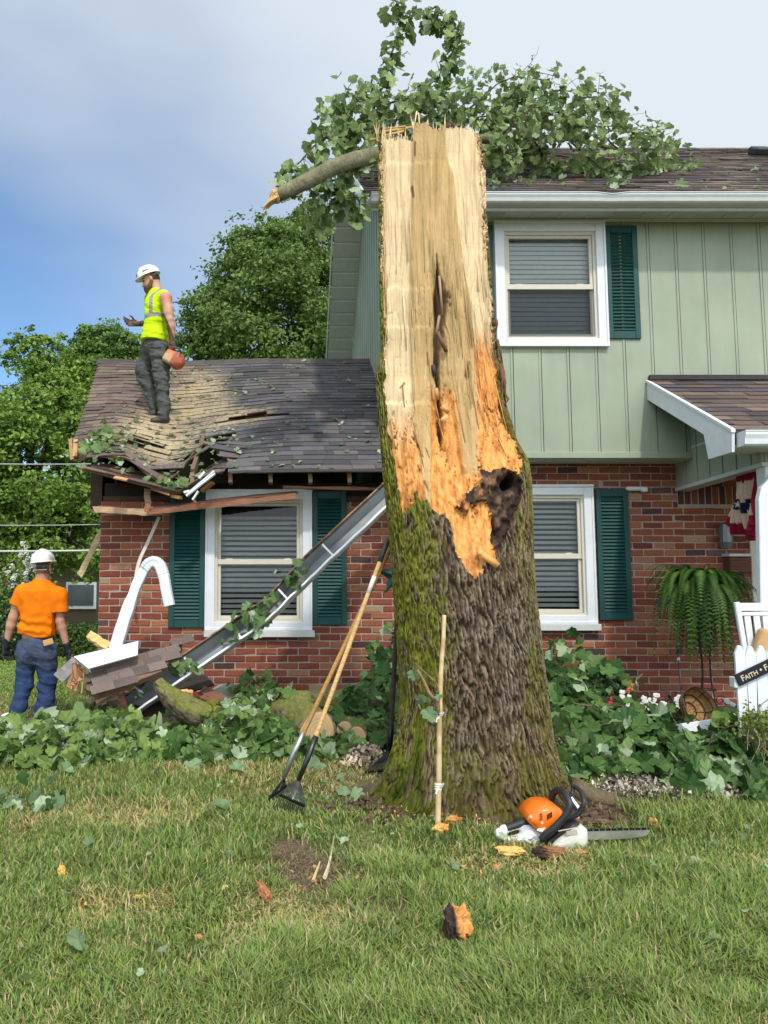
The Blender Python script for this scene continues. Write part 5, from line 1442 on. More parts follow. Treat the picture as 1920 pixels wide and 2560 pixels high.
# ================================================================ lawn
def grass():
    N = 270000
    # even in the picture rather than on the ground: thin out with distance
    y = 1 / (1 / 2.05 + rng.random(N) * (1 / 7.4 - 1 / 2.05)); 
    x = (-.44 + rng.random(N) * 1.14) * y * 1.0
    extra_n = 60000
    yb = rng.uniform(6.5, 16, extra_n); xb = rng.uniform(-.6, -.18, extra_n) * yb
    ys = 1 / (1 / 2.0 + rng.random(120000) * (1 / 7.4 - 1 / 2.0)); u_ = rng.random(120000); xs = np.where(u_ < .5, -.44 - u_ * .9, .70 + (u_ - .5) * .9) * ys    # the lawn beyond the frame
    y, x = np.concatenate([y, yb, ys]), np.concatenate([x, xb, xs])
    m = dirt_mask(x, y); keep = rng.random(len(x)) > m * .95
    keep &= ~((y > 6.15) & (x > -1.7) & (y < 13))
    keep &= np.hypot(x - 1.08, (y - 4.45)) > .56
    tall = fbm(x * 2.2, y * 2.2, 0, 91, 3); dens = fbm(x * 5, y * 5, 0, 95, 3)
    keep &= rng.random(len(x)) < .45 + 1.2 * sstep(.30, .62, dens)
    x, y, tall = x[keep], y[keep], tall[keep]; n = len(x)
    z = ground_z(x, y) - .004
    dry = sstep(.50, .68, fbm(x * 1.7 + 3, y * 1.7, 0, 92, 4) + .10 * sstep(4.0, 5.2, y) - .06 * sstep(3.2, 2.4, y))
    h = (.030 + .032 * sstep(.30, .68, tall)) * rng.uniform(.45, 1.6, n) * (1 - .30 * dry) 
    h = h * np.interp(y, [2, 4, 6], [1.05, .95, .8])
    wd = rng.uniform(.0016, .0038, n) * np.interp(y, [2, 5, 8, 16], [1, 1.4, 2.2, 4])
    ang = rng.random(n) * 6.283 ; wind = fbm(x * 2.5, y * 2.5, 0, 93, 2) * 9
    lean = rng.uniform(.10, 1.15, n) + .3 * dry
    d = np.stack([np.cos(ang) + .18 * np.cos(wind), np.sin(ang) + .18 * np.sin(wind)], -1) * (lean * h)[:, None]
    sd = unit(np.stack([-d[:, 1], d[:, 0]], -1) + 1e-6) * wd[:, None]
    base = np.stack([x, y, z], -1); S3 = np.concatenate([sd, np.zeros((n, 1))], 1)
    mid = base + np.concatenate([d * .35, (h * .62)[:, None]], 1)
    tip = base + np.concatenate([d, (h * np.sqrt(np.clip(1.15 - (lean * .55) ** 2, .25, 1)))[:, None]], 1)
    V = np.stack([base - S3, base + S3, mid + S3 * .8, mid - S3 * .8, tip], 1).reshape(-1, 3)
    i = np.arange(n)[:, None] * 5
    g1, g2, g3 = np.array((.115, .190, .034)), np.array((.300, .375, .100)), np.array((.215, .295, .125))
    c = lerp(g1, g2, rng.random((n, 1))); k = rng.random(n) < .25; c[k] = lerp(c[k], g3, .8)
    straw = lerp(np.array((.42, .33, .15)), np.array((.56, .47, .27)), rng.random((n, 1)))
    isd = rng.random(n) < np.clip(dry * .40 + .10, 0, 1)
    c[isd] = straw[isd]
    c = lerp(c, c * np.array((1.25, 1.05, .8)), (.5 * dry * rng.random(n))[:, None])
    c = lerp(c, np.array((.23, .38, .08)), (.6 * sstep(8, 11, y))[:, None])
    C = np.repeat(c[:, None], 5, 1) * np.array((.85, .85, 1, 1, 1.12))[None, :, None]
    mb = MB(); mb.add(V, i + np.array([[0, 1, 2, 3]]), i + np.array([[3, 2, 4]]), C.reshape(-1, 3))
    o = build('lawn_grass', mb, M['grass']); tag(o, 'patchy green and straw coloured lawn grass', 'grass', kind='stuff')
grass()
# dead thatch on the scraped patch
th_ = MB()
for (cx, cy, sx, sy, n) in ((.10, 3.34, .30, .40, 1900), (.42, 2.98, .22, .10, 420), (1.9, 4.3, .4, .15, 420), (-1.1, 4.6, .25, .1, 160)):
    for i in range(n):
        x, y = cx + rng.normal(0, sx * .6), cy + rng.normal(0, sy * .6); x -= .4 * (y - cy) if cx == .10 else 0
        a = rng.random() * 6.28; l_ = rng.uniform(.02, .07); z = float(ground_z(x, y)) + rng.uniform(.005, .03)
        p = np.array((x, y, z)); q = p + np.array((math.cos(a) * l_, math.sin(a) * l_, rng.normal(0, .012))); s_ = np.array((-math.sin(a), math.cos(a), 0)) * .0014
        th_.add([p - s_, p + s_, q], None, [(0, 1, 2)], lerp(np.array((.17, .12, .07)), np.array((.42, .33, .20)), rng.random()))
o = build('dead_grass', th_, M['grass']); tag(o, 'matted dead grass on the scraped bare patches', 'grass', kind='stuff')

# ================================================================ background trees
def tree(name, label, x, y, blobs, trunk_h, tr, nl, ls, ca, cb, group='trees behind the house', seed=1):
    gz = float(ground_z(x, y)); root = thing(name, label, 'tree', (x, y, gz), group)
    tk = MB(); 
    top = np.array((x + .3, y, gz + trunk_h * 1.7))
    tk.tube(spline([(x, y, gz - .1), (x + .05, y, gz + trunk_h), top], 14), np.linspace(tr, tr * .25, 14), 10, (.10, .08, .06), wob=.15)
    B = np.array(blobs, float)       # cx, cy, cz, r
    for b in B:
        st_ = np.array((x, y, gz + trunk_h * rng.uniform(.6, 1.2)))
        tk.tube(spline([st_, lerp(st_, b[:3], .5) + (0, 0, .25), b[:3]], 9), np.linspace(tr * .35, .02, 9), 6, (.09, .072, .055))
    build('trunk', tk, M['limb'], root, smooth=True)
    w = B[:, 3] ** 2; w /= w.sum()
    # sub-clusters: each blob is a bouquet of leaf sprays with gaps between
    ncl = nl // 26
    k = rng.choice(len(B), ncl, p=w); dv = unit(rng.normal(size=(ncl, 3))); rad = B[k, 3] * rng.uniform(.35, 1.0, ncl) ** .6 * rng.uniform(.9, 1.22, ncl)
    rad = np.where(rng.random(ncl) < .14, B[k, 3] * rng.uniform(1.05, 1.45, ncl), rad)
    cc = B[k, :3] + dv * rad[:, None] * np.array((1, 1, .92)); gap = fbm(cc[:, 0] * 1.1, cc[:, 1] * 1.1, cc[:, 2] * 1.4, seed + 3, 2) > .40; cc, k, dv = cc[gap], k[gap], dv[gap]; ncl = len(cc); cs = B[k, 3] * rng.uniform(.07, .17, ncl)
    tone = rng.random(ncl)
    kk = np.repeat(np.arange(ncl), 26); n = len(kk)
    p = cc[kk] + rng.normal(size=(n, 3)) * cs[kk][:, None] * np.array((1.15, 1.15, .6))
    nr = unit(dv[kk] * .6 + rng.normal(0, .65, (n, 3)) + (0, 0, .55))
    t = unit(np.cross(nr, rng.normal(size=(n, 3)))); b = np.cross(nr, t); s_ = ls * rng.uniform(.6, 1.4, n)[:, None]
    V = np.stack([p - t * s_ * .5, p - b * s_ * .36 + nr * s_ * .1, p + t * s_ * .62, p + b * s_ * .36 + nr * s_ * .1], 1).reshape(-1, 3)
    c = lerp(np.array(ca), np.array(cb), np.clip(tone[kk] * .7 + rng.random(n) * .45, 0, 1)[:, None])
    mb = MB(); i = np.arange(n)[:, None] * 4
    mb.add(V, i + np.array([[0, 1, 2, 3]]), None, np.repeat(c, 4, 0))
    build('crown', mb, M['treeleaf'], root)
    return root
def blob(px, py, Y, rpx): p = P(px, py, Y); return (*p, rpx * Y / FPX)
gA, gB = (.065, .130, .018), (.260, .390, .072)
hA, hB = (.056, .108, .020), (.200, .290, .068)
Yt = 19.
tree('maple_tree', 'dense dark green maple rising behind the ridge of the wing roof', P(760, 1500, Yt)[0], Yt, [blob(720, 640, Yt, 90), blob(640, 640, Yt, 80), blob(800, 620, Yt + 1, 80), blob(610, 720, Yt, 95), blob(700, 740, Yt - 1, 110), blob(800, 740, Yt, 100), blob(540, 800, Yt, 85), blob(640, 840, Yt - 1, 105), blob(760, 850, Yt - 1, 110), blob(840, 840, Yt, 90), blob(500, 870, Yt, 60), blob(560, 890, Yt, 80), blob(860, 700, Yt + 1, 80), blob(680, 580, Yt, 50), blob(770, 560, Yt + 1, 55)], 3.2, .28, 100000, .095, hA, hB)
Yt = 17.
tree('locust_tree', 'bright green tree filling the left edge behind the worker in orange', P(60, 1500, Yt)[0], Yt, [blob(80, 900, Yt, 70), blob(40, 990, Yt, 100), blob(150, 960, Yt, 80), blob(100, 880, Yt, 50), blob(-50, 1020, Yt, 110), blob(130, 1060, Yt - .5, 110), blob(20, 1130, Yt - 1, 120), blob(190, 1130, Yt, 90), blob(120, 1230, Yt - 1, 110), blob(0, 1270, Yt - 1, 110), blob(210, 1260, Yt - .5, 80), blob(100, 1350, Yt - 1, 80), blob(210, 1370, Yt - 1, 70), blob(10, 1390, Yt - .5, 80), blob(-90, 1200, Yt, 130), blob(205, 1010, Yt, 70)], 2.4, .22, 80000, .095, gA, gB)
Yt = 24.
tree('locust_tree', 'taller green tree showing between the left tree and the worker on the roof', P(290, 1500, Yt)[0], Yt, [blob(250, 870, Yt, 60), blob(300, 870, Yt, 60), blob(220, 860, Yt, 45), blob(340, 900, Yt, 60), blob(270, 940, Yt, 80), blob(190, 930, Yt, 60), blob(390, 940, Yt, 60), blob(330, 990, Yt, 90), blob(440, 960, Yt, 60), blob(230, 1040, Yt, 90), blob(280, 1150, Yt, 110), blob(200, 825, Yt, 22), blob(275, 835, Yt, 25)], 3.2, .25, 42000, .115, gA, (.19, .30, .07))
Yt = 38.
tree('hedgerow_tree', 'hazy far tree low behind the neighbouring house', P(60, 1500, Yt)[0], Yt, [blob(-20, 1330, Yt, 130), blob(120, 1330, Yt, 130), blob(240, 1340, Yt, 120), blob(50, 1420, Yt, 110), blob(180, 1430, Yt, 90), blob(-100, 1400, Yt, 130), blob(330, 1250, Yt, 130), blob(20, 1240, Yt, 110), blob(180, 1230, Yt, 120)], 3, .3, 16000, .30, hA, (.15, .24, .06))
# clipped hedge and rounded shrubs beyond the lawn
def hedge(name, label, cat, boxes, n, ls, ca, cb):
    c0 = np.array(boxes[0]); root = thing(name, label, cat, ((c0[0] + c0[3]) / 2, c0[1], c0[2]))
    mb = MB()
    for (x0, y0, z0, x1, y1, z1, rd) in boxes:
        m = n // len(boxes)
        u = rng.random((m, 3)); f = rng.integers(0, 3, m)
        u[f == 0, 2] = 1; u[f == 1, 1] = 0; u[f == 2, 0] = np.round(u[f == 2, 0])
        p = np.stack([lerp(x0, x1, u[:, 0]), lerp(y0, y1, u[:, 1]), lerp(z0, z1, u[:, 2])], -1) + rng.normal(0, rd, (m, 3))
        nr = unit(rng.normal(0, .6, (m, 3)) + np.where(f[:, None] == 0, (0, 0, 1.), (0, -1., .3)))
        t = unit(np.cross(nr, rng.normal(size=(m, 3)))); b = np.cross(nr, t); s_ = ls * rng.uniform(.6, 1.4, m)[:, None]
        V = np.stack([p - t * s_ * .5, p - b * s_ * .35, p + t * s_ * .6, p + b * s_ * .35], 1).reshape(-1, 3)
        c = lerp(np.array(ca), np.array(cb), rng.random((m, 1)))
        mb.add(V, np.arange(m)[:, None] * 4 + np.array([[0, 1, 2, 3]]), None, np.repeat(c, 4, 0))
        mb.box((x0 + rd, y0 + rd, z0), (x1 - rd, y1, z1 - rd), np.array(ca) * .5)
    build('foliage', mb, M['treeleaf'], root)
def gp(px, py, Y): return P(px, py, Y)
Yh = 15.0
a, b = gp(-120, 1662, Yh), gp(262, 1572, Yh)
hedge('clipped_hedge', 'low clipped hedge in front of the neighbouring house', 'hedge', [(a[0], Yh, a[2] - .1, b[0], Yh + 1.4, b[2] - .03, .035)], 16000, .055, (.040, .085, .018), (.120, .19, .045))
a, b = gp(-140, 1650, 14.), gp(34, 1480, 14.)
hedge('round_shrub', 'grey green rounded shrub at the far left behind the orange shirt', 'shrub', [(a[0], 14., a[2] - .1, b[0], 15., b[2], .12)], 8000, .06, (.035, .065, .030), (.095, .14, .065))
# pale hydrangea bush
root = thing('hydrangea_bush', 'white flowering bush behind the worker in orange', 'shrub', tuple(gp(60, 1560, 13.)))
mb = MB()
for i in range(46):
    p = gp(rng.normal(64, 16), rng.normal(1422, 24), 13. + rng.normal(0, .2))
    mm_ = np.clip(rng.normal(0, .022, (16, 3)), -.035, .035) + p; mb = MB()
    for q in mm_: mb.obox(q, (.014, 0, .004), (0, .014, .003), (0, 0, .008), (.62, .62, .58))
    build('flower_head', mb, M['vc'], root)
mb = MB(); n = 900; p = np.stack([gp(62, 1430, 13)[0] + rng.normal(0, .22, n), 13.1 + rng.normal(0, .2, n), gp(60, 1470, 13)[2] + rng.normal(0, .38, n)], -1)
leaves(mb, p, rng.normal(0, .6, (n, 3)) + (0, -.5, .5), rng.uniform(.04, .08, n), leaf_cols(n, gA, gB, 0), .2)
build('foliage', mb, M['treeleaf'], root)
# ================================================================ the neighbouring house and the service wires
nb = thing('neighbour_house', 'low brown house beyond the hedge with a white framed window', 'house', tuple(gp(120, 1600, 22.)))
Yn = 22.
def nbox(mb, px0, py0, px1, py1, y0, y1, c):
    a, b = gp(px0, py1, Yn), gp(px1, py0, Yn); mb.box((a[0], y0, a[2]), (b[0], y1, b[2]), c)
mb = MB(); nbox(mb, -260, 1400, 420, 1640, Yn, Yn + 6, (.115, .085, .058)); build('wall', mb, M['brick'], nb)
mb = MB(); nbox(mb, -300, 1370, 460, 1402, Yn - .5, Yn + 6.5, (.10, .085, .08)); a, b = gp(-300, 1372, Yn), gp(460, 1372, Yn)
mb.prism([(a[0], Yn - .5, a[2]), (b[0], Yn - .5, b[2]), (b[0], Yn + 3, b[2] + 1.6), (a[0], Yn + 3, a[2] + 1.6)], (0, 0, .1), (.09, .075, .07)); build('roof', mb, M['shingle'], nb)
mb = MB(); nbox(mb, 166, 1455, 243, 1522, Yn - .10, Yn - .02, (.55, .56, .56)); w_ = build('window', mb, M['white'], nb)
mb = MB(); nbox(mb, 172, 1462, 237, 1514, Yn - .115, Yn - .104, (.05, .065, .075)); 
for k in range(5): nbox(mb, 176 + k * 13, 1462, 177 + k * 13, 1514, Yn - .12, Yn - .116, (.16, .19, .21))
build('pane', mb, mat('far_window', rough=.15, spec=.6), w_)
mb = MB(); nbox(mb, 212, 1556, 232, 1572, Yn - .03, Yn - .005, (.03, .025, .02)); build('vent', mb, M['vc'], nb)
def wire(pa, pb, Ya, Yb, r, c, label, sg=.02):
    a, b = P(*pa, Ya), P(*pb, Yb); t = np.linspace(0, 1, 24)[:, None]
    s_ = lerp(a, b, t); s_[:, 2] -= sg * 4 * (t * (1 - t))[:, 0]
    o = build('overhead_wire', MB().tube(s_, r, 6, c), M['rubber'], origin=tuple(a)); tag(o, label, 'cable', 'service wires at the left')
wire((-150, 1157), (330, 1158), 11., 11., .010, (.35, .36, .36), 'uppermost overhead wire at the left, level with the torn roof corner')
wire((-150, 1311), (330, 1309), 11., 11., .008, (.36, .37, .36), 'middle overhead wire at the left, passing in front of dark foliage')
wire((-150, 1376), (330, 1373), 11., 11., .014, (.60, .60, .57), 'lowest and thickest pale wire, just above the white hard hat')

# ================================================================ torn boards below the eave
def board(name, label, segs, cat='board', origin=None, mat_='wood', group='boards torn from the eave'):
    mb = MB()
    for (a, b, w, h, c, up) in segs:
        a, b = np.asarray(a), np.asarray(b); n = 9
        d = unit(b - a); x = unit(np.cross(d, up)); y = np.cross(x, d)
        ts = np.linspace(0, 1, n); 
        V = []
        for i, t in enumerate(ts):
            j = rng.normal(0, .003, (4, 3)); c0 = lerp(a, b, t)
            e = 0 if 0 < i < n - 1 else 1
            V.append([c0 + (sx * x * w / 2 + sy * y * h / 2) + j[k] + d * e * rng.normal(0, .02) for k, (sx, sy) in enumerate(((-1, -1), (1, -1), (1, 1), (-1, 1)))])
        V = np.array(V); cc = np.array(c) * rng.uniform(.8, 1.2, (n, 4, 1)); mb.grid(V, cc, wrap=True)
        for e in (0, -1): mb.add(V[e], [(0, 1, 2, 3)], None, np.array(c) * 1.5)
    o = build(name, mb, M[mat_], origin=tuple(np.asarray(segs[0][0]))); tag(o, label, cat, group); return o
Yb_ = 6.95
board('torn_board', 'pale brown soffit board hanging level over the left brick corner', [(P(236, 1271, Yb_), P(372, 1276, Yb_), .24, .022, (.30, .18, .105), (0, -.25, 1)), (P(237, 1274, Yb_ - .13), P(373, 1281, Yb_ - .13), .018, .055, (.42, .27, .16), (0, 0, 1))])
board('torn_board', 'long reddish board hanging askew across the top of the left window', [(P(374, 1272, Yb_ - .08), P(737, 1234, Yb_ - .06), .13, .03, (.115, .060, .040), (0, -.35, 1)), (P(376, 1280, Yb_ - .14), P(737, 1240, Yb_ - .12), .025, .05, (.23, .105, .060), (0, 0, 1))])
board('torn_board', 'thin bare lath under the eave left of the trunk', [(P(712, 1218, Yb_ - .06), P(985, 1224, Yb_ - .02), .03, .028, (.20, .105, .060), (0, 0, 1))])
board('torn_board', 'short upright stub of wood standing on the hanging soffit board', [(P(369, 1228, Yb_ - .05), P(371, 1276, Yb_ - .08), .055, .05, (.25, .165, .105), (0, 1, 0)), (P(361, 1274, Yb_ - .12), P(376, 1274, Yb_ - .12), .05, .045, (.32, .12, .06), (0, 1, 0))])
board('leaning_lath', 'pale plank leaning out past the left corner of the brick wall', [(P(253, 1332, 7.5), P(199, 1440, 7.5), .06, .02, (.42, .32, .19), (0, 1, 0))], 'plank', group=None)
board('splintered_plank', 'split yellow plank end poking up left of the white downspout', [(P(225, 1590, 6.95), P(272, 1618, 6.9), .10, .03, (.62, .42, .17), (0, -.5, 1))], 'plank', group=None)
mb = MB(); sp_ = spline([P(398, 1292, 7.05), P(372, 1350, 7.05), P(346, 1410, 7.0), P(340, 1450, 6.95), P(344, 1480, 6.95)], 20)
for a, b in zip(sp_[:-1], sp_[1:]): mb.bar(a, b + (b - a) * .1, .030, .008, (0, 1, .2), (.56, .50, .44))
o = build('trim_strip', mb, M['vc'], origin=tuple(sp_[0])); tag(o, 'narrow pale trim strip dangling beside the bent downspout', 'trim strip')

# ================================================================ the fallen gutter
gt = thing('fallen_gutter', 'long grey gutter fallen from the eave, sloping across the left window to the ground', 'gutter', tuple(P(330, 1790, 6.3)))
lip = np.array([P(318, 1795, 6.25), P(420, 1722, 6.28), P(540, 1640, 6.32), P(640, 1570, 6.36), P(668, 1549, 6.37), P(720, 1499, 6.39), P(790, 1430, 6.42), P(860, 1366, 6.46), P(965, 1267, 6.52), P(1060, 1178, 6.58)])
ls2 = np.concatenate([np.linspace(lip[i], lip[i + 1], 9)[:-1] for i in range(len(lip) - 1)] + [lip[-1:]])
A_ = unit(np.gradient(ls2, axis=0)); nv = np.array((0, -1., 0))
dv_ = unit(np.cross(A_, nv)); 
dv_ = np.where((dv_[:, 2:3] > 0), -dv_, dv_)            # points down and to the right
wsc = np.interp(np.arange(len(ls2)), [0, 30, 36, 40, 50, 80], [1, .95, .82, .85, 1, 1])[:, None]
e1 = unit(.86 * dv_ + .50 * nv); e2 = unit(.50 * dv_ - .86 * nv)
GW, GD = .165, .145
prof = [(-1.0, -.03, 0), (-1.0, .5, 0), (-1.0, 1.0, 0), (-.75, 1.02, 0), (-.35, 1.0, 0), (-.22, .9, 0), (-.14, .6, 0), (-.02, .35, 0), (0, .15, 0), (.03, .06, 0), (.02, -.04, 0), (-.06, -.06, 0), (-.09, .0, 0)]
dnt = .012 * (fbm(np.arange(len(ls2)) * .35, 0, 0, 4, 2) - .5)[:, None]
V = np.stack([ls2 + e1 * (a * GW * wsc + (dnt if a > -.5 else 0)) + e2 * b * GD for a, b, _ in prof], 1)
V2 = np.stack([ls2 + e1 * (a * GW * wsc + (dnt if a > -.5 else 0)) + e2 * b * GD - e1 * .0 + (e2 * .004 if 2 <= k <= 5 else (e1 * .004 if k > 5 else -e1 * .004)) for k, (a, b, _) in enumerate(prof)], 1)
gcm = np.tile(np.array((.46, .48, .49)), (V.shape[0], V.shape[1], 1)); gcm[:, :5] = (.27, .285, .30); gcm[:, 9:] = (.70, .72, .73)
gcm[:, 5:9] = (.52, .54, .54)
gcm *= (1 + .25 * (fbm(np.arange(V.shape[0])[:, None] * .5, np.arange(V.shape[1])[None] * .8, 0, 6, 3) - .5))[..., None]
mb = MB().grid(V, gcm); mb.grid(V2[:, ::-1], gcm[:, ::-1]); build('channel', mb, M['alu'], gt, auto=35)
for px, py in ((822, 1371), (709, 1470), (592, 1567), (468, 1672)):
    k = np.argmin(np.abs(project(ls2)[0] - (px + 14))); a, b = ls2[k] - e1[k] * GW * wsc[k], ls2[k]
    hb = MB(); hb.bar(a - e2[k] * .0, b + e2[k] * .0, .018, .012, e2[k], (.66, .67, .68), .002); hb.bar(a + e2[k] * .005, a + e2[k] * .03 - A_[k] * .03, .012, .012, e1[k], (.5, .5, .5))
    build('hanger_bracket', hb, M['alu'], gt)
# the wooden fascia still nailed to its back edge, and black roofing felt
mb = MB()
bk = ls2 - e1 * GW * wsc * 1.08
for i in range(len(ls2) - 1):
    w_ = .03 + .012 * rng.random()
    mb.bar(bk[i] - e2[i] * .012, bk[i + 1] - e2[i + 1] * .012 + A_[i] * .01, .012, w_ * 1.2, e2[i], np.array((.20, .125, .08)) * rng.uniform(.5, 1.5))
build('fascia_strip', mb, M['wood'], gt)
mb = MB(); n = 46; k = rng.choice([20, 21, 22, 23, 24, 25, 26, 27, 28, 29, 30, 33, 36, 38, 42, 44, 12, 13], n); p = ls2[k] - e1[k] * GW * .6 + rng.normal(0, .05, (n, 3)) + (0, -.05, .0)
leaves(mb, p, rng.normal(0, .5, (n, 3)) + (0, -.7, .5), rng.uniform(.06, .13, n), leaf_cols(n, (.07, .13, .04), (.16, .24, .09), .15), .3, tip=np.array((0, -.1, -.9)))
n = 24; k = rng.choice([4, 5, 10, 11, 12, 43, 44, 45], n); p = ls2[k] - e1[k] * GW * 1.0 + rng.normal(0, .05, (n, 3))
leaves(mb, p, rng.normal(0, .5, (n, 3)) + (0, -.7, .5), rng.uniform(.06, .12, n), leaf_cols(n, (.07, .13, .04), (.15, .22, .08), .1), .3, tip=np.array((0, -.1, -.9)))
o = build('leaf_sprig', mb, M['leaf'], origin=tuple(ls2[28])); tag(o, 'sprigs of green leaves caught in the fallen gutter', 'leaves', kind='stuff')

# ---- bent white downspout
dsp = thing('bent_downspout', 'white downspout with a corrugated elbow standing bent before the brick wall', 'downspout', tuple(P(285, 1625, 6.45)))
pts = spline([P(284, 1640, 6.42), P(318, 1530, 6.5), P(350, 1446, 6.56), P(366, 1418, 6.58)], 26)
wv = np.interp(np.linspace(0, 1, 26), [0, .55, .66, .75, 1], [.108, .102, .080, .088, .084]) * (1 + .04 * (rng.random(26) - .5))
mb = MB(); rect_pipe(mb, pts, wv, .075 * np.interp(np.linspace(0, 1, 26), [0, .6, .68, .76, 1], [1, 1, .45, .9, 1]), (.1, 1, 0)); build('pipe', mb, M['white'], dsp, auto=40)
el = spline([P(364, 1420, 6.56), P(374, 1408, 6.55), P(387, 1404, 6.54), P(399, 1412, 6.53), P(406, 1428, 6.52), P(411, 1444, 6.52)], 30)
mb = MB(); cor = 1 + .035 * np.sin(np.arange(30) * 2.6); rect_pipe(mb, el, .092 * cor, .072 * cor, (.1, 1, 0)); build('elbow', mb, M['white'], dsp)
mb = MB(); rect_pipe(mb, [P(410, 1438, 6.515), P(415, 1470, 6.51), P(424, 1514, 6.50)], .086, .068, (.1, 1, 0)); build('end_piece', mb, M['white'], dsp, auto=40)

# ================================================================ the broken off piece of roof on the ground
fr_ = thing('roof_fragment', 'broken slab of shingled roof with a white metal edge on the debris heap', 'roof fragment', tuple(P(320, 1720, 6.3)))
sl_pts = np.array([P(222, 1680, 6.05), P(335, 1646, 6.2), P(405, 1622, 6.35), P(455, 1590, 6.55), P(456, 1614, 6.45), P(402, 1676, 6.15), P(330, 1704, 6.0), P(245, 1734, 5.95), P(214, 1720, 5.98)])
c0 = sl_pts.mean(0); u_, s__, vt_ = np.linalg.svd(sl_pts - c0); nf = vt_[2] * (1 if vt_[2][1] < 0 else -1)
mb = MB(); mb.prism(sl_pts - nf * .012, -nf * .05, (.16, .10, .065)); build('sheathing', mb, M['wood'], fr_)
mb = MB()
ux = unit(P(400, 1650, 6.2) - P(240, 1705, 6.02)); ux = unit(ux - nf * (ux @ nf)); uy = np.cross(nf, ux); uy = uy if uy[2] > 0 else -uy
for r in range(-5, 6):
    x = -1.0 + rng.random() * .2
    while x < 1.0:
        w_ = rng.uniform(.10, .22); c = c0 + ux * (x + w_ / 2) + uy * r * .075
        qx, qy = project(c[None]); x += w_
        if not in_poly(qx, qy, [tuple(q) for q in np.stack(project(sl_pts), -1)])[0]: continue
        mb.obox(c + nf * (.004 + .004 * rng.random()), ux * w_ / 2 * .985, uy * .044 + nf * .003, nf * .003, np.array((.135, .105, .092)) * rng.uniform(.7, 1.3))
build('shingles', mb, M['shingle'], fr_)
mp = [P(185, 1646, 6.0), P(346, 1607, 6.25), P(344, 1642, 6.12), P(222, 1676, 5.95)]
mb = MB(); mb.prism(np.array(mp) + nf * .02, -nf * .012 + (0, .01, 0), (.66, .68, .72)); mb.prism([mp[0] + nf * .02, mp[3] + nf * .02, mp[3] + (.01, .02, -.02), mp[0] + (-.0, .05, -.03)], (.004, .004, 0), (.6, .62, .66)); build('metal_edge', mb, M['alu'], fr_)
mb = MB()
for i in range(22):
    a = P(rng.uniform(182, 214), rng.uniform(1655, 1680), 6.05); b = P(rng.uniform(165, 205), rng.uniform(1690, 1735), 6.0)
    mb.bar(a, b, rng.uniform(.01, .03), .012, (0, 1, .3), lerp(np.array((.46, .24, .11)), np.array((.16, .075, .045)), rng.random()))
build('torn_rafter_end', mb, M['wood'], fr_)
def debris_board(label, a, b, w, h, c, up=(0, -.4, 1)): return board('broken_board', label, [(a, b, w, h, c, up)], 'board', group='broken boards in the debris heap')
debris_board('grey weathered board at the worker\'s right hand, low in the debris heap', P(142, 1700, 6.2), P(196, 1652, 6.3), .16, .02, (.20, .18, .17))
debris_board('brown edge board under the lifted roof slab', P(235, 1762, 6.15), P(300, 1728, 6.2), .05, .03, (.33, .20, .11))
debris_board('red brown stub of board beneath the roof slab', P(298, 1722, 6.35), P(312, 1768, 6.3), .06, .03, (.24, .11, .065), (0, 1, 0))
debris_board('white splinter sticking out under the roof slab', P(334, 1716, 6.2), P(358, 1732, 6.2), .012, .008, (.62, .60, .57))
debris_board('long dark board lying behind the mossy branch', P(500, 1722, 6.6), P(566, 1756, 6.5), .10, .03, (.19, .095, .06))
debris_board('second dark board lying lower behind the mossy branch', P(498, 1740, 6.5), P(556, 1768, 6.4), .06, .03, (.22, .11, .065))
debris_board('black tarred board in the shadow under the gutter', P(330, 1755, 6.5), P(520, 1700, 6.8), .22, .02, (.045, .035, .03))
debris_board('small orange chip of board between gutter and pale sheet', P(462, 1728, 6.15), P(484, 1732, 6.15), .04, .02, (.55, .30, .14))
debris_board('wide dark slab of sheathing at the bottom of the heap', P(230, 1785, 6.3), P(470, 1775, 6.6), .50, .02, (.060, .045, .036))
# pale bent siding sheet against the wall
xs_ = np.linspace(0, 1, 24); V = []
for t in np.linspace(0, 1, 12):
    row = []
    for s_ in xs_:
        p = lerp(P(480, 1745, 6.6), P(690, 1745, 6.75), s_); p[2] = .02 + .30 * math.sin(min(1, s_ * 1.15 + .06) * math.pi) ** .7 * (.45 + .55 * t); p[1] += .30 * t
        row.append(p)
    V.append(row)
V = np.array(V); mb = MB().grid(V, (.25, .26, .215)); mb.grid(V - (0, -.006, .006), (.22, .23, .19))
o = build('bent_sheet', mb, M['vc'], smooth=True, origin=tuple(P(540, 1740, 6.6))); tag(o, 'pale grey green siding sheet bent into an arch under the fallen gutter', 'siding sheet')

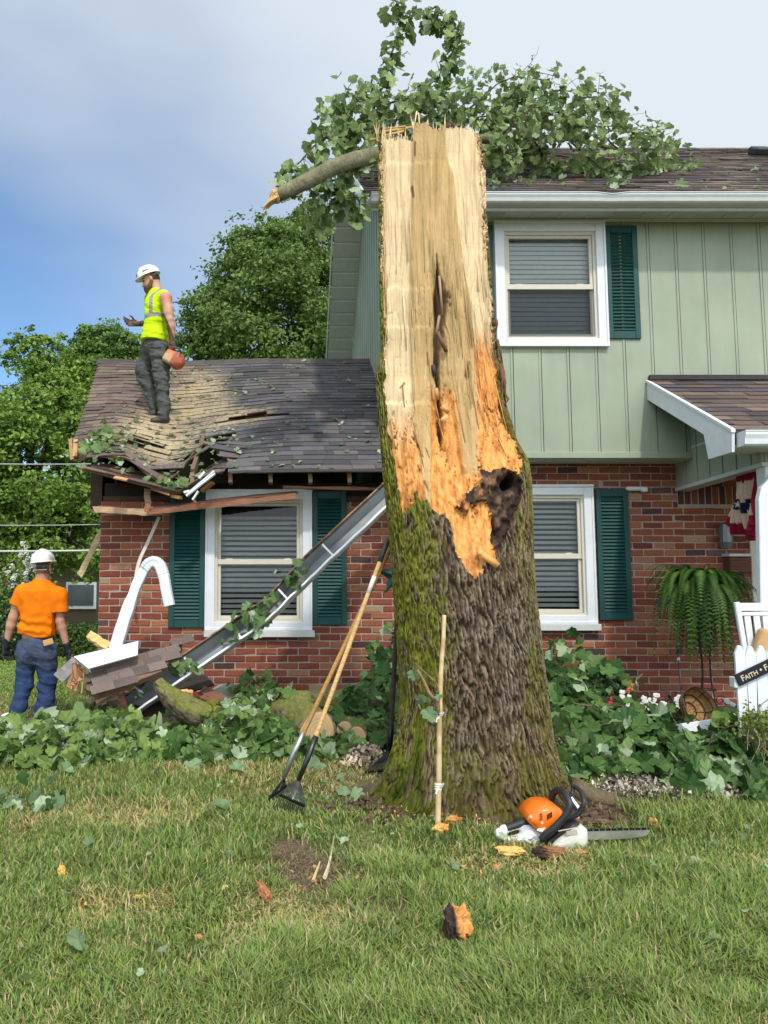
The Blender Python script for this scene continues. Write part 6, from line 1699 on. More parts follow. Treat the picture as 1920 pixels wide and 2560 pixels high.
# ================================================================ logs
def log(name, label, pts, r, cut0=True, cut1=False, moss=True, flat=(.60, .42, .22), group='logs cut from the fallen tree', wob=.12):
    pts = np.asarray(pts, float); n = 26; s_ = spline(pts, n) if len(pts) > 2 else np.linspace(pts[0], pts[1], n)
    rr = np.interp(np.linspace(0, 1, n), np.linspace(0, 1, len(r)), r)
    root = thing(name, label, 'log', tuple(s_[0]), group)
    cc = lerp(np.array((.135, .105, .070)), np.array((.115, .125, .035)), sstep(.35, .6, fbm(np.arange(n) * .4, 0, 0, int(rr[0] * 999), 2))[:, None]) if moss else np.tile(np.array((.16, .12, .08)), (n, 1))
    na, nl = 48, 110; tt = np.linspace(0, 1, nl); sf_ = spline(s_, nl); rf = np.interp(tt, np.linspace(0, 1, n), rr)
    tg = unit(np.gradient(sf_, axis=0)); xx = unit(np.cross(tg, (.1, .2, 1.))); yy = np.cross(tg, xx); aa = np.linspace(0, 2 * np.pi, na, endpoint=False)[None]
    Lm_ = np.linalg.norm(np.diff(sf_, axis=0), axis=1).sum(); lz = (tt * Lm_)[:, None]; sd0 = int(rr[0] * 977 + s_[0][0] * 31) % 97
    ca, sa = np.cos(aa), np.sin(aa)
    ud = aa * rf[:, None]; f1_, f2_, id_ = worley(ud * 34 + 2 * fbm(ca * 2, sa * 2, lz * 6, sd0, 2), lz * 8 + 0 * ud, sd0)
    rg_ = sstep(0, .4, f2_ - f1_)
    rad = rf[:, None] * (1 + .28 * (fbm(ca * 1.3 + 5, sa * 1.3 + 5, lz * 3.5, sd0, 3) - .5)) + .010 * (rg_ - .5) * min(1, rr[0] / .06)
    ms_ = sstep(.40, .60, fbm(ca * 1.6 + 9, sa * 1.6 + 9, lz * 5, sd0 + 3, 4) + .12 * (sa * yy[:, 2:3] + ca * xx[:, 2:3])) if moss else 0 * rad
    bc = lerp(np.array((.075, .055, .036)), np.array((.235, .190, .130)), (rg_ * (.4 + .6 * id_))[..., None])
    bc = lerp(bc, np.array((.150, .165, .028)), (ms_ * (.45 + .55 * fbm(ca * 9, sa * 9, lz * 40, sd0 + 5, 2)))[..., None])
    VV = sf_[:, None] + xx[:, None] * (ca * rad)[..., None] + yy[:, None] * (sa * rad)[..., None]
    lg = MB().grid(VV, bc, wrap=True)
    for e_ in (0, -1): lg.add(np.vstack([VV[e_], VV[e_].mean(0)]), None, [(na, i_, (i_ + 1) % na) for i_ in range(na)], (.30, .22, .13))
    build('bark', lg, M['bark'], root, smooth=True)
    for on, e, d in ((cut0, 0, s_[0] - s_[1]), (cut1, -1, s_[-1] - s_[-2])):
        if not on: continue
        ax = unit(d); pr = []; q = MB()
        radii = np.linspace(0, rr[e] * .93, 12); cols = [np.array(flat) * (1.0 - .22 * (i % 2)) * (1.0 if i < 9 else 1.12) for i in range(12)]
        x = unit(np.cross(ax, (0.1, .2, 1))); y = np.cross(ax, x); a = np.arange(20) * 2 * np.pi / 20
        V = np.array([s_[e] + ax * .006 + (x * np.cos(t) + y * np.sin(t)) * (r_ * (1 + .05 * math.sin(3 * t))) for r_ in radii for t in a]).reshape(12, 20, 3)
        q.grid(V, np.repeat(np.array(cols)[:, None], 20, 1), wrap=True); build('cut_face', q, M['split'], root)
    return root
log('mossy_branch', 'thick mossy branch with a pale sawn end lying against the gutter foot', [P(394, 1703, 6.0), P(410, 1725, 5.98), P(440, 1752, 5.95), P(500, 1785, 5.9), P(565, 1800, 5.9), P(640, 1810, 5.9)], [.040, .085, .10, .095, .085, .07], flat=(.62, .44, .20))
log('cut_log', 'largest sawn log end behind the two leaning rakes', [P(793, 1828, 5.55), P(740, 1795, 5.9), P(690, 1780, 6.2)], [.15, .15, .14])
log('cut_log', 'smaller sawn log end, the upper of the pair left of the dark rake', [P(862, 1823, 5.6), P(880, 1802, 6.0)], [.062, .06])
log('cut_log', 'smaller sawn log end, the lower of the pair left of the dark rake', [P(893, 1838, 5.5), P(905, 1812, 5.9)], [.066, .06])
log('cut_log', 'mossy log lying level along the foot of the brick wall behind the rakes', [P(700, 1762, 6.1), P(800, 1758, 6.2), P(960, 1765, 6.3)], [.10, .11, .11], cut0=False)
log('cut_log', 'short log with a narrow pale end beside the right flare of the trunk', [P(1425, 1908, 4.95), P(1452, 1892, 5.1), P(1500, 1880, 5.3)], [.050, .055, .05], moss=False)
log('cut_log', 'thin limb half buried in leaves right of the trunk', [P(1392, 1870, 5.3), P(1440, 1885, 5.2), P(1530, 1905, 5.1)], [.035, .04, .03], cut0=False, moss=False)
# pale chips and dry curled mulch
def chips(label, spots, n, sz, ca, cb, name='wood_chips', cat='wood chips', dark=0.15, dc=(.10, .07, .05)):
    mb = MB()
    for i in range(n):
        cx, cy, rx, ry, hz = spots[rng.integers(0, len(spots))]
        x, y = cx + rng.normal(0, rx * .5), cy + rng.normal(0, ry * .5)
        z = float(ground_z(x, y)) + .015 + hz * rng.random() * math.exp(-((x - cx) / rx) ** 2)
        s_ = sz * rng.uniform(.5, 1.4); c = lerp(np.array(ca), np.array(cb), rng.random()) if rng.random() > dark else np.array(dc) * rng.uniform(.6, 1.6)
        a, b = unit(rng.normal(size=3)), unit(rng.normal(size=3)); b = unit(b - a * (a @ b)); nn = np.cross(a, b)
        V = [np.array((x, y, z)) + a * s_ * u + b * s_ * .45 * v * (1 - .5 * abs(u)) + nn * s_ * (.5 * u * u + .3 * v * v) for u in (-1, 0, 1) for v in (-1, 1)]
        mb.add(V, [(0, 1, 3, 2), (2, 3, 5, 4)], None, c)
    o = build(name, mb, M['vc'], origin=(spots[0][0], spots[0][1], 0)); tag(o, label, cat, kind='stuff')
def gs_(px, py, rx, ry, h): g = G(px, py); return (g[0], g[1], rx, ry, h)
chips('dry pale curled chips spilled along the lawn edge right of the chainsaw', [gs_(1590, 1978, .22, .10, .07), gs_(1640, 1990, .28, .08, .04), gs_(1560, 1995, .2, .06, .03), gs_(1720, 1995, .25, .06, .03), gs_(1790, 1985, .12, .07, .06)], 1900, .017, (.26, .21, .155), (.62, .57, .48), dark=.38)
chips('fresh pale wood chips at the foot of the dark rake', [gs_(912, 1905, .16, .08, .10), gs_(895, 1920, .12, .06, .04)], 260, .022, (.50, .38, .25), (.70, .60, .46))
chips('fresh orange chips sprinkled round the foot of the trunk and over the lawn', [gs_(1110, 2090, .22, .06, .0), gs_(1000, 2050, .3, .1, .0), gs_(1330, 2110, .45, .1, .0), gs_(1150, 2070, .5, .10, 0), gs_(1150, 2075, .6, .12, 0), gs_(420, 1905, .4, .05, .0), gs_(1200, 2200, .5, .25, 0), gs_(400, 2200, .7, .3, 0), gs_(800, 2200, .5, .2, 0)], 420, .011, (.50, .25, .09), (.64, .40, .16), dark=.1)

# ---- bark and wood chunks on the lawn, each its own lump
def chunk(label, px, py, w, h, d, c1, c2, split=.5, seed=0, rz=0, name='wood_chunk', up=1.0):
    g = G(px, py); n, m = 44, 30
    u = np.linspace(0, 2 * np.pi, n, endpoint=False)[None]; v = np.linspace(-np.pi / 2, np.pi / 2, m)[:, None]
    sx = np.sign(np.cos(v) * np.cos(u)) * np.abs(np.cos(v) * np.cos(u)) ** .7; sy = np.cos(v) * np.sin(u) + 0 * u; sz = np.sign(np.sin(v)) * np.abs(np.sin(v)) ** .7 + 0 * u
    nn = 1 + 1.0 * (fbm(sx * 2.2 + seed * 7, sy * 2.2, sz * 2.2, 100 + seed, 4) - .5) + .5 * (fbm(sx * 7 + seed, sy * 7, sz * 2, 120 + seed, 3) - .5)
    nn = .82 * nn * (1 + .30 * (fbm(sx * 9 + seed, sy * 9, sz * 1.2, 180 + seed, 3) - .5)) + .10 * (worley(u * 1.6 + 0 * v, v * 2.2 + 0 * u, seed)[2] - .5)
    V = np.stack([sx * nn * w / 2, sy * nn * d / 2, (sz * nn + .9) * h / 2], -1)
    ca, sa = math.cos(rz), math.sin(rz)
    V = np.stack([V[..., 0] * ca - V[..., 1] * sa, V[..., 0] * sa + V[..., 1] * ca, V[..., 2]], -1) + np.array((g[0], g[1], float(ground_z(g[0], g[1])) + .008))
    f = sstep(split - .12, split + .12, (sx + 1) / 2 + .5 * (fbm(sx * 3, sy * 3, sz * 3, 140 + seed, 3) - .5))
    c = lerp(np.array(c1), np.array(c2), f[..., None]) * (1 + .5 * (fbm(sx * 9, sy * 4, sz * 9, 160 + seed, 3) - .5))[..., None]
    o = build(name, MB().grid(V, c, wrap=True), M['split'], origin=(g[0], g[1], float(ground_z(g[0], g[1]))), smooth=True, auto=22)
    tag(o, label, 'wood chunk', 'wood chunks on the lawn')
OR, OY, BK, RB = (.58, .27, .08), (.68, .42, .13), (.045, .030, .025), (.25, .12, .055)
chunk('largest orange chunk in the foreground lawn with a black bark side', 1143, 2358, .108, .135, .10, BK, OR, .42, 1)
chunk('flat yellow orange slab on the grass below the chainsaw', 1277, 2152, .125, .040, .08, OY, OY, .1, 2, -.15)
chunk('dark and rusty slab of rotten wood below the chainsaw', 1378, 2162, .16, .06, .09, BK, RB, .35, 3, -.25)
chunk('small curled brown strip right of the rusty slab', 1445, 2155, .085, .035, .05, RB, (.42, .22, .09), .4, 4, -.2)
chunk('orange brown stick of wood left of the bare scrape', 660, 2245, .035, .05, .16, (.45, .20, .09), (.40, .16, .07), .5, 5, .35)
chunk('small yellow chip standing in the far left lawn', 154, 2196, .035, .055, .03, (.66, .42, .10), (.66, .42, .10), .5, 6)
chunk('small salmon chip in the left lawn', 268, 2190, .038, .026, .03, (.56, .25, .14), (.56, .25, .14), .5, 7)
chunk('orange chips piled at the foot of the peeled stick', 1104, 2106, .085, .06, .05, OY, OR, .4, 8)
chunk('flat rust coloured flake behind the foot of the peeled stick', 1135, 2085, .10, .04, .06, OR, (.38, .15, .05), .5, 9)
chunk('orange chip at the tip of the chainsaw bar', 1634, 2078, .05, .045, .04, OR, OY, .5, 10)
chunk('small tan chip in the right lawn', 1240, 2190, .03, .03, .03, (.46, .25, .12), (.52, .30, .14), .5, 11)
chunk('thin pale splinter lying across the left lawn', 340, 2118, .12, .014, .03, (.52, .33, .15), (.5, .3, .14), .5, 12, .1)
chunk('yellow splinter flat in the middle of the left lawn', 345, 2246, .085, .016, .03, (.60, .38, .10), (.6, .38, .1), .5, 13)
chunk('tiny rust chip in the lower left lawn', 497, 2352, .03, .024, .03, (.5, .22, .09), (.5, .22, .09), .5, 14)
chunk('dark clod beside a dry twig in the right foreground', 1170, 2468, .05, .04, .04, (.12, .12, .13), (.16, .15, .15), .5, 15)
chunk('yellow crumb by the left lawn chips', 562, 2232, .03, .03, .02, (.62, .52, .20), (.62, .5, .2), .5, 16)
chunk('pale brown curl on the right lawn below the chips', 1600, 2165, .10, .03, .04, (.30, .22, .14), (.22, .15, .09), .5, 17, -.2)
mb = MB()
for pts in ([(1740, 2245), (1738, 2290), (1762, 2345), (1800, 2385), (1850, 2405)], [(1385, 2290), (1400, 2330), (1410, 2350)]):
    mb.tube(spline([G(a, b) + (0, 0, .05) for a, b in pts], 16), [.0028] * 16, 5, (.42, .34, .22))
o = build('dry_twig', mb, M['limb'], origin=tuple(G(1760, 2345))); tag(o, 'thin curved dry twig on the grass at the lower right', 'twig')
mb = MB(); a, b = G(812, 2205), G(838, 2125); 
mb.tube(spline([a + (0, 0, .02), lerp(a, b, .5) + (0, 0, .03), G(836, 2170) + (0, 0, .14)], 10), np.linspace(.010, .002, 10), 6, (.60, .50, .33)); mb.tube([G(782, 2215) + (0, 0, .02), G(800, 2190) + (0, 0, .06)], [.008, .003], 6, (.5, .36, .2))
o = build('splinter', mb, M['split'], origin=tuple(a)); tag(o, 'pale wood splinter stuck upright in the bare scrape', 'splinter')
# ================================================================ people
def nearest_col(V, pts):
    """colour of the nearest of (point, radius, colour)"""
    c = None; best = None
    for p, col in pts:
        d = np.linalg.norm(V - np.asarray(p), axis=1)
        if c is None: c = np.tile(np.asarray(col, float), (len(V), 1)); best = d
        else:
            k = d < best; c[k] = col; best[k] = d[k]
    return c
def skin_part(name, prims, h, col, parent, m, cuts=(), noise=None, colfun=None):
    V, Q = sdf_mesh(prims, h, cuts, noise)
    c = np.tile(np.asarray(col, float), (len(V), 1))
    if colfun is not None: c = colfun(V, c)
    return build(name, MB().add(V, Q, None, c), M[m], parent, smooth=True)
def hand(prims, w, d, side, curl, s_=1.0, k=.006, spread=.2, bend_to=None):
    """palm + four fingers + thumb. w wrist, d hand direction, side: thumb side, curl: palm normal the fingers close towards."""
    d, side, curl = unit(np.asarray(d, float)), unit(np.asarray(side, float)), unit(np.asarray(curl, float))
    prims.append(('cone', w, w + d * .03 * s_, .027 * s_, .030 * s_, .012))
    pc = w + d * .055 * s_
    R = np.stack([side, d, curl], 1)
    prims.append(('box', pc, np.array((.040, .045, .014)) * s_, R, .012 * s_, .012))
    for i, (o, ln, ang) in enumerate(((.031, .072, 1), (.011, .080, 1), (-.010, .074, 1.05), (-.030, .058, 1.1))):
        a = w + d * .095 * s_ + side * o * s_
        dd = unit(d + side * o * spread * 12); p = a; th_ = bend_to[i] if bend_to is not None else .35
        for j, f in enumerate((.46, .31, .25)):
            th = th_ * (j + .6) * ang
            q = p + (dd * math.cos(th) + curl * math.sin(th)) * ln * f * s_
            prims.append(('cone', p, q, (.0092 - .0008 * j) * s_, (.0086 - .0010 * j) * s_, .003)); p = q
    a = w + d * .03 * s_ + side * .036 * s_
    b = a + unit(side * .75 + d * .6 + curl * .35) * .042 * s_; c = b + unit(side * .25 + d * .85 + curl * .5) * .034 * s_
    prims.append(('cone', a, b, .013 * s_, .0105 * s_, .008)); prims.append(('cone', b, c, .0105 * s_, .008 * s_, .003))
SK = np.array((.50, .275, .19)); LIME = np.array((.50, .70, .012)); GREYB = np.array((.26, .27, .23))
wrinkle = lambda amp, sc, sd: (lambda P3: amp * (fbm(P3[..., 0] * sc, P3[..., 1] * sc, P3[..., 2] * sc * .6, sd, 3) - .5))
def folds(zc, amp, sc, sd):
    return lambda P3: amp * (fbm(P3[..., 0] * sc * .5 + P3[..., 2] * sc * .5, P3[..., 1] * sc * .5, P3[..., 2] * sc, sd, 3) - .5) * 2

# ---- the man on the roof
ds_ = np.linspace(0, LW, 400); xs_ = (np.array([398.0])[0] - CX) / FPX
best = None
for d_ in ds_:
    yy = YE + (YR - YE) * d_ / LW; p = P(398, 1056, yy)
    r = R_wing(np.array([p[0]]), np.array([d_]))[0]
    e = abs(r[2] + .012 - p[2])
    if best is None or e < best[0]: best = (e, yy, d_)
YB = best[1] + .10
def J(zx, zy, dy=0.0): return P(300 + zx / 5.267, 650 + zy / 5.267, YB + dy)
man = thing('person', 'bearded worker in lime shirt and white hard hat standing on the roof with a saw', 'person', tuple(J(480, 2110)))
hc = J(398, 262, 0)
fw, up_ = np.array((-.90, -.16, -.40)), None
fw = unit(fw); sdv = unit(np.cross(fw, (0, 0, 1))); up_ = np.cross(sdv, fw)
def H(f, s_, u): return hc + fw * f + sdv * s_ + up_ * u
Rh = np.stack([fw, sdv, up_], 1)
nshould, fshould = J(606, 505, -.19), J(405, 520, .19)
pr = [('ell', H(-.012, 0, .02), (.098, .076, .105), Rh, .02), ('ell', H(.030, 0, -.055), (.062, .060, .070), Rh, .03),
      ('cone', H(.082, 0, -.005), H(.104, 0, -.040), .010, .015, .012), ('cone', H(.070, -.03, .012), H(.070, .03, .012), .016, .016, .012),
      ('ell', H(-.005, -.078, -.012), (.018, .010, .032), Rh, .006), ('ell', H(-.005, .078, -.012), (.018, .010, .032), Rh, .006),
      ('cone', H(.085, -.022, -.072), H(.085, .022, -.072), .010, .010, .008),
      ('cone', H(-.035, 0, -.06), J(500, 440, .0), .058, .066, .03),
      ('cone', nshould, fshould, .070, .070, .05), ('ell', J(480, 640), (.115, .165, .20), None, .06), ('ell', J(470, 960), (.105, .15, .20), None, .06),
      ('cone', nshould + (0, -.02, 0), J(655, 790, -.24), .060, .045, .03), ('cone', J(648, 650, -.22), J(640, 700, -.23), .052, .05, .03), ('cone', J(655, 790, -.24), J(672, 880, -.23), .047, .047, .02), ('cone', J(672, 880, -.23), J(683, 1070, -.21), .046, .029, .02),
      ('cone', fshould, J(385, 830, .22), .060, .044, .03), ('cone', J(385, 830, .22), J(222, 842, .10), .043, .028, .02),
      ('cone', J(470, 1150), J(470, 1150) + (0, 0, .05), .12, .12, .04), ('cone', J(520, 1200, -.08), J(560, 1560, -.1), .085, .055, .03), ('cone', J(560, 1560, -.1), J(578, 1990, -.1), .052, .04, .02),
      ('cone', J(420, 1200, .09), J(300, 1480, .1), .085, .055, .03), ('cone', J(300, 1480, .1), J(450, 1930, .1), .052, .04, .02)]
hand(pr, J(222, 842, .10), (-1, -.1, .18), (0, -.3, .9), (.15, -1, .1), .98, spread=.35, bend_to=(.35, .45, .55, .6))
hand(pr, J(683, 1070, -.21), (.02, -.05, -1), (-.95, .1, 0), (.15, .95, .0), .98, spread=.1, bend_to=(.75, .78, .8, .8))
def manskin(V, c):
    q = (V - hc) @ Rh
    c[(q[:, 0] > .05) & (q[:, 2] < -.085)] = (.10, .055, .035)
    lipm = (np.abs(q[:, 2] + .072) < .009) & (q[:, 0] > .07) & (np.abs(q[:, 1]) < .028); c[lipm] = (.42, .16, .13)
    for s_ in (-1, 1):
        e = (np.hypot(q[:, 1] - s_ * .031, q[:, 2] - .000) < .011) & (q[:, 0] > .04); c[e] = (.05, .035, .03)
        b = (np.abs(q[:, 1] - s_ * .032) < .02) & (np.abs(q[:, 2] - .022) < .006) & (q[:, 0] > .05); c[b] = (.12, .07, .04)
    red = (np.linalg.norm(V - nshould, axis=1) < .12)
    c[red] = c[red] * (1.08, .88, .86)
    return c
skin_part('body', pr, .0058, SK, man, 'skin', colfun=manskin)
body = [o for o in man.children if o.name.startswith('body')][0]
# beard and back hair
bd_ = [('ell', H(.045, 0, -.085), (.060, .056, .055), Rh, .03), ('cone', H(.055, 0, -.10), J(392, 482, -.02), .058, .022, .03), ('cone', H(.00, -.062, -.04), H(.045, -.05, -.09), .018, .03, .02), ('cone', H(.00, .062, -.04), H(.045, .05, -.09), .018, .03, .02), ('cone', H(.088, -.028, -.058), H(.088, .028, -.058), .011, .011, .01)]
skin_part('beard', bd_, .006, (.125, .075, .045), man, 'cloth', noise=lambda P3: .014 * (fbm(P3[..., 0] * 70, P3[..., 1] * 70, P3[..., 2] * 25, 3, 2) - .5))
skin_part('hair', [('ell', H(-.035, 0, .005), (.082, .080, .075), Rh, .01)], .007, (.085, .05, .035), man, 'cloth', cuts=[lambda P3: ((P3 - hc) @ fw) + .012])
# hard hat: shell, peak, badge, suspension band
hs = [('ell', H(-.005, 0, .055), (.138, .112, .115), Rh, .01)]
def helm_cut(P3): return -(((P3 - hc) @ up_) - .050)
V, Q = sdf_mesh(hs + [('cone', H(-.05, 0, .150), H(.05, 0, .152), .020, .018, .03)], .006, [helm_cut])
hat = build('hard_hat', MB().add(V, Q, None, (.80, .80, .77)), M['plastic'], man, smooth=True, auto=50)
bm_ = MB(); a = np.linspace(0, 2 * np.pi, 40)
r0, r1 = np.stack([.134 * np.cos(a), .109 * np.sin(a)], -1), np.stack([.138 * np.cos(a) + .036 * np.clip(np.cos(a), 0, 1) ** 1.5, .113 * np.sin(a)], -1)
rows = [[H(q[0] - .005, q[1], z_) for q in r] for r, z_ in ((r0, .060), (r1, .044), (r1 * .99, .040), (r0 * .97, .050))]
bm_.grid(np.array(rows), (.80, .80, .77)); build('brim', bm_, M['plastic'], hat, smooth=True)
bg = MB(); 
for k in range(5): bg.obox(H(.128 - .006 * abs(k - 2) * .6, (k - 2) * .010, .082), sdv * .0055, fw * .006, up_ * .020, (.03, .045, .13))
for k in range(6): bg.obox(H(.000 + k * .011, -.1105 + .0012 * k, .085 + (.002 if k % 2 else 0)), fw * .0045, sdv * .004, up_ * .005, (.10, .10, .12))
build('badge', bg, M['plastic'], hat)
bnd = MB(); bnd.obox(H(-.098, 0, .012), fw * .008, sdv * .06, up_ * .020, (.03, .03, .035), .006); bnd.obox(H(-.055, -.080, .018), fw * .045, sdv * .004, up_ * .012, (.03, .03, .035)); build('headband', bnd, M['rubber'], hat)
# sleeveless hi-vis shirt with reflective bands
hz = J(450, 1095)[2]
sp = [('ell', J(480, 640), (.135, .195, .215), None, .06), ('ell', J(465, 930), (.138, .175, .24), None, .08), ('cone', nshould + (-.02, .04, .0), fshould + (0, -.015, 0), .078, .078, .05), ('cone', J(490, 470), J(480, 560), .088, .12, .05), ('cone', J(455, 1080, 0) + (0, -.06, 0), J(455, 1080, 0) + (0, .06, 0), .145, .145, .06), ('cone', J(575, 480, -.15), J(592, 490, -.185), .070, .060, .03)]
def shirt_col(V, c):
    x, y, z = V[:, 0], V[:, 1] - YB, V[:, 2]
    zb = J(460, 790)[2] + .10 * (x - J(460, 790)[0])
    band = (z > zb - .022) & (z < zb + .024)
    xs1 = J(445, 640)[0]; xs2 = J(550, 420)[0]
    zt = J(445, 560)[2]
    xv = np.where(z < zt, xs1, xs1 + (xs2 - xs1) * np.clip((z - zt) / max(J(550, 420)[2] - zt, .01), 0, 1))
    strap = (np.abs(x - xv) < .022) & (z > zb) & (y < .02)
    back = (np.abs(x - J(318, 600)[0]) < .02) & (z > zb) & (y > .0)
    k = band | strap | back; c[k] = GREYB
    edge = (np.abs(z - hz) < .008); c[edge] = c[edge] * .75
    return c
skin_part('hi_vis_shirt', sp, .0065, LIME, man, 'cloth', cuts=[lambda P3: hz - P3[..., 2] + .10 * (P3[..., 0] - J(455, 1090)[0]) * -1.0,
          lambda P3: -(np.sqrt(((P3 - (H(-.02, 0, -.12))) ** 2).sum(-1)) - .070), lambda P3: -sd_cone(P3, J(625, 530, -.265), J(690, 900, -.26), .072, .06)], noise=folds(0, .016, 16, 5), colfun=shirt_col)
# work trousers, boots
pt = [('ell', J(468, 1140), (.148, .165, .13), None, .05), ('cone', J(525, 1190, -.08), J(548, 1560, -.1), .118, .085, .05), ('cone', J(548, 1560, -.1), J(585, 1940, -.1), .082, .068, .03), ('cone', J(582, 1860, -.1), J(578, 2010, -.1), .076, .066, .02),
      ('cone', J(420, 1190, .09), J(300, 1470, .1), .118, .092, .05), ('cone', J(300, 1470, .1), J(440, 1850, .1), .088, .066, .03), ('cone', J(440, 1850, .1), J(445, 1935, .1), .066, .058, .02)]
skin_part('work_trousers', pt, .0068, (.080, .086, .080), man, 'denim', cuts=[lambda P3: P3[..., 2] - J(460, 1085)[2]], noise=folds(0, .026, 18, 9))
bt = [('cone', J(585, 2020, -.1), J(580, 2080, -.1), .056, .056, .02), ('cone', J(600, 2105, -.1), J(440, 2118, -.12), .042, .036, .03), ('cone', J(455, 1960, .1), J(450, 2020, .1), .052, .054, .02), ('cone', J(470, 2040, .1), J(280, 2055, .08), .040, .032, .03)]
skin_part('work_boots', bt, .0065, (.040, .033, .030), man, 'rubber', cuts=[lambda P3: -(P3[..., 2] - (R_wing(P3[..., 0].ravel(), ((P3[..., 1].ravel() - YE) / (YR - YE)) * LW)[:, 2].reshape(P3.shape[:-1]) - .003))])
# ---- the saw in his hand
sawh = thing('chainsaw', 'dusty orange chainsaw hanging from the roof worker\'s left hand', 'chainsaw', tuple(J(715, 1330, -.22)))
Rs = rot('y', 28) @ rot('z', -25)
V, Q = sdf_mesh([('box', J(700, 1300, -.2), (.095, .06, .075), Rs, .02, .0), ('ell', J(760, 1350, -.22), (.085, .07, .085), Rs, .03), ('box', J(640, 1280, -.2), (.04, .05, .05), Rs, .015, .02)], .007, noise=wrinkle(.006, 40, 3))
q_ = (V - J(700, 1300, -.2)) @ Rs
cc = lerp(np.array((.62, .17, .06)), np.array((.33, .075, .03)), sstep(.00, .06, q_[:, 0])[:, None]); cc[(q_[:, 0] < .02) & (q_[:, 2] < .02) & (q_[:, 1] < -.02)] = (.50, .33, .17)
build('engine_cover', MB().add(V, Q, None, cc), M['plastic'], sawh, smooth=True)
mb = MB(); mb.tube(spline([J(640, 1250, -.16), J(655, 1175, -.19), J(700, 1160, -.22), J(770, 1165, -.22), J(800, 1210, -.22), J(790, 1260, -.2)], 20), .011, 8, (.03, .03, .03)); build('handle', mb, M['rubber'], sawh, smooth=True)
mb = MB(); a = J(640, 1310, -.15); mb.bar(a, a + (-.05, .42, -.10), .008, .07, (0, 0, 1), (.30, .30, .30)); build('guide_bar', mb, M['metal'], sawh)

# ---- the man in orange, seen from behind
YO = 7.6
def K(zx, zy, dy=0.0): return P(zx / 4.81, 1360 + zy / 4.81, YO + dy)
man2 = thing('person', 'worker in an orange shirt, jeans and white hard hat walking away by the debris heap', 'person', tuple(K(400, 2080)))
hc2 = K(515, 275, -.01)
ls_, rs_ = K(262, 575), K(728, 615)
pr = [('ell', hc2 + (0, 0, .03), (.078, .098, .108), None, .02), ('ell', hc2 + (0, .02, -.05), (.06, .07, .07), None, .03), ('cone', hc2 + (0, -.005, -.05), K(500, 460, .0), .062, .068, .03), ('ell', hc2 + (-.08, .0, -.02), (.010, .018, .032), None, .006), ('ell', hc2 + (.08, .0, -.02), (.010, .018, .032), None, .006), ('cone', hc2 + (0, .095, .0), hc2 + (0, .115, -.035), .01, .014, .01),
      ('cone', ls_, rs_, .07, .07, .05), ('ell', K(490, 700), (.165, .11, .20), None, .06), ('ell', K(440, 1050), (.15, .10, .18), None, .06),
      ('cone', ls_, K(160, 880, .02), .058, .046, .02), ('cone', K(160, 880, .02), K(130, 980, .03), .046, .046, .02), ('cone', K(130, 980, .03), K(76, 1200, .06), .044, .030, .02),
      ('cone', rs_, K(722, 930, .02), .058, .046, .02), ('cone', K(722, 930, .02), K(740, 1000, .03), .046, .045, .02), ('cone', K(740, 1000, .03), K(812, 1260, .06), .044, .030, .02),
      ('ell', K(440, 1250), (.16, .11, .12), None, .05), ('cone', K(330, 1330), K(290, 1690, .03), .08, .055, .02), ('cone', K(290, 1690, .03), K(190, 2050, -.04), .05, .04, .02), ('cone', K(555, 1330), K(565, 1690, .03), .08, .055, .02), ('cone', K(565, 1690, .03), K(530, 2060, .02), .05, .04, .02)]
def skin2(V, c):
    q = V - hc2; c[(q[:, 2] > -.075) & (q[:, 1] < .03) & (np.abs(q[:, 0]) < .073) & (q[:, 2] > -.10)] = (.20, .14, .11); return c
skin_part('body', pr, .0066, SK * (1.0, .96, .94), man2, 'skin', colfun=skin2)
V, Q = sdf_mesh([('ell', hc2 + (.0, -.005, .068), (.116, .142, .108), None, .01), ('cone', hc2 + (0, -.07, .155), hc2 + (0, .07, .158), .026, .026, .03)], .0065, [lambda P3: -(P3[..., 2] - hc2[2] - .050 + .16 * (P3[..., 0] - hc2[0]) * -.6)])
hat2 = build('hard_hat', MB().add(V, Q, None, (.80, .79, .74)), M['plastic'], man2, smooth=True, auto=50)
rows = [[hc2 + np.array((s1 * math.cos(t), -.005 + s2 * math.sin(t) + .05 * max(0, math.sin(t)), zz + .096 * s1 * math.cos(t))) for t in np.linspace(0, 2 * np.pi, 40)] for s1, s2, zz in ((.113, .139, .062), (.127, .152, .046), (.126, .151, .042), (.110, .135, .052))]
build('brim', MB().grid(np.array(rows), (.80, .79, .74)), M['plastic'], hat2, smooth=True)
mb = MB(); mb.obox(hc2 + (.018, -.098, .010), (.055, 0, .004), (0, .010, 0), (0, 0, .026), (.022, .022, .024), .008)
mb.obox(hc2 + (-.055, -.085, .012), (.022, -.012, 0), (0, .006, 0), (0, 0, .016), (.45, .42, .40), .004); mb.obox(hc2 + (.0, -.088, -.032), (.07, 0, .002), (0, .008, 0), (0, 0, .006), (.35, .30, .28), .004)
build('headband', mb, M['rubber'], hat2)
hz2 = K(430, 1095)[2]
sp = [('cone', ls_ + (.03, 0, -.005), rs_ + (-.03, 0, -.005), .088, .086, .06), ('cone', K(500, 455), K(495, 560), .075, .14, .05), ('ell', K(490, 720), (.196, .135, .235), None, .07), ('ell', K(455, 980), (.185, .130, .22), None, .08), ('cone', K(340, 1070), K(550, 1080), .115, .115, .05),
      ('cone', ls_ + (.01, 0, -.01), K(198, 735), .080, .078, .04), ('cone', rs_ + (-.01, 0, -.01), K(728, 820), .080, .078, .04)]
ua, ub = unit(K(198, 735) - ls_), unit(K(728, 820) - rs_)
kA, kB = K(198, 735), K(728, 820)
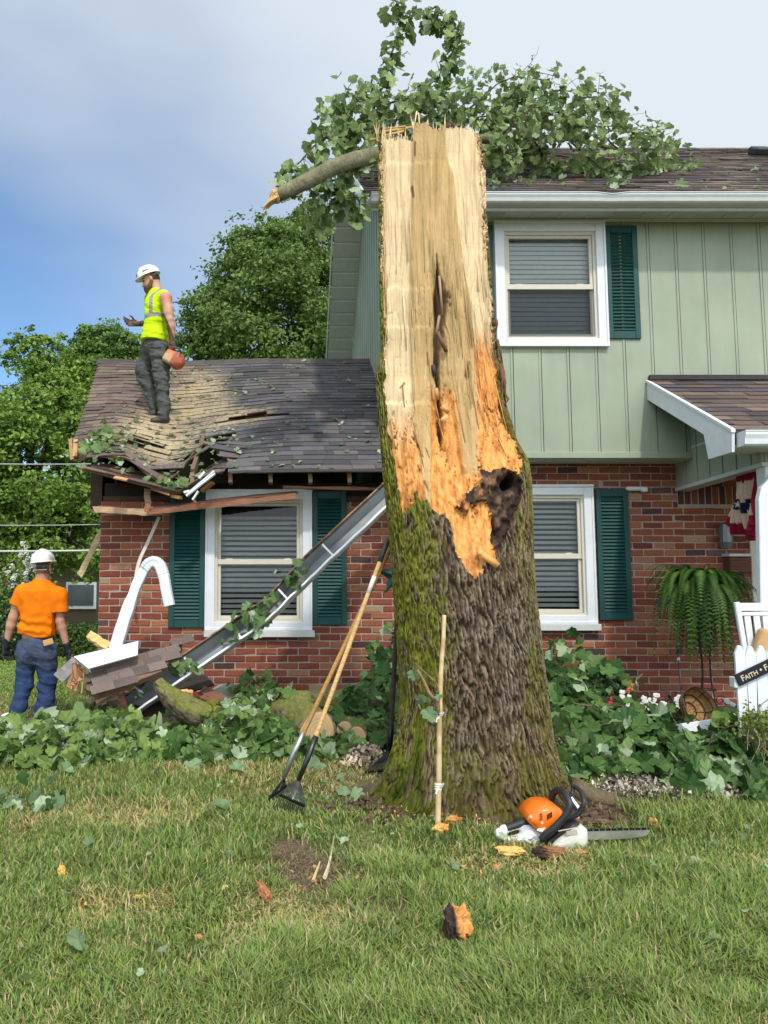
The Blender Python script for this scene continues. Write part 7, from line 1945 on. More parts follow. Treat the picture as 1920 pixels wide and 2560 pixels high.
def sleeve_cut(P3):
    a = np.minimum(((P3 - kA) @ ua), 1); far_l = P3[..., 0] < K(238, 700)[0]
    b = ((P3 - kB) @ ub); far_r = P3[..., 0] > K(660, 700)[0]
    return np.where(far_l, a, np.where(far_r, b, -1.))
def shirt_fold(P3):
    z = P3[..., 2] - K(0, 1000)[2]; x = P3[..., 0] - K(450, 1000)[0]
    w = np.exp(-(z / .10) ** 2); ph = 60 * z + 12 * x + 5 * (fbm(P3[..., 0] * 9, P3[..., 1] * 5, P3[..., 2] * 6, 7, 2) - .5)
    return .010 * w * np.sin(ph) + .014 * (fbm(P3[..., 0] * 12, P3[..., 1] * 9, P3[..., 2] * 5, 8, 3) - .5)
skin_part('orange_shirt', sp, .0068, (.78, .185, .006), man2, 'cloth', cuts=[lambda P3: (hz2 - .02 * np.sin((P3[..., 0] - K(430, 0)[0]) * 14)) - P3[..., 2], sleeve_cut, lambda P3: -(np.sqrt(((P3 - (hc2 + (0, .01, -.10))) ** 2).sum(-1)) - .074)], noise=shirt_fold)
pt = [('ell', K(440, 1240), (.185, .135, .15), None, .05), ('ell', K(350, 1330, -.03), (.105, .11, .11), None, .04), ('ell', K(540, 1330, -.03), (.105, .11, .11), None, .04), ('cone', K(318, 1330), K(295, 1690, .03), .106, .082, .04), ('cone', K(295, 1690, .03), K(200, 2030, -.04), .080, .082, .03), ('cone', K(565, 1330), K(566, 1690, .03), .112, .086, .04), ('cone', K(566, 1690, .03), K(532, 2040, .02), .086, .098, .03)]
def jean_col(V, c):
    z = V[:, 2]; c = lerp(c, np.array((.070, .084, .112)), (.6 * sstep(K(0, 1600)[2], K(0, 1350)[2], z))[:, None] * 1.0)
    belt = (z > K(0, 1130)[2]); c[belt] = (.17, .10, .085); return c
skin_part('jeans', pt, .0068, (.030, .054, .125), man2, 'denim', cuts=[lambda P3: P3[..., 2] - K(440, 1085)[2], lambda P3: np.where(P3[..., 0] < K(390, 0)[0], K(190, 2045)[2], K(530, 2050)[2]) - P3[..., 2]], noise=folds(0, .020, 15, 19), colfun=jean_col)
mb = MB(); mb.obox(K(580, 1180, -.155), (.042, .02, .012), (0, .006, 0), (-.008, 0, .028), (.50, .30, .12), .005); build('wallet', mb, M['vc'], man2)
for nm, w, d, sd_, cu in (('glove', K(76, 1200, .06), K(70, 1400, .08) - K(76, 1200, .06), (.5, .7, 0), (.7, -.5, .1)), ('glove', K(812, 1260, .06), K(845, 1440, .08) - K(812, 1260, .06), (-.5, .7, 0), (-.7, -.5, .1))):
    g = []; hand(g, np.asarray(w), d, sd_, cu, 1.12, spread=.15, bend_to=(.5, .5, .55, .6)); g.append(('cone', np.asarray(w) - unit(d) * .045, np.asarray(w) + unit(d) * .01, .040, .036, .01))
    skin_part(nm, g, .0055, (.018, .020, .022), man2, 'rubber')
for a_, b_, r_ in ((K(190, 2060, -.04), K(60, 2085, -.02), .04), (K(530, 2075, .02), K(530, 2090, .20), .04)):
    skin_part('shoe', [('cone', a_, b_, .045, r_, .03)], .007, (.62, .62, .62), man2, 'cloth', cuts=[lambda P3: K(0, 2115)[2] - P3[..., 2]])
# ================================================================ the chainsaw on the grass
YS = 3.72
def Cq(zx, zy, dy=0.0): return P(1220 + zx / 3.77, 1940 + zy / 3.77, YS + dy)
saw = thing('chainsaw', 'orange and white chainsaw resting on the lawn at the right foot of the trunk', 'chainsaw', tuple(Cq(520, 640)))
def loft(poly, y0, y1, shrink=.86, col=(.5, .5, .5), dense=4):
    pts = np.array([Cq(a, b) for a, b in poly]); n0 = len(pts)
    # rounded outline (Chaikin)
    for _ in range(2): pts = np.stack([pts * .75 + np.roll(pts, -1, 0) * .25, pts * .25 + np.roll(pts, -1, 0) * .75], 1).reshape(-1, 3)
    c = pts.mean(0); rows = []
    for y, s_ in ((y0, 0.0), (y0, shrink * .8), (y0 + .008, shrink * .96), (y0 + .022, 1.0), (y1 - .02, 1.0), (y1 - .004, shrink * .97), (y1, shrink * .8), (y1, 0)):
        r = c + (pts - c) * s_; r = r.copy(); r[:, 1] = YS + y; rows.append(r)
    return MB().grid(np.array(rows), col, wrap=True)
ORG, CRM, BLK = (.80, .165, .012), (.66, .65, .58), (.022, .022, .024)
ec = loft([(325, 385), (345, 330), (410, 262), (465, 240), (590, 244), (640, 270), (705, 340), (670, 410), (560, 480), (480, 512), (430, 485), (385, 432)], -.085, .10, .84, ORG)
for k in range(4): ec.obox(Cq(560 + k * 13, 385 - k * 8, -.086), (.0022, 0, 0), (0, .003, 0), (0, 0, .012), (.10, .03, .01))
for k in range(3): ec.obox(Cq(500, 360 + k * 22, -.087), (.006, 0, 0), (0, .003, 0), (0, 0, .0035), (.30, .06, .01))
ec.lathe([(0, .004), (.007, .003), (.008, 0)], Cq(405, 385, -.083), 12, (.75, .55, .42), axis=(0, -1, 0)); ec.lathe([(0, .004), (.007, .003), (.008, 0)], Cq(508, 440, -.084), 12, (.75, .45, .32), axis=(0, -1, 0))
build('engine_cover', ec, M['plastic'], saw, smooth=True, auto=45)
bs = loft([(470, 600), (540, 530), (690, 425), (790, 392), (840, 420), (800, 470), (640, 540), (550, 630), (490, 635)], -.07, .09, .9, BLK)
bs2 = loft([(600, 255), (690, 265), (730, 330), (700, 400), (640, 420), (600, 330)], -.05, .09, .85, (.05, .04, .04)); bs.add(np.vstack(bs2.v), np.vstack(bs2.q), None, (.05, .04, .04))
build('crankcase', bs, M['rubber'], saw, smooth=True, auto=45)
cc_ = loft([(545, 600), (640, 515), (740, 455), (830, 420), (872, 445), (882, 500), (878, 600), (862, 645), (560, 648)], -.10, .0, .9, CRM)
cc_.obox(Cq(790, 535, -.101), (.026, 0, .002), (0, .002, 0), (0, 0, .010), (.42, .38, .30)); cc_.obox(Cq(760, 500, -.101), (.05, 0, .009), (0, .002, 0), (0, 0, .0022), (.50, .47, .40))
build('clutch_cover', cc_, M['plastic'], saw, smooth=True, auto=45)
rh = [('cone', Cq(112, 545, 0), Cq(150, 615, 0), .021, .022, .02), ('cone', Cq(150, 615, 0), Cq(300, 610, 0), .022, .024, .02), ('cone', Cq(300, 610, 0), Cq(440, 600, 0), .024, .035, .03), ('cone', Cq(112, 545, 0), Cq(150, 500, 0), .021, .018, .02), ('cone', Cq(150, 505, 0), Cq(330, 455, 0), .017, .017, .015), ('cone', Cq(330, 460, 0), Cq(360, 520, 0), .02, .03, .02), ('box', Cq(400, 560, 0), (.035, .045, .04), rot('y', 25), .02, .03)]
V, Q = sdf_mesh(rh, .005); build('rear_handle', MB().add(V, Q, None, (.74, .75, .75)), M['plastic'], saw, smooth=True)
V, Q = sdf_mesh([('cone', Cq(128, 512, 0), Cq(345, 440, 0), .0185, .024, .01), ('cone', Cq(262, 490, 0), Cq(272, 505, 0), .012, .010, .01)], .005, [lambda P3: -(P3[..., 2] - (Cq(240, 492)[2] + (P3[..., 0] - Cq(240, 492)[0]) * .30))])
build('grip', MB().add(V, Q, None, BLK), M['rubber'], saw, smooth=True)
mb = MB(); mb.tube(spline([Cq(598, 250, .06), Cq(604, 190, .05), Cq(640, 140, .02), Cq(690, 140, -.03), Cq(745, 195, -.085), Cq(770, 260, -.11), Cq(755, 330, -.115), Cq(690, 420, -.11), Cq(590, 520, -.10), Cq(500, 600, -.08)], 50), .0165, 12, BLK); build('front_handle', mb, M['rubber'], saw, smooth=True)
mb = MB(); mb.tube(spline([Cq(800, 92, .03), Cq(850, 120, .0), Cq(895, 195, -.05), Cq(903, 245, -.07), Cq(875, 330, -.07), Cq(810, 385, -.06), Cq(740, 405, -.04)], 36), .011, 10, BLK)
mb.tube(spline([Cq(800, 92, .03), Cq(795, 160, .02), Cq(770, 210, -.0), Cq(765, 300, -.04)], 20), .010, 8, BLK)
mb.prism([Cq(768, 205, -.01), Cq(800, 180, -.01), Cq(880, 300, -.05), Cq(850, 360, -.06), Cq(760, 385, -.05)], (0, .012, 0), BLK)
build('hand_guard', mb, M['rubber'], saw, smooth=True, auto=50)
mb = MB(); mb.prism([Cq(775, 205, -.038), Cq(792, 195, -.036), Cq(862, 285, -.066), Cq(845, 306, -.068)], (0, -.002, 0), (.72, .73, .74)); mb.prism([Cq(470, 492, -.088), Cq(545, 486, -.088), Cq(510, 528, -.088), Cq(458, 512, -.088)], (0, -.003, 0), (.70, .68, .64)); build('label_plate', mb, M['plastic'], saw)
mb = MB(); mb.prism([Cq(870, 522, -.04), Cq(1330, 508, -.04), Cq(1490, 498, -.04), Cq(1522, 514, -.04), Cq(1514, 548, -.04), Cq(1480, 566, -.04), Cq(1330, 590, -.04), Cq(870, 610, -.04)], (0, .005, 0), (.52, .52, .48)); build('guide_bar', mb, M['metal'], saw)
mb = MB()
for i in range(46):
    t = i / 45; p = lerp(Cq(880, 516, -.04), Cq(1510, 500, -.04), t); mb.obox(p + (0, .0025, .001), (.0042, 0, 0), (0, .004, 0), (0, 0, .0042 if i % 2 else .0030), (.03, .03, .03) if i % 4 else (.32, .30, .26))
build('saw_chain', mb, M['metal'], saw)

# ================================================================ rakes leaning on the trunk
def rake(label, base, top, head_mid, cross_l, cross_r, tip_l, tip_r, hc_, grip=None, band=None, socket=(.5, .5, .5), ntine=18, r=.0135, tcol=(.03, .03, .032), wood_end=False):
    base, top, head_mid, cross_l, cross_r, tip_l, tip_r = [np.asarray(q, float) for q in (base, top, head_mid, cross_l, cross_r, tip_l, tip_r)]
    root = thing('rake', label, 'rake', tuple(head_mid), 'rakes leaning on the trunk')
    n = 40; t = np.linspace(0, 1, n); pts = lerp(base, top, t[:, None]); hc_ = np.asarray(hc_, float)
    cols = np.tile(hc_, (n, 1)) * (1 + .25 * (fbm(t * 14, 0, 0, 3, 3) - .5))[:, None]
    build('handle', MB().tube(pts, r, 10, cols), M['wood'], root, smooth=True)
    if band: build('white_band', MB().tube([lerp(base, top, band[0]), lerp(base, top, band[1])], r * 1.06, 10, (.66, .63, .57)), M['vc'], root, smooth=True)
    if grip: build('grip', MB().tube([lerp(base, top, grip), lerp(base, top, 1.0), lerp(base, top, 1.004)], [r * 1.22, r * 1.22, r * .8], 10, (.045, .045, .05)), M['rubber'], root, smooth=True)
    mb = MB(); mb.tube([lerp(base, top, .09), base, head_mid], [r * 1.12, r * 1.25, r * .9], 10, socket)
    build('socket', mb, M['metal'], root, smooth=True)
    mb = MB()
    st = lerp(base, head_mid, .35)
    for i in range(ntine):
        u = i / (ntine - 1); c = lerp(cross_l, cross_r, u); tp = lerp(tip_l, tip_r, u); a = head_mid + (cross_r - cross_l) * (u - .5) * .10
        e = tp + (c - a) * .0; mb.tube([a, lerp(a, c, .5) + (0, -.004, .004), c, tp, tp + np.array((0, .02, -.018))], [.0027, .0025, .0023, .0020, .0016], 5, tcol)
    build('tines', mb, M['rubber'], root)
    mb = MB(); mb.bar(lerp(cross_l, cross_r, .02), lerp(cross_l, cross_r, .98), .010, .016, (0, 1, .4), (.03, .03, .034)); mb.bar(lerp(head_mid, lerp(cross_l, cross_r, .5), .2), lerp(cross_l, cross_r, .5), .006, .006, (0, 1, .4), (.5, .5, .5)); build('tine_brace', mb, M['metal'], root)
    return root
def R6(zx, zy, Y): return P(640 + zx / 2.836, 1300 + zy / 2.836, Y)
rake('lighter wood handled rake with a white band and black grip, in front of its twin', R6(370, 1680, 4.28), R6(938, 132, 4.52), R6(302, 1845, 4.24), R6(165, 1945, 4.20), R6(350, 2030, 4.14), R6(120, 2040, 4.22), R6(330, 2110, 4.14), (.56, .36, .15), grip=.885, band=(.735, .815), socket=(.06, .06, .065), ntine=15)
rake('darker brown handled rake standing just behind the one with the white band', R6(272, 1645, 4.46), R6(955, 195, 4.56), R6(195, 1835, 4.44), R6(95, 1965, 4.40), R6(215, 1880, 4.50), R6(60, 2005, 4.40), R6(160, 1990, 4.46), (.42, .225, .075), socket=(.45, .45, .44), ntine=13)
rake('all dark rake with a black fan head close behind the left edge of the trunk', R6(955, 1520, 4.90), R6(1000, 700, 4.98), R6(944, 1640, 4.88), R6(770, 1790, 4.92), R6(905, 1775, 4.90), R6(690, 1880, 4.90), R6(885, 1860, 4.88), (.062, .035, .028), socket=(.03, .03, .03), ntine=12, r=.016)
# ---- the peeled stick with its side shoot
def S4(zx, zy, Y): return P(900 + zx / 2.212, 1200 + zy / 2.212, Y)
stk = thing('peeled_stick', 'pale peeled sapling stick with a small side branch leaning on the trunk front', 'stick', tuple(S4(430, 1985, 3.80)))
sp_ = spline([S4(428, 1985, 3.80), S4(436, 1650, 3.82), S4(440, 1300, 3.85), S4(452, 1000, 3.90), S4(462, 860, 3.92), S4(466, 748, 3.94)], 60)
scol = lerp(np.array((.60, .44, .24)), np.array((.42, .28, .13)), sstep(.5, .75, fbm(np.arange(60) * .35, 0, 0, 14, 3))[:, None])
mb = MB().tube(sp_, np.interp(np.linspace(0, 1, 60), [0, .3, .6, 1], [.0145, .0135, .0125, .0105]), 10, scol, wob=.12)
build('stem', mb, M['split'], stk, smooth=True)
mb = MB(); mb.tube(spline([S4(436, 1290, 3.86), S4(425, 1230, 3.85), S4(390, 1190, 3.84), S4(345, 1100, 3.83), S4(318, 1050, 3.83)], 14), np.linspace(.012, .007, 14), 8, (.27, .17, .10)); mb.tube(spline([S4(432, 1190, 3.85), S4(430, 1140, 3.84), S4(370, 1075, 3.83), S4(300, 1010, 3.82)], 12), np.linspace(.006, .002, 12), 6, (.22, .16, .09)); mb.tube([S4(432, 1300, 3.85), S4(428, 1200, 3.84)], [.016, .010], 8, (.30, .19, .11)); build('side_branch', mb, M['limb'], stk, smooth=True)
mb = MB(); pp = np.array([S4(290, 1055, 3.81), S4(345, 1190, 3.82), S4(365, 1270, 3.82), S4(330, 1215, 3.82), S4(440, 1190, 3.82), S4(400, 1290, 3.82)]); 
for q, z_ in zip(pp, (.06, .06, .08, .05, .04, .05)):
    mb = MB(); leaves(mb, q[None], np.array([(-.2, -.8, .4)]) + rng.normal(0, .3, (1, 3)), np.array([z_]), leaf_cols(1, (.12, .19, .09), (.22, .30, .16), .2), .3, tip=np.array((0, 0, -1.))); build('wilted_leaf', mb, M['leaf'], stk)
mb = MB()
for zx, zy, Y in ((436, 1305, 3.835), (436, 1700, 3.80)):
    c = S4(zx, zy, Y)
    for k in range(3): mb.lathe([(.0165, -.007), (.019, 0), (.0165, .007)], c + (0, .018, k * .012 - .012), 10, (.66, .64, .60))
    mb.bar(c + (.01, 0, 0), c + (.022, -.01, .022), .010, .003, (0, 1, 0), (.66, .64, .60)); mb.bar(c + (-.01, 0, -.01), c + (-.016, -.01, -.03), .008, .003, (0, 1, 0), (.66, .64, .60))
build('white_tie', mb, M['vc'], stk)

# ================================================================ things by the porch
# teal barn star on the brick
st_c = P(992, 1440, YW - .035); mb = MB(); ang = np.pi / 2 + np.arange(10) * np.pi / 5; rr = np.where(np.arange(10) % 2 == 0, .215, .085)
rim_ = np.stack([st_c[0] + rr * np.cos(ang), np.full(10, YW - .004), st_c[2] + rr * np.sin(ang)], -1)
mb.add(np.vstack([rim_, st_c + (0, -.03, 0), st_c + (0, .03, 0)]), None, [(10, (i + 1) % 10, i) for i in range(10)] + [(11, i, (i + 1) % 10) for i in range(10)], (.008, .075, .078))
o = build('barn_star', mb, M['green'], origin=tuple(st_c)); tag(o, 'dark teal metal star on the brick wall, partly behind the trunk', 'star')
# fern in a basket on a tall metal stand
fc = P(1757, 1490, 6.45); fern = thing('fern_plant', 'large drooping green fern on a thin metal stand before the brick wall', 'plant', (fc[0], fc[1], float(ground_z(fc[0], fc[1]))))
mb = MB()
def frond(mb, p0, az, rise, reach, drop, nl, ls):
    t = np.linspace(0, 1, nl); d = np.array((math.cos(az), math.sin(az), 0))
    pts = p0 + d * (reach * np.sin(t * 1.45))[:, None] + np.array((0, 0, 1.)) * (rise * np.sin(t * np.pi * .9) - drop * t ** 2.1)[:, None]
    tan = unit(np.gradient(pts, axis=0)); sd_ = unit(np.cross(tan, np.array((0, 0, 1.)) + d * .5)); L_ = ls * np.sin(np.clip(t * 1.02 + .06, 0, 1) * np.pi) ** .6 * (1 - .35 * t)
    g = lerp(np.array((.022, .075, .012)), np.array((.105, .200, .034)), rng.random())
    for s_ in (-1, 1):
        a, b = pts - tan * .009, pts + tan * .009; tip = pts + sd_ * s_ * L_[:, None] + tan * (L_ * .35)[:, None] + np.array((0, 0, -1)) * (L_ * .25)[:, None]
        V = np.stack([a, b, tip], 1).reshape(-1, 3); mb.add(V, None, np.arange(nl)[:, None] * 3 + np.array([[0, 1, 2]]), np.repeat(g[None] * rng.uniform(.8, 1.2, (nl, 1)), 3, 0))
for i in range(420):
    az = rng.random() * 6.283; o_ = rng.random()
    frond(mb, fc + (rng.normal(0, .05), rng.normal(0, .05), .08 + rng.normal(0, .03)), az, rng.uniform(.08, .26) * (1 - .4 * o_), rng.uniform(.08, .46), rng.uniform(.15, .95), 36, rng.uniform(.042, .060))
for i in range(12): frond(mb, fc + (0, 0, .1), rng.uniform(2.4, 3.9), rng.uniform(.15, .25), rng.uniform(.42, .54), rng.uniform(.1, .35), 34, .032)
build('fronds', mb, M['treeleaf'], fern)
mb = MB(); 
V, Q = sdf_mesh([('ell', fc + (0, 0, .02), (.15, .15, .13), None, .0)], .012); mb.add(V, Q, None, (.045, .030, .018)); build('basket', mb, M['soil'], fern, smooth=True)
mb = MB(); gz = float(ground_z(fc[0], fc[1]))
for a_ in (0.3, 1.9, 3.5, 5.0):
    mb.tube(spline([fc + (.10 * math.cos(a_), .10 * math.sin(a_), -.08), (fc[0] + .05 * math.cos(a_), fc[1] + .05 * math.sin(a_), gz + .35), (fc[0] + .14 * math.cos(a_), fc[1] + .14 * math.sin(a_), gz)], 14), .0065, 6, (.022, .018, .016))
for zz in (.18, .30):
    a = np.linspace(0, 6.283, 20); mb.tube(np.stack([fc[0] + .07 * np.cos(a), fc[1] + .07 * np.sin(a), gz + zz + 0 * a], -1), .005, 5, (.022, .018, .016), cap=False)
for s_ in (-1, 1): a = np.linspace(0, 7.5, 24); mb.tube(np.stack([fc[0] + s_ * (.08 + .045 * np.cos(a) * (1 - a / 11)), fc[1] - .05 + 0 * a, gz + .22 + .045 * np.sin(a) * (1 - a / 11)], -1), .004, 5, (.022, .018, .016))
build('stand', mb, M['rubber'], fern, smooth=True)
# hanging cord with a plug beside the fern
mb = MB(); mb.tube(spline([P(1703, 1600, 7.1), P(1697, 1640, 7.1), P(1699, 1700, 7.1), P(1704, 1745, 7.05)], 16), .004, 5, (.03, .03, .03)); mb.obox(P(1697, 1625, 7.1), (.022, 0, 0), (0, .02, 0), (0, 0, .045), (.02, .02, .022), .01); mb.obox(P(1696, 1649, 7.09), (.012, 0, 0), (0, .01, 0), (0, 0, .018), (.62, .62, .6), .003)
o = build('power_cord', mb, M['rubber'], origin=tuple(P(1700, 1640, 7.1))); tag(o, 'black outdoor power cord with a white plug hanging on the brick left of the fern', 'cord')
# pleated flag bunting under the porch beam
xb = XP + .03
bn_top = [PXp(1797, 1196, xb), PXp(1903, 1166, xb)]
y0b, y1b = bn_top[0][1], bn_top[1][1]; Wb = y0b - y1b; zt_ = zb0 - .045
RED, WHT, NAV = (.22, .012, .028), (.58, .44, .33), (.014, .016, .05)
nu, nvv = 90, 50; uu, vv = np.meshgrid(np.linspace(0, 1, nu), np.linspace(0, 1, nvv), indexing='ij')
# a half fan: pleats run from the gathered top middle; wind has folded it together
th_ = (uu - .5) * 2.6; rr_b = vv * .56
px_b = PXp(1850, 1190, xb); cyb = px_b[1]
sy = np.sin(th_) * rr_b * .55 + (uu - .5) * .30 * (1 - vv); sz = -np.cos(th_ * .62) * rr_b
sxo = .030 * np.sin(uu * 2 * np.pi * 9) * (.35 + vv) + .05 * np.sin(uu * 9 + vv * 4) * vv
Vb = np.stack([xb + .05 + sxo - .12 * vv * (uu - .4), cyb - sy * .9, px_b[2] + .03 + sz + .02 * np.sin(uu * 25) * vv], -1)
tm = vv + .012 * np.sin(uu * 40)
cb = np.where((tm < .14)[..., None], RED, np.where((tm < .42)[..., None], WHT, np.where((tm < .60)[..., None], NAV, np.where((tm < .82)[..., None], WHT, RED))))
cb = np.where(((uu < .07) | (uu > .90))[..., None], np.array(RED), cb)
mb = MB().grid(Vb, cb)
bo = build('flag_bunting', mb, M['cloth'], origin=tuple(px_b), smooth=True); tag(bo, 'red, white and navy star bunting drooping under the porch beam', 'bunting')
for u_, v_ in ((.20, .51), (.33, .52), (.48, .51), (.62, .52), (.76, .50)):
    i, j = int(u_ * (nu - 1)), int(v_ * (nvv - 1)); c = Vb[i, j]; tu = unit(Vb[i + 2, j] - Vb[i - 2, j]); tv = unit(Vb[i, j + 2] - Vb[i, j - 2]); nn = np.cross(tu, tv); nn = nn if nn[0] < 0 or nn[1] < 0 else -nn
    if nn[0] > 0 and nn[1] > -.2: nn = -nn
    R_ = np.where(np.arange(10) % 2 == 0, .034, .014); A10 = np.pi / 2 + np.arange(10) * np.pi / 5
    mb = MB()
    for s_ in (-1, 1): mb.add(np.vstack([c + s_ * nn * .006 + tu * (R_ * np.cos(A10))[:, None] - tv * (R_ * np.sin(A10))[:, None], c + s_ * nn * .007]), None, [(10, i_, (i_ + 1) % 10) for i_ in range(10)], (.62, .52, .42))
    build('star_print', mb, M['cloth'], bo)
# white rocking chair behind the gate
rcx = P(1875, 1560, 5.98)
ch = thing('rocking_chair', 'white slatted wooden rocking chair on the porch behind the picket gate', 'chair', (rcx[0] + .2, rcx[1], .05))
Yc_ = 5.62
def Z6(zx, zy, Y=Yc_): return P(1780 + zx / 2.907, 1140 + zy / 2.907, Y)
wv_ = Z6(345, 1100)[0]; wl_x = Z6(180, 1100)[0]; cw_ = .56
for nm, a, b, w, h in (('back_post', Z6(178, 1062), Z6(238, 1420), .040, .03), ('back_post', Z6(178, 1062) + (cw_, 0, 0), Z6(238, 1420) + (cw_ - .04, 0, 0), .040, .03)):
    build(nm, MB().bar(a, b + (b - a) * .35, w, h, (0, 1, 0), bev=.006), M['white'], ch)
a, b = Z6(200, 1098), Z6(200, 1098) + (cw_, 0, 0); build('top_rail', MB().bar(a, b, .028, .062, (0, 0, 1), bev=.006), M['white'], ch)
a, b = Z6(212, 1148), Z6(212, 1148) + (cw_ - .03, 0, 0); build('lower_rail', MB().bar(a, b, .024, .028, (0, 0, 1), bev=.005), M['white'], ch)
for k in range(5):
    a = Z6(255 + k * 66, 1162); b = Z6(292 + k * 64, 1440); build('back_slat', MB().bar(a, b, .048, .012, (0, 1, 0), bev=.003), M['white'], ch)
a = Z6(260, 1445); build('seat', MB().obox(a + (.22, -.24, -.02), (.27, 0, 0), (0, .24, .03), (0, 0, .015), bev=.006), M['white'], ch)
for s_ in (0, .5): build('rocker', MB().tube(spline([a + (s_, .25, -.40), a + (s_, 0, -.45), a + (s_, -.5, -.40)], 12), .018, 8), M['white'], ch)
for s_ in (0, .5):
    for d_ in (0, -.44): build('leg', MB().bar(a + (s_, d_, 0), a + (s_, d_, -.44), .035, .035, (0, 1, 0), bev=.004), M['white'], ch)
# a cushion showing between the slats
V, Q = sdf_mesh([('box', Z6(345, 1390) + (.05, -.06, .02), (.12, .04, .10), rot('y', 20), .03, 0)], .012); o = build('cushion', MB().add(V, Q, None, (.45, .28, .13)), M['cloth'], smooth=True, origin=tuple(Z6(345, 1390))); tag(o, 'tan cushion lying in the white rocking chair', 'cushion')
# picket gate with the black sign
gate = thing('picket_gate', 'white wooden picket gate section at the right edge carrying a black sign', 'gate', tuple(G(1890, 1870)))
YG = 5.0
xs0 = [(1841, 1613, 1857), (1868, 1614, 1878), (1895, 1613, 1898), (1922, 1612, 1922), (1950, 1612, 1946), (1978, 1613, 1970)]
for (pt_, py_t, pb_) in xs0:
    top = P(pt_ + 8, py_t, YG); bot = P(pb_ + 10, 1868, YG); bot[2] = max(bot[2], .02); w = .034
    d = unit(top - bot); x = np.array((1, 0, 0.)); L_ = np.linalg.norm(top - bot)
    pk = [bot - x * w, bot + x * w, bot + x * w + d * (L_ - .055), bot + x * w * .35 + d * (L_ - .008), bot + d * L_, bot - x * w * .35 + d * (L_ - .008), bot - x * w + d * (L_ - .055)]
    build('picket', MB().prism(pk, (0, .018, 0)), M['white'], gate)
for zz in (.24, .66): 
    a = P(1850, 1600, YG + .03); build('rail', MB().box((a[0] - .01, YG + .019, zz), (a[0] + .75, YG + .05, zz + .07), bev=.004), M['white'], gate)
build('latch', MB().obox(P(1834, 1705, YG + .02), (.012, 0, 0), (0, .03, 0), (0, 0, .035), bev=.004), M['white'], gate)
sa, sb_ = P(1842, 1702, YG - .02), P(2010, 1622, YG - .02)
sgn = thing('slogan_sign', 'narrow black slanted sign with pale lettering hung across the picket gate', 'sign', tuple(sa))
dx_ = unit(sb_ - sa); upv = np.cross(dx_, (0, 1, 0)); upv = upv if upv[2] > 0 else -upv
hgt = .080; build('board', MB().obox((sa + sb_) / 2, dx_ * np.linalg.norm(sb_ - sa) / 2, (0, .006, 0), upv * hgt / 2, (.012, .013, .022), .003), M['vc'], sgn)
def lettering(txt, size, org, small=.78):
    cu = bpy.data.curves.new('lettering', 'FONT'); cu.body = txt; cu.size = size; cu.small_caps_scale = small; cu.extrude = .0006; cu.offset = .0004; cu.space_character = .98
    for i, ch_ in enumerate(txt):
        if ch_.islower(): cu.body_format[i].use_small_caps = True
    tmp = bpy.data.objects.new('tmp', cu); COL.objects.link(tmp)
    dg = bpy.context.evaluated_depsgraph_get(); me = bpy.data.meshes.new_from_object(tmp.evaluated_get(dg)); me.name = 'lettering'
    bpy.data.objects.remove(tmp)
    n = len(me.vertices); v = np.zeros(n * 3, np.float32); me.vertices.foreach_get('co', v); v = v.reshape(-1, 3).astype(float)
    w = org + dx_ * v[:, :1] + upv * v[:, 1:2] + np.array((0, -1, 0)) * v[:, 2:3]
    w = w - np.array(sgn.location)
    me.vertices.foreach_set('co', w.astype(np.float32).ravel()); me.update()
    me.materials.clear(); me.materials.append(M['sign_ink']); o = bpy.data.objects.new('lettering', me); COL.objects.link(o); o.parent = sgn; return o
M['sign_ink'] = mat('sign_lettering', (.62, .52, .34), rough=.6)
lettering('Faith • Family • Friends', .056, sa + dx_ * .028 - upv * .018 + np.array((0, -.0068, 0)))
# fallen white downspout on the bed, mulch, basket liner, flowers
dn = MB(); rect_pipe(dn, [P(1700, 1824, 5.3), P(1780, 1812, 5.42), P(1862, 1795, 5.55)], .062, .075, (0, .4, 1)); o = build('fallen_downspout', dn, M['white'], origin=tuple(P(1760, 1815, 5.4))); tag(o, 'ribbed white downspout length lying on the flower bed before the gate', 'downspout')
cl = thing('basket_liner', 'tipped over coconut fibre basket liner lying on the flower bed', 'basket liner', tuple(P(1760, 1790, 5.9)))
nu2 = 30; V = []
for i in range(12):
    t = i / 11; r = .155 * math.sin(t * 1.5) ; V.append([np.array((r * math.cos(a), r * math.sin(a), -.14 * math.cos(t * 1.5))) * (1 + .03 * math.sin(5 * a)) for a in np.linspace(0, 6.283, nu2)])
V = np.array(V) @ (rot('x', 62) @ rot('z', 20)).T; V = V @ rot('y', 32).T + P(1752, 1766, 5.9)
mb = MB().grid(V, (.34, .195, .080)); mb.grid(V * 1.0 + (0, .006, -.006), (.28, .16, .07)); build('liner', mb, M['soil'], cl, smooth=True)
mb = MB()
for k in (3, 6, 9, 11): mb.tube(V[k] + (0, -.006, .004), .004, 5, (.03, .025, .02), cap=False)
for k in range(0, 30, 5): mb.tube(V[2:, k] + (0, -.006, .004), .0035, 5, (.03, .025, .02))
build('wire_basket', mb, M['rubber'], cl)
fl_ = thing('flower_bed_plants', 'dark leaved begonias with white blooms along the brick wall', 'flowers', tuple(P(1620, 1770, 6.3)))
mb = MB(); n = 420; x = np.concatenate([rng.normal(P(1615, 1765, 6.35)[0], .20, 300), rng.normal(P(1700, 1765, 6.4)[0], .10, 120)]); y = rng.normal(6.4, .12, n); z = ground_z(x, y) + rng.uniform(.02, .20, n)
leaves(mb, np.stack([x, y, z], -1), rng.normal(0, .6, (n, 3)) + (0, -.5, .6), rng.uniform(.025, .05, n), lerp(np.array((.022, .030, .016)), np.array((.06, .045, .03)), rng.random((n, 1))), .2); build('foliage', mb, M['leaf'], fl_)
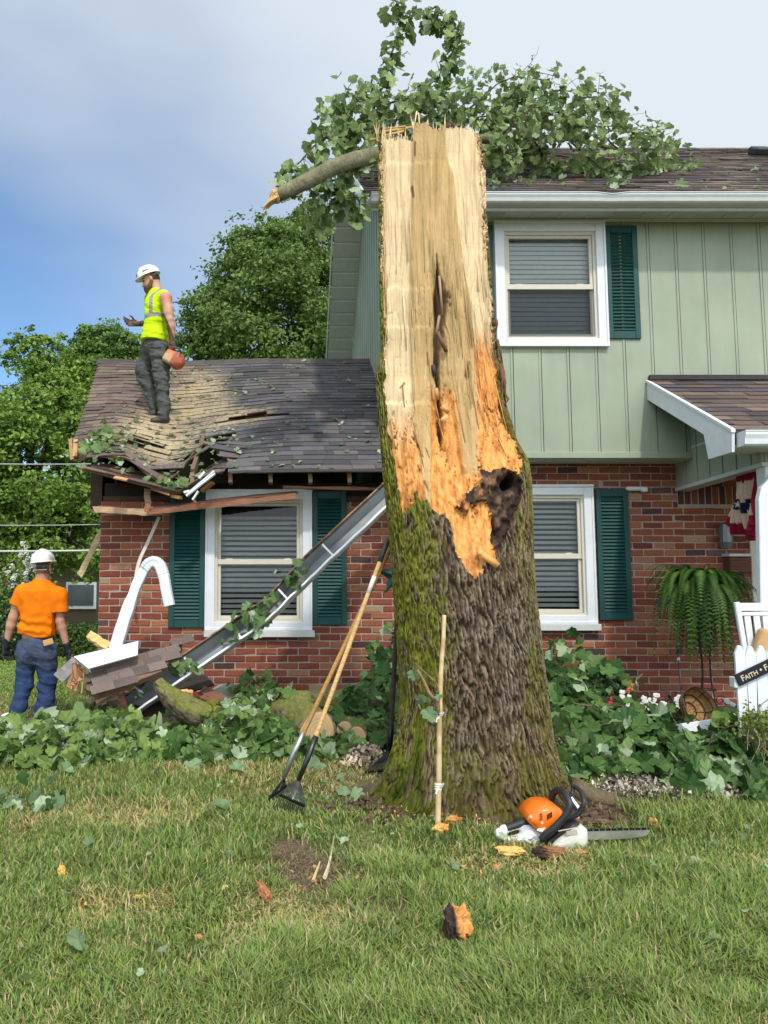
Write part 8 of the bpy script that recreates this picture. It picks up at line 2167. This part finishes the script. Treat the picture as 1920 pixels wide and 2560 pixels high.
for (cx, cy, nn, sx, sy) in ((1572, 1752, 7, 14, 14), (1615, 1750, 10, 22, 16), (1640, 1752, 6, 14, 10), (1595, 1765, 5, 20, 8), (1692, 1757, 5, 8, 8), (1700, 1765, 3, 5, 4), (1735, 1747, 2, 4, 3), (1817, 1752, 3, 4, 4), (1560, 1735, 3, 8, 8)):
    for i in range(nn):
        c = P(cx + rng.normal(0, sx * .6), cy + rng.normal(0, sy * .6), 6.18); mb = MB()
        for k in range(4):
            a = k * 1.57 + rng.random(); mb.obox(c + (.009 * math.cos(a), -.004, .009 * math.sin(a)), (.0085, 0, .003), (0, .004, 0), (.0, .003, .0085), (.66, .65, .60), .002)
        build('bloom', mb, M['vc'], fl_)
mb = MB()
for i in range(4):
    c = P(1522 + rng.normal(0, 4), 1750 + rng.normal(0, 4), 6.0); mb.obox(c, (.012, 0, .004), (0, .006, 0), (0, .003, .012), (.48, .015, .06), .003)
for i in range(7): c = P(1571 + rng.normal(0, 5), 1727 + rng.normal(0, 8), 6.3); mb.obox(c, (.010, 0, .004), (0, .006, 0), (0, .003, .012), (.40, .10, .05), .003)
o = build('red_flowers', mb, M['vc'], origin=tuple(P(1530, 1750, 6.1))); o['kind'] = 'stuff'; tag(o, 'few red and rust coloured blooms sticking out above the brush right of the trunk', 'flowers')
sh_ = thing('foundation_shrub', 'dark green low shrub against the brick wall right of the trunk', 'shrub', tuple(P(1460, 1760, 6.4)))
mb = MB(); n = 520; p = np.stack([rng.normal(P(1470, 1740, 6.45)[0], .16, n), rng.normal(6.45, .14, n), 0 * np.arange(n)], -1); p[:, 2] = ground_z(p[:, 0], p[:, 1]) + rng.uniform(.05, .36, n)
leaves(mb, p, rng.normal(0, .6, (n, 3)) + (0, -.4, .6), rng.uniform(.04, .075, n), leaf_cols(n, (.02, .065, .018), (.055, .12, .03), 0), .2); build('foliage', mb, M['leaf'], sh_)
# basket of trailing yellow green moss plant at the gate foot
hb_ = thing('trailing_plant', 'yellow green trailing plant in a hanging basket at the lower right edge', 'plant', tuple(P(1905, 1850, 4.8)))
mb = MB(); n = 900; cc_ = P(1903, 1812, 4.75); p = cc_ + rng.normal(0, 1, (n, 3)) * (.075, .06, .045)
leaves(mb, p, rng.normal(0, .6, (n, 3)) + (0, -.5, .5), rng.uniform(.010, .026, n), lerp(np.array((.10, .16, .03)), np.array((.26, .30, .08)), rng.random((n, 1))), .2)
for i in range(26):
    a = cc_ + rng.normal(0, 1, 3) * (.07, .04, .02); mb.tube(spline([a, a + (rng.normal(0, .03), -.03, -.06), a + (rng.normal(0, .05), -.03, -rng.uniform(.10, .26))], 8), .0022, 4, lerp(np.array((.20, .22, .08)), np.array((.40, .36, .22)), rng.random()))
build('foliage', mb, M['treeleaf'], hb_)
V, Q = sdf_mesh([('ell', cc_ + (.03, .06, -.06), (.11, .10, .10), None, 0)], .012); build('basket', MB().add(V, Q, None, (.30, .24, .15)), M['soil'], hb_, smooth=True)
mb = MB(); mb.tube(spline([P(1893, 1800, 4.7), P(1898, 1770, 4.72), P(1925, 1745, 4.75)], 12), .0035, 5, (.20, .20, .20)); build('hanger_wire', mb, M['metal'], hb_)
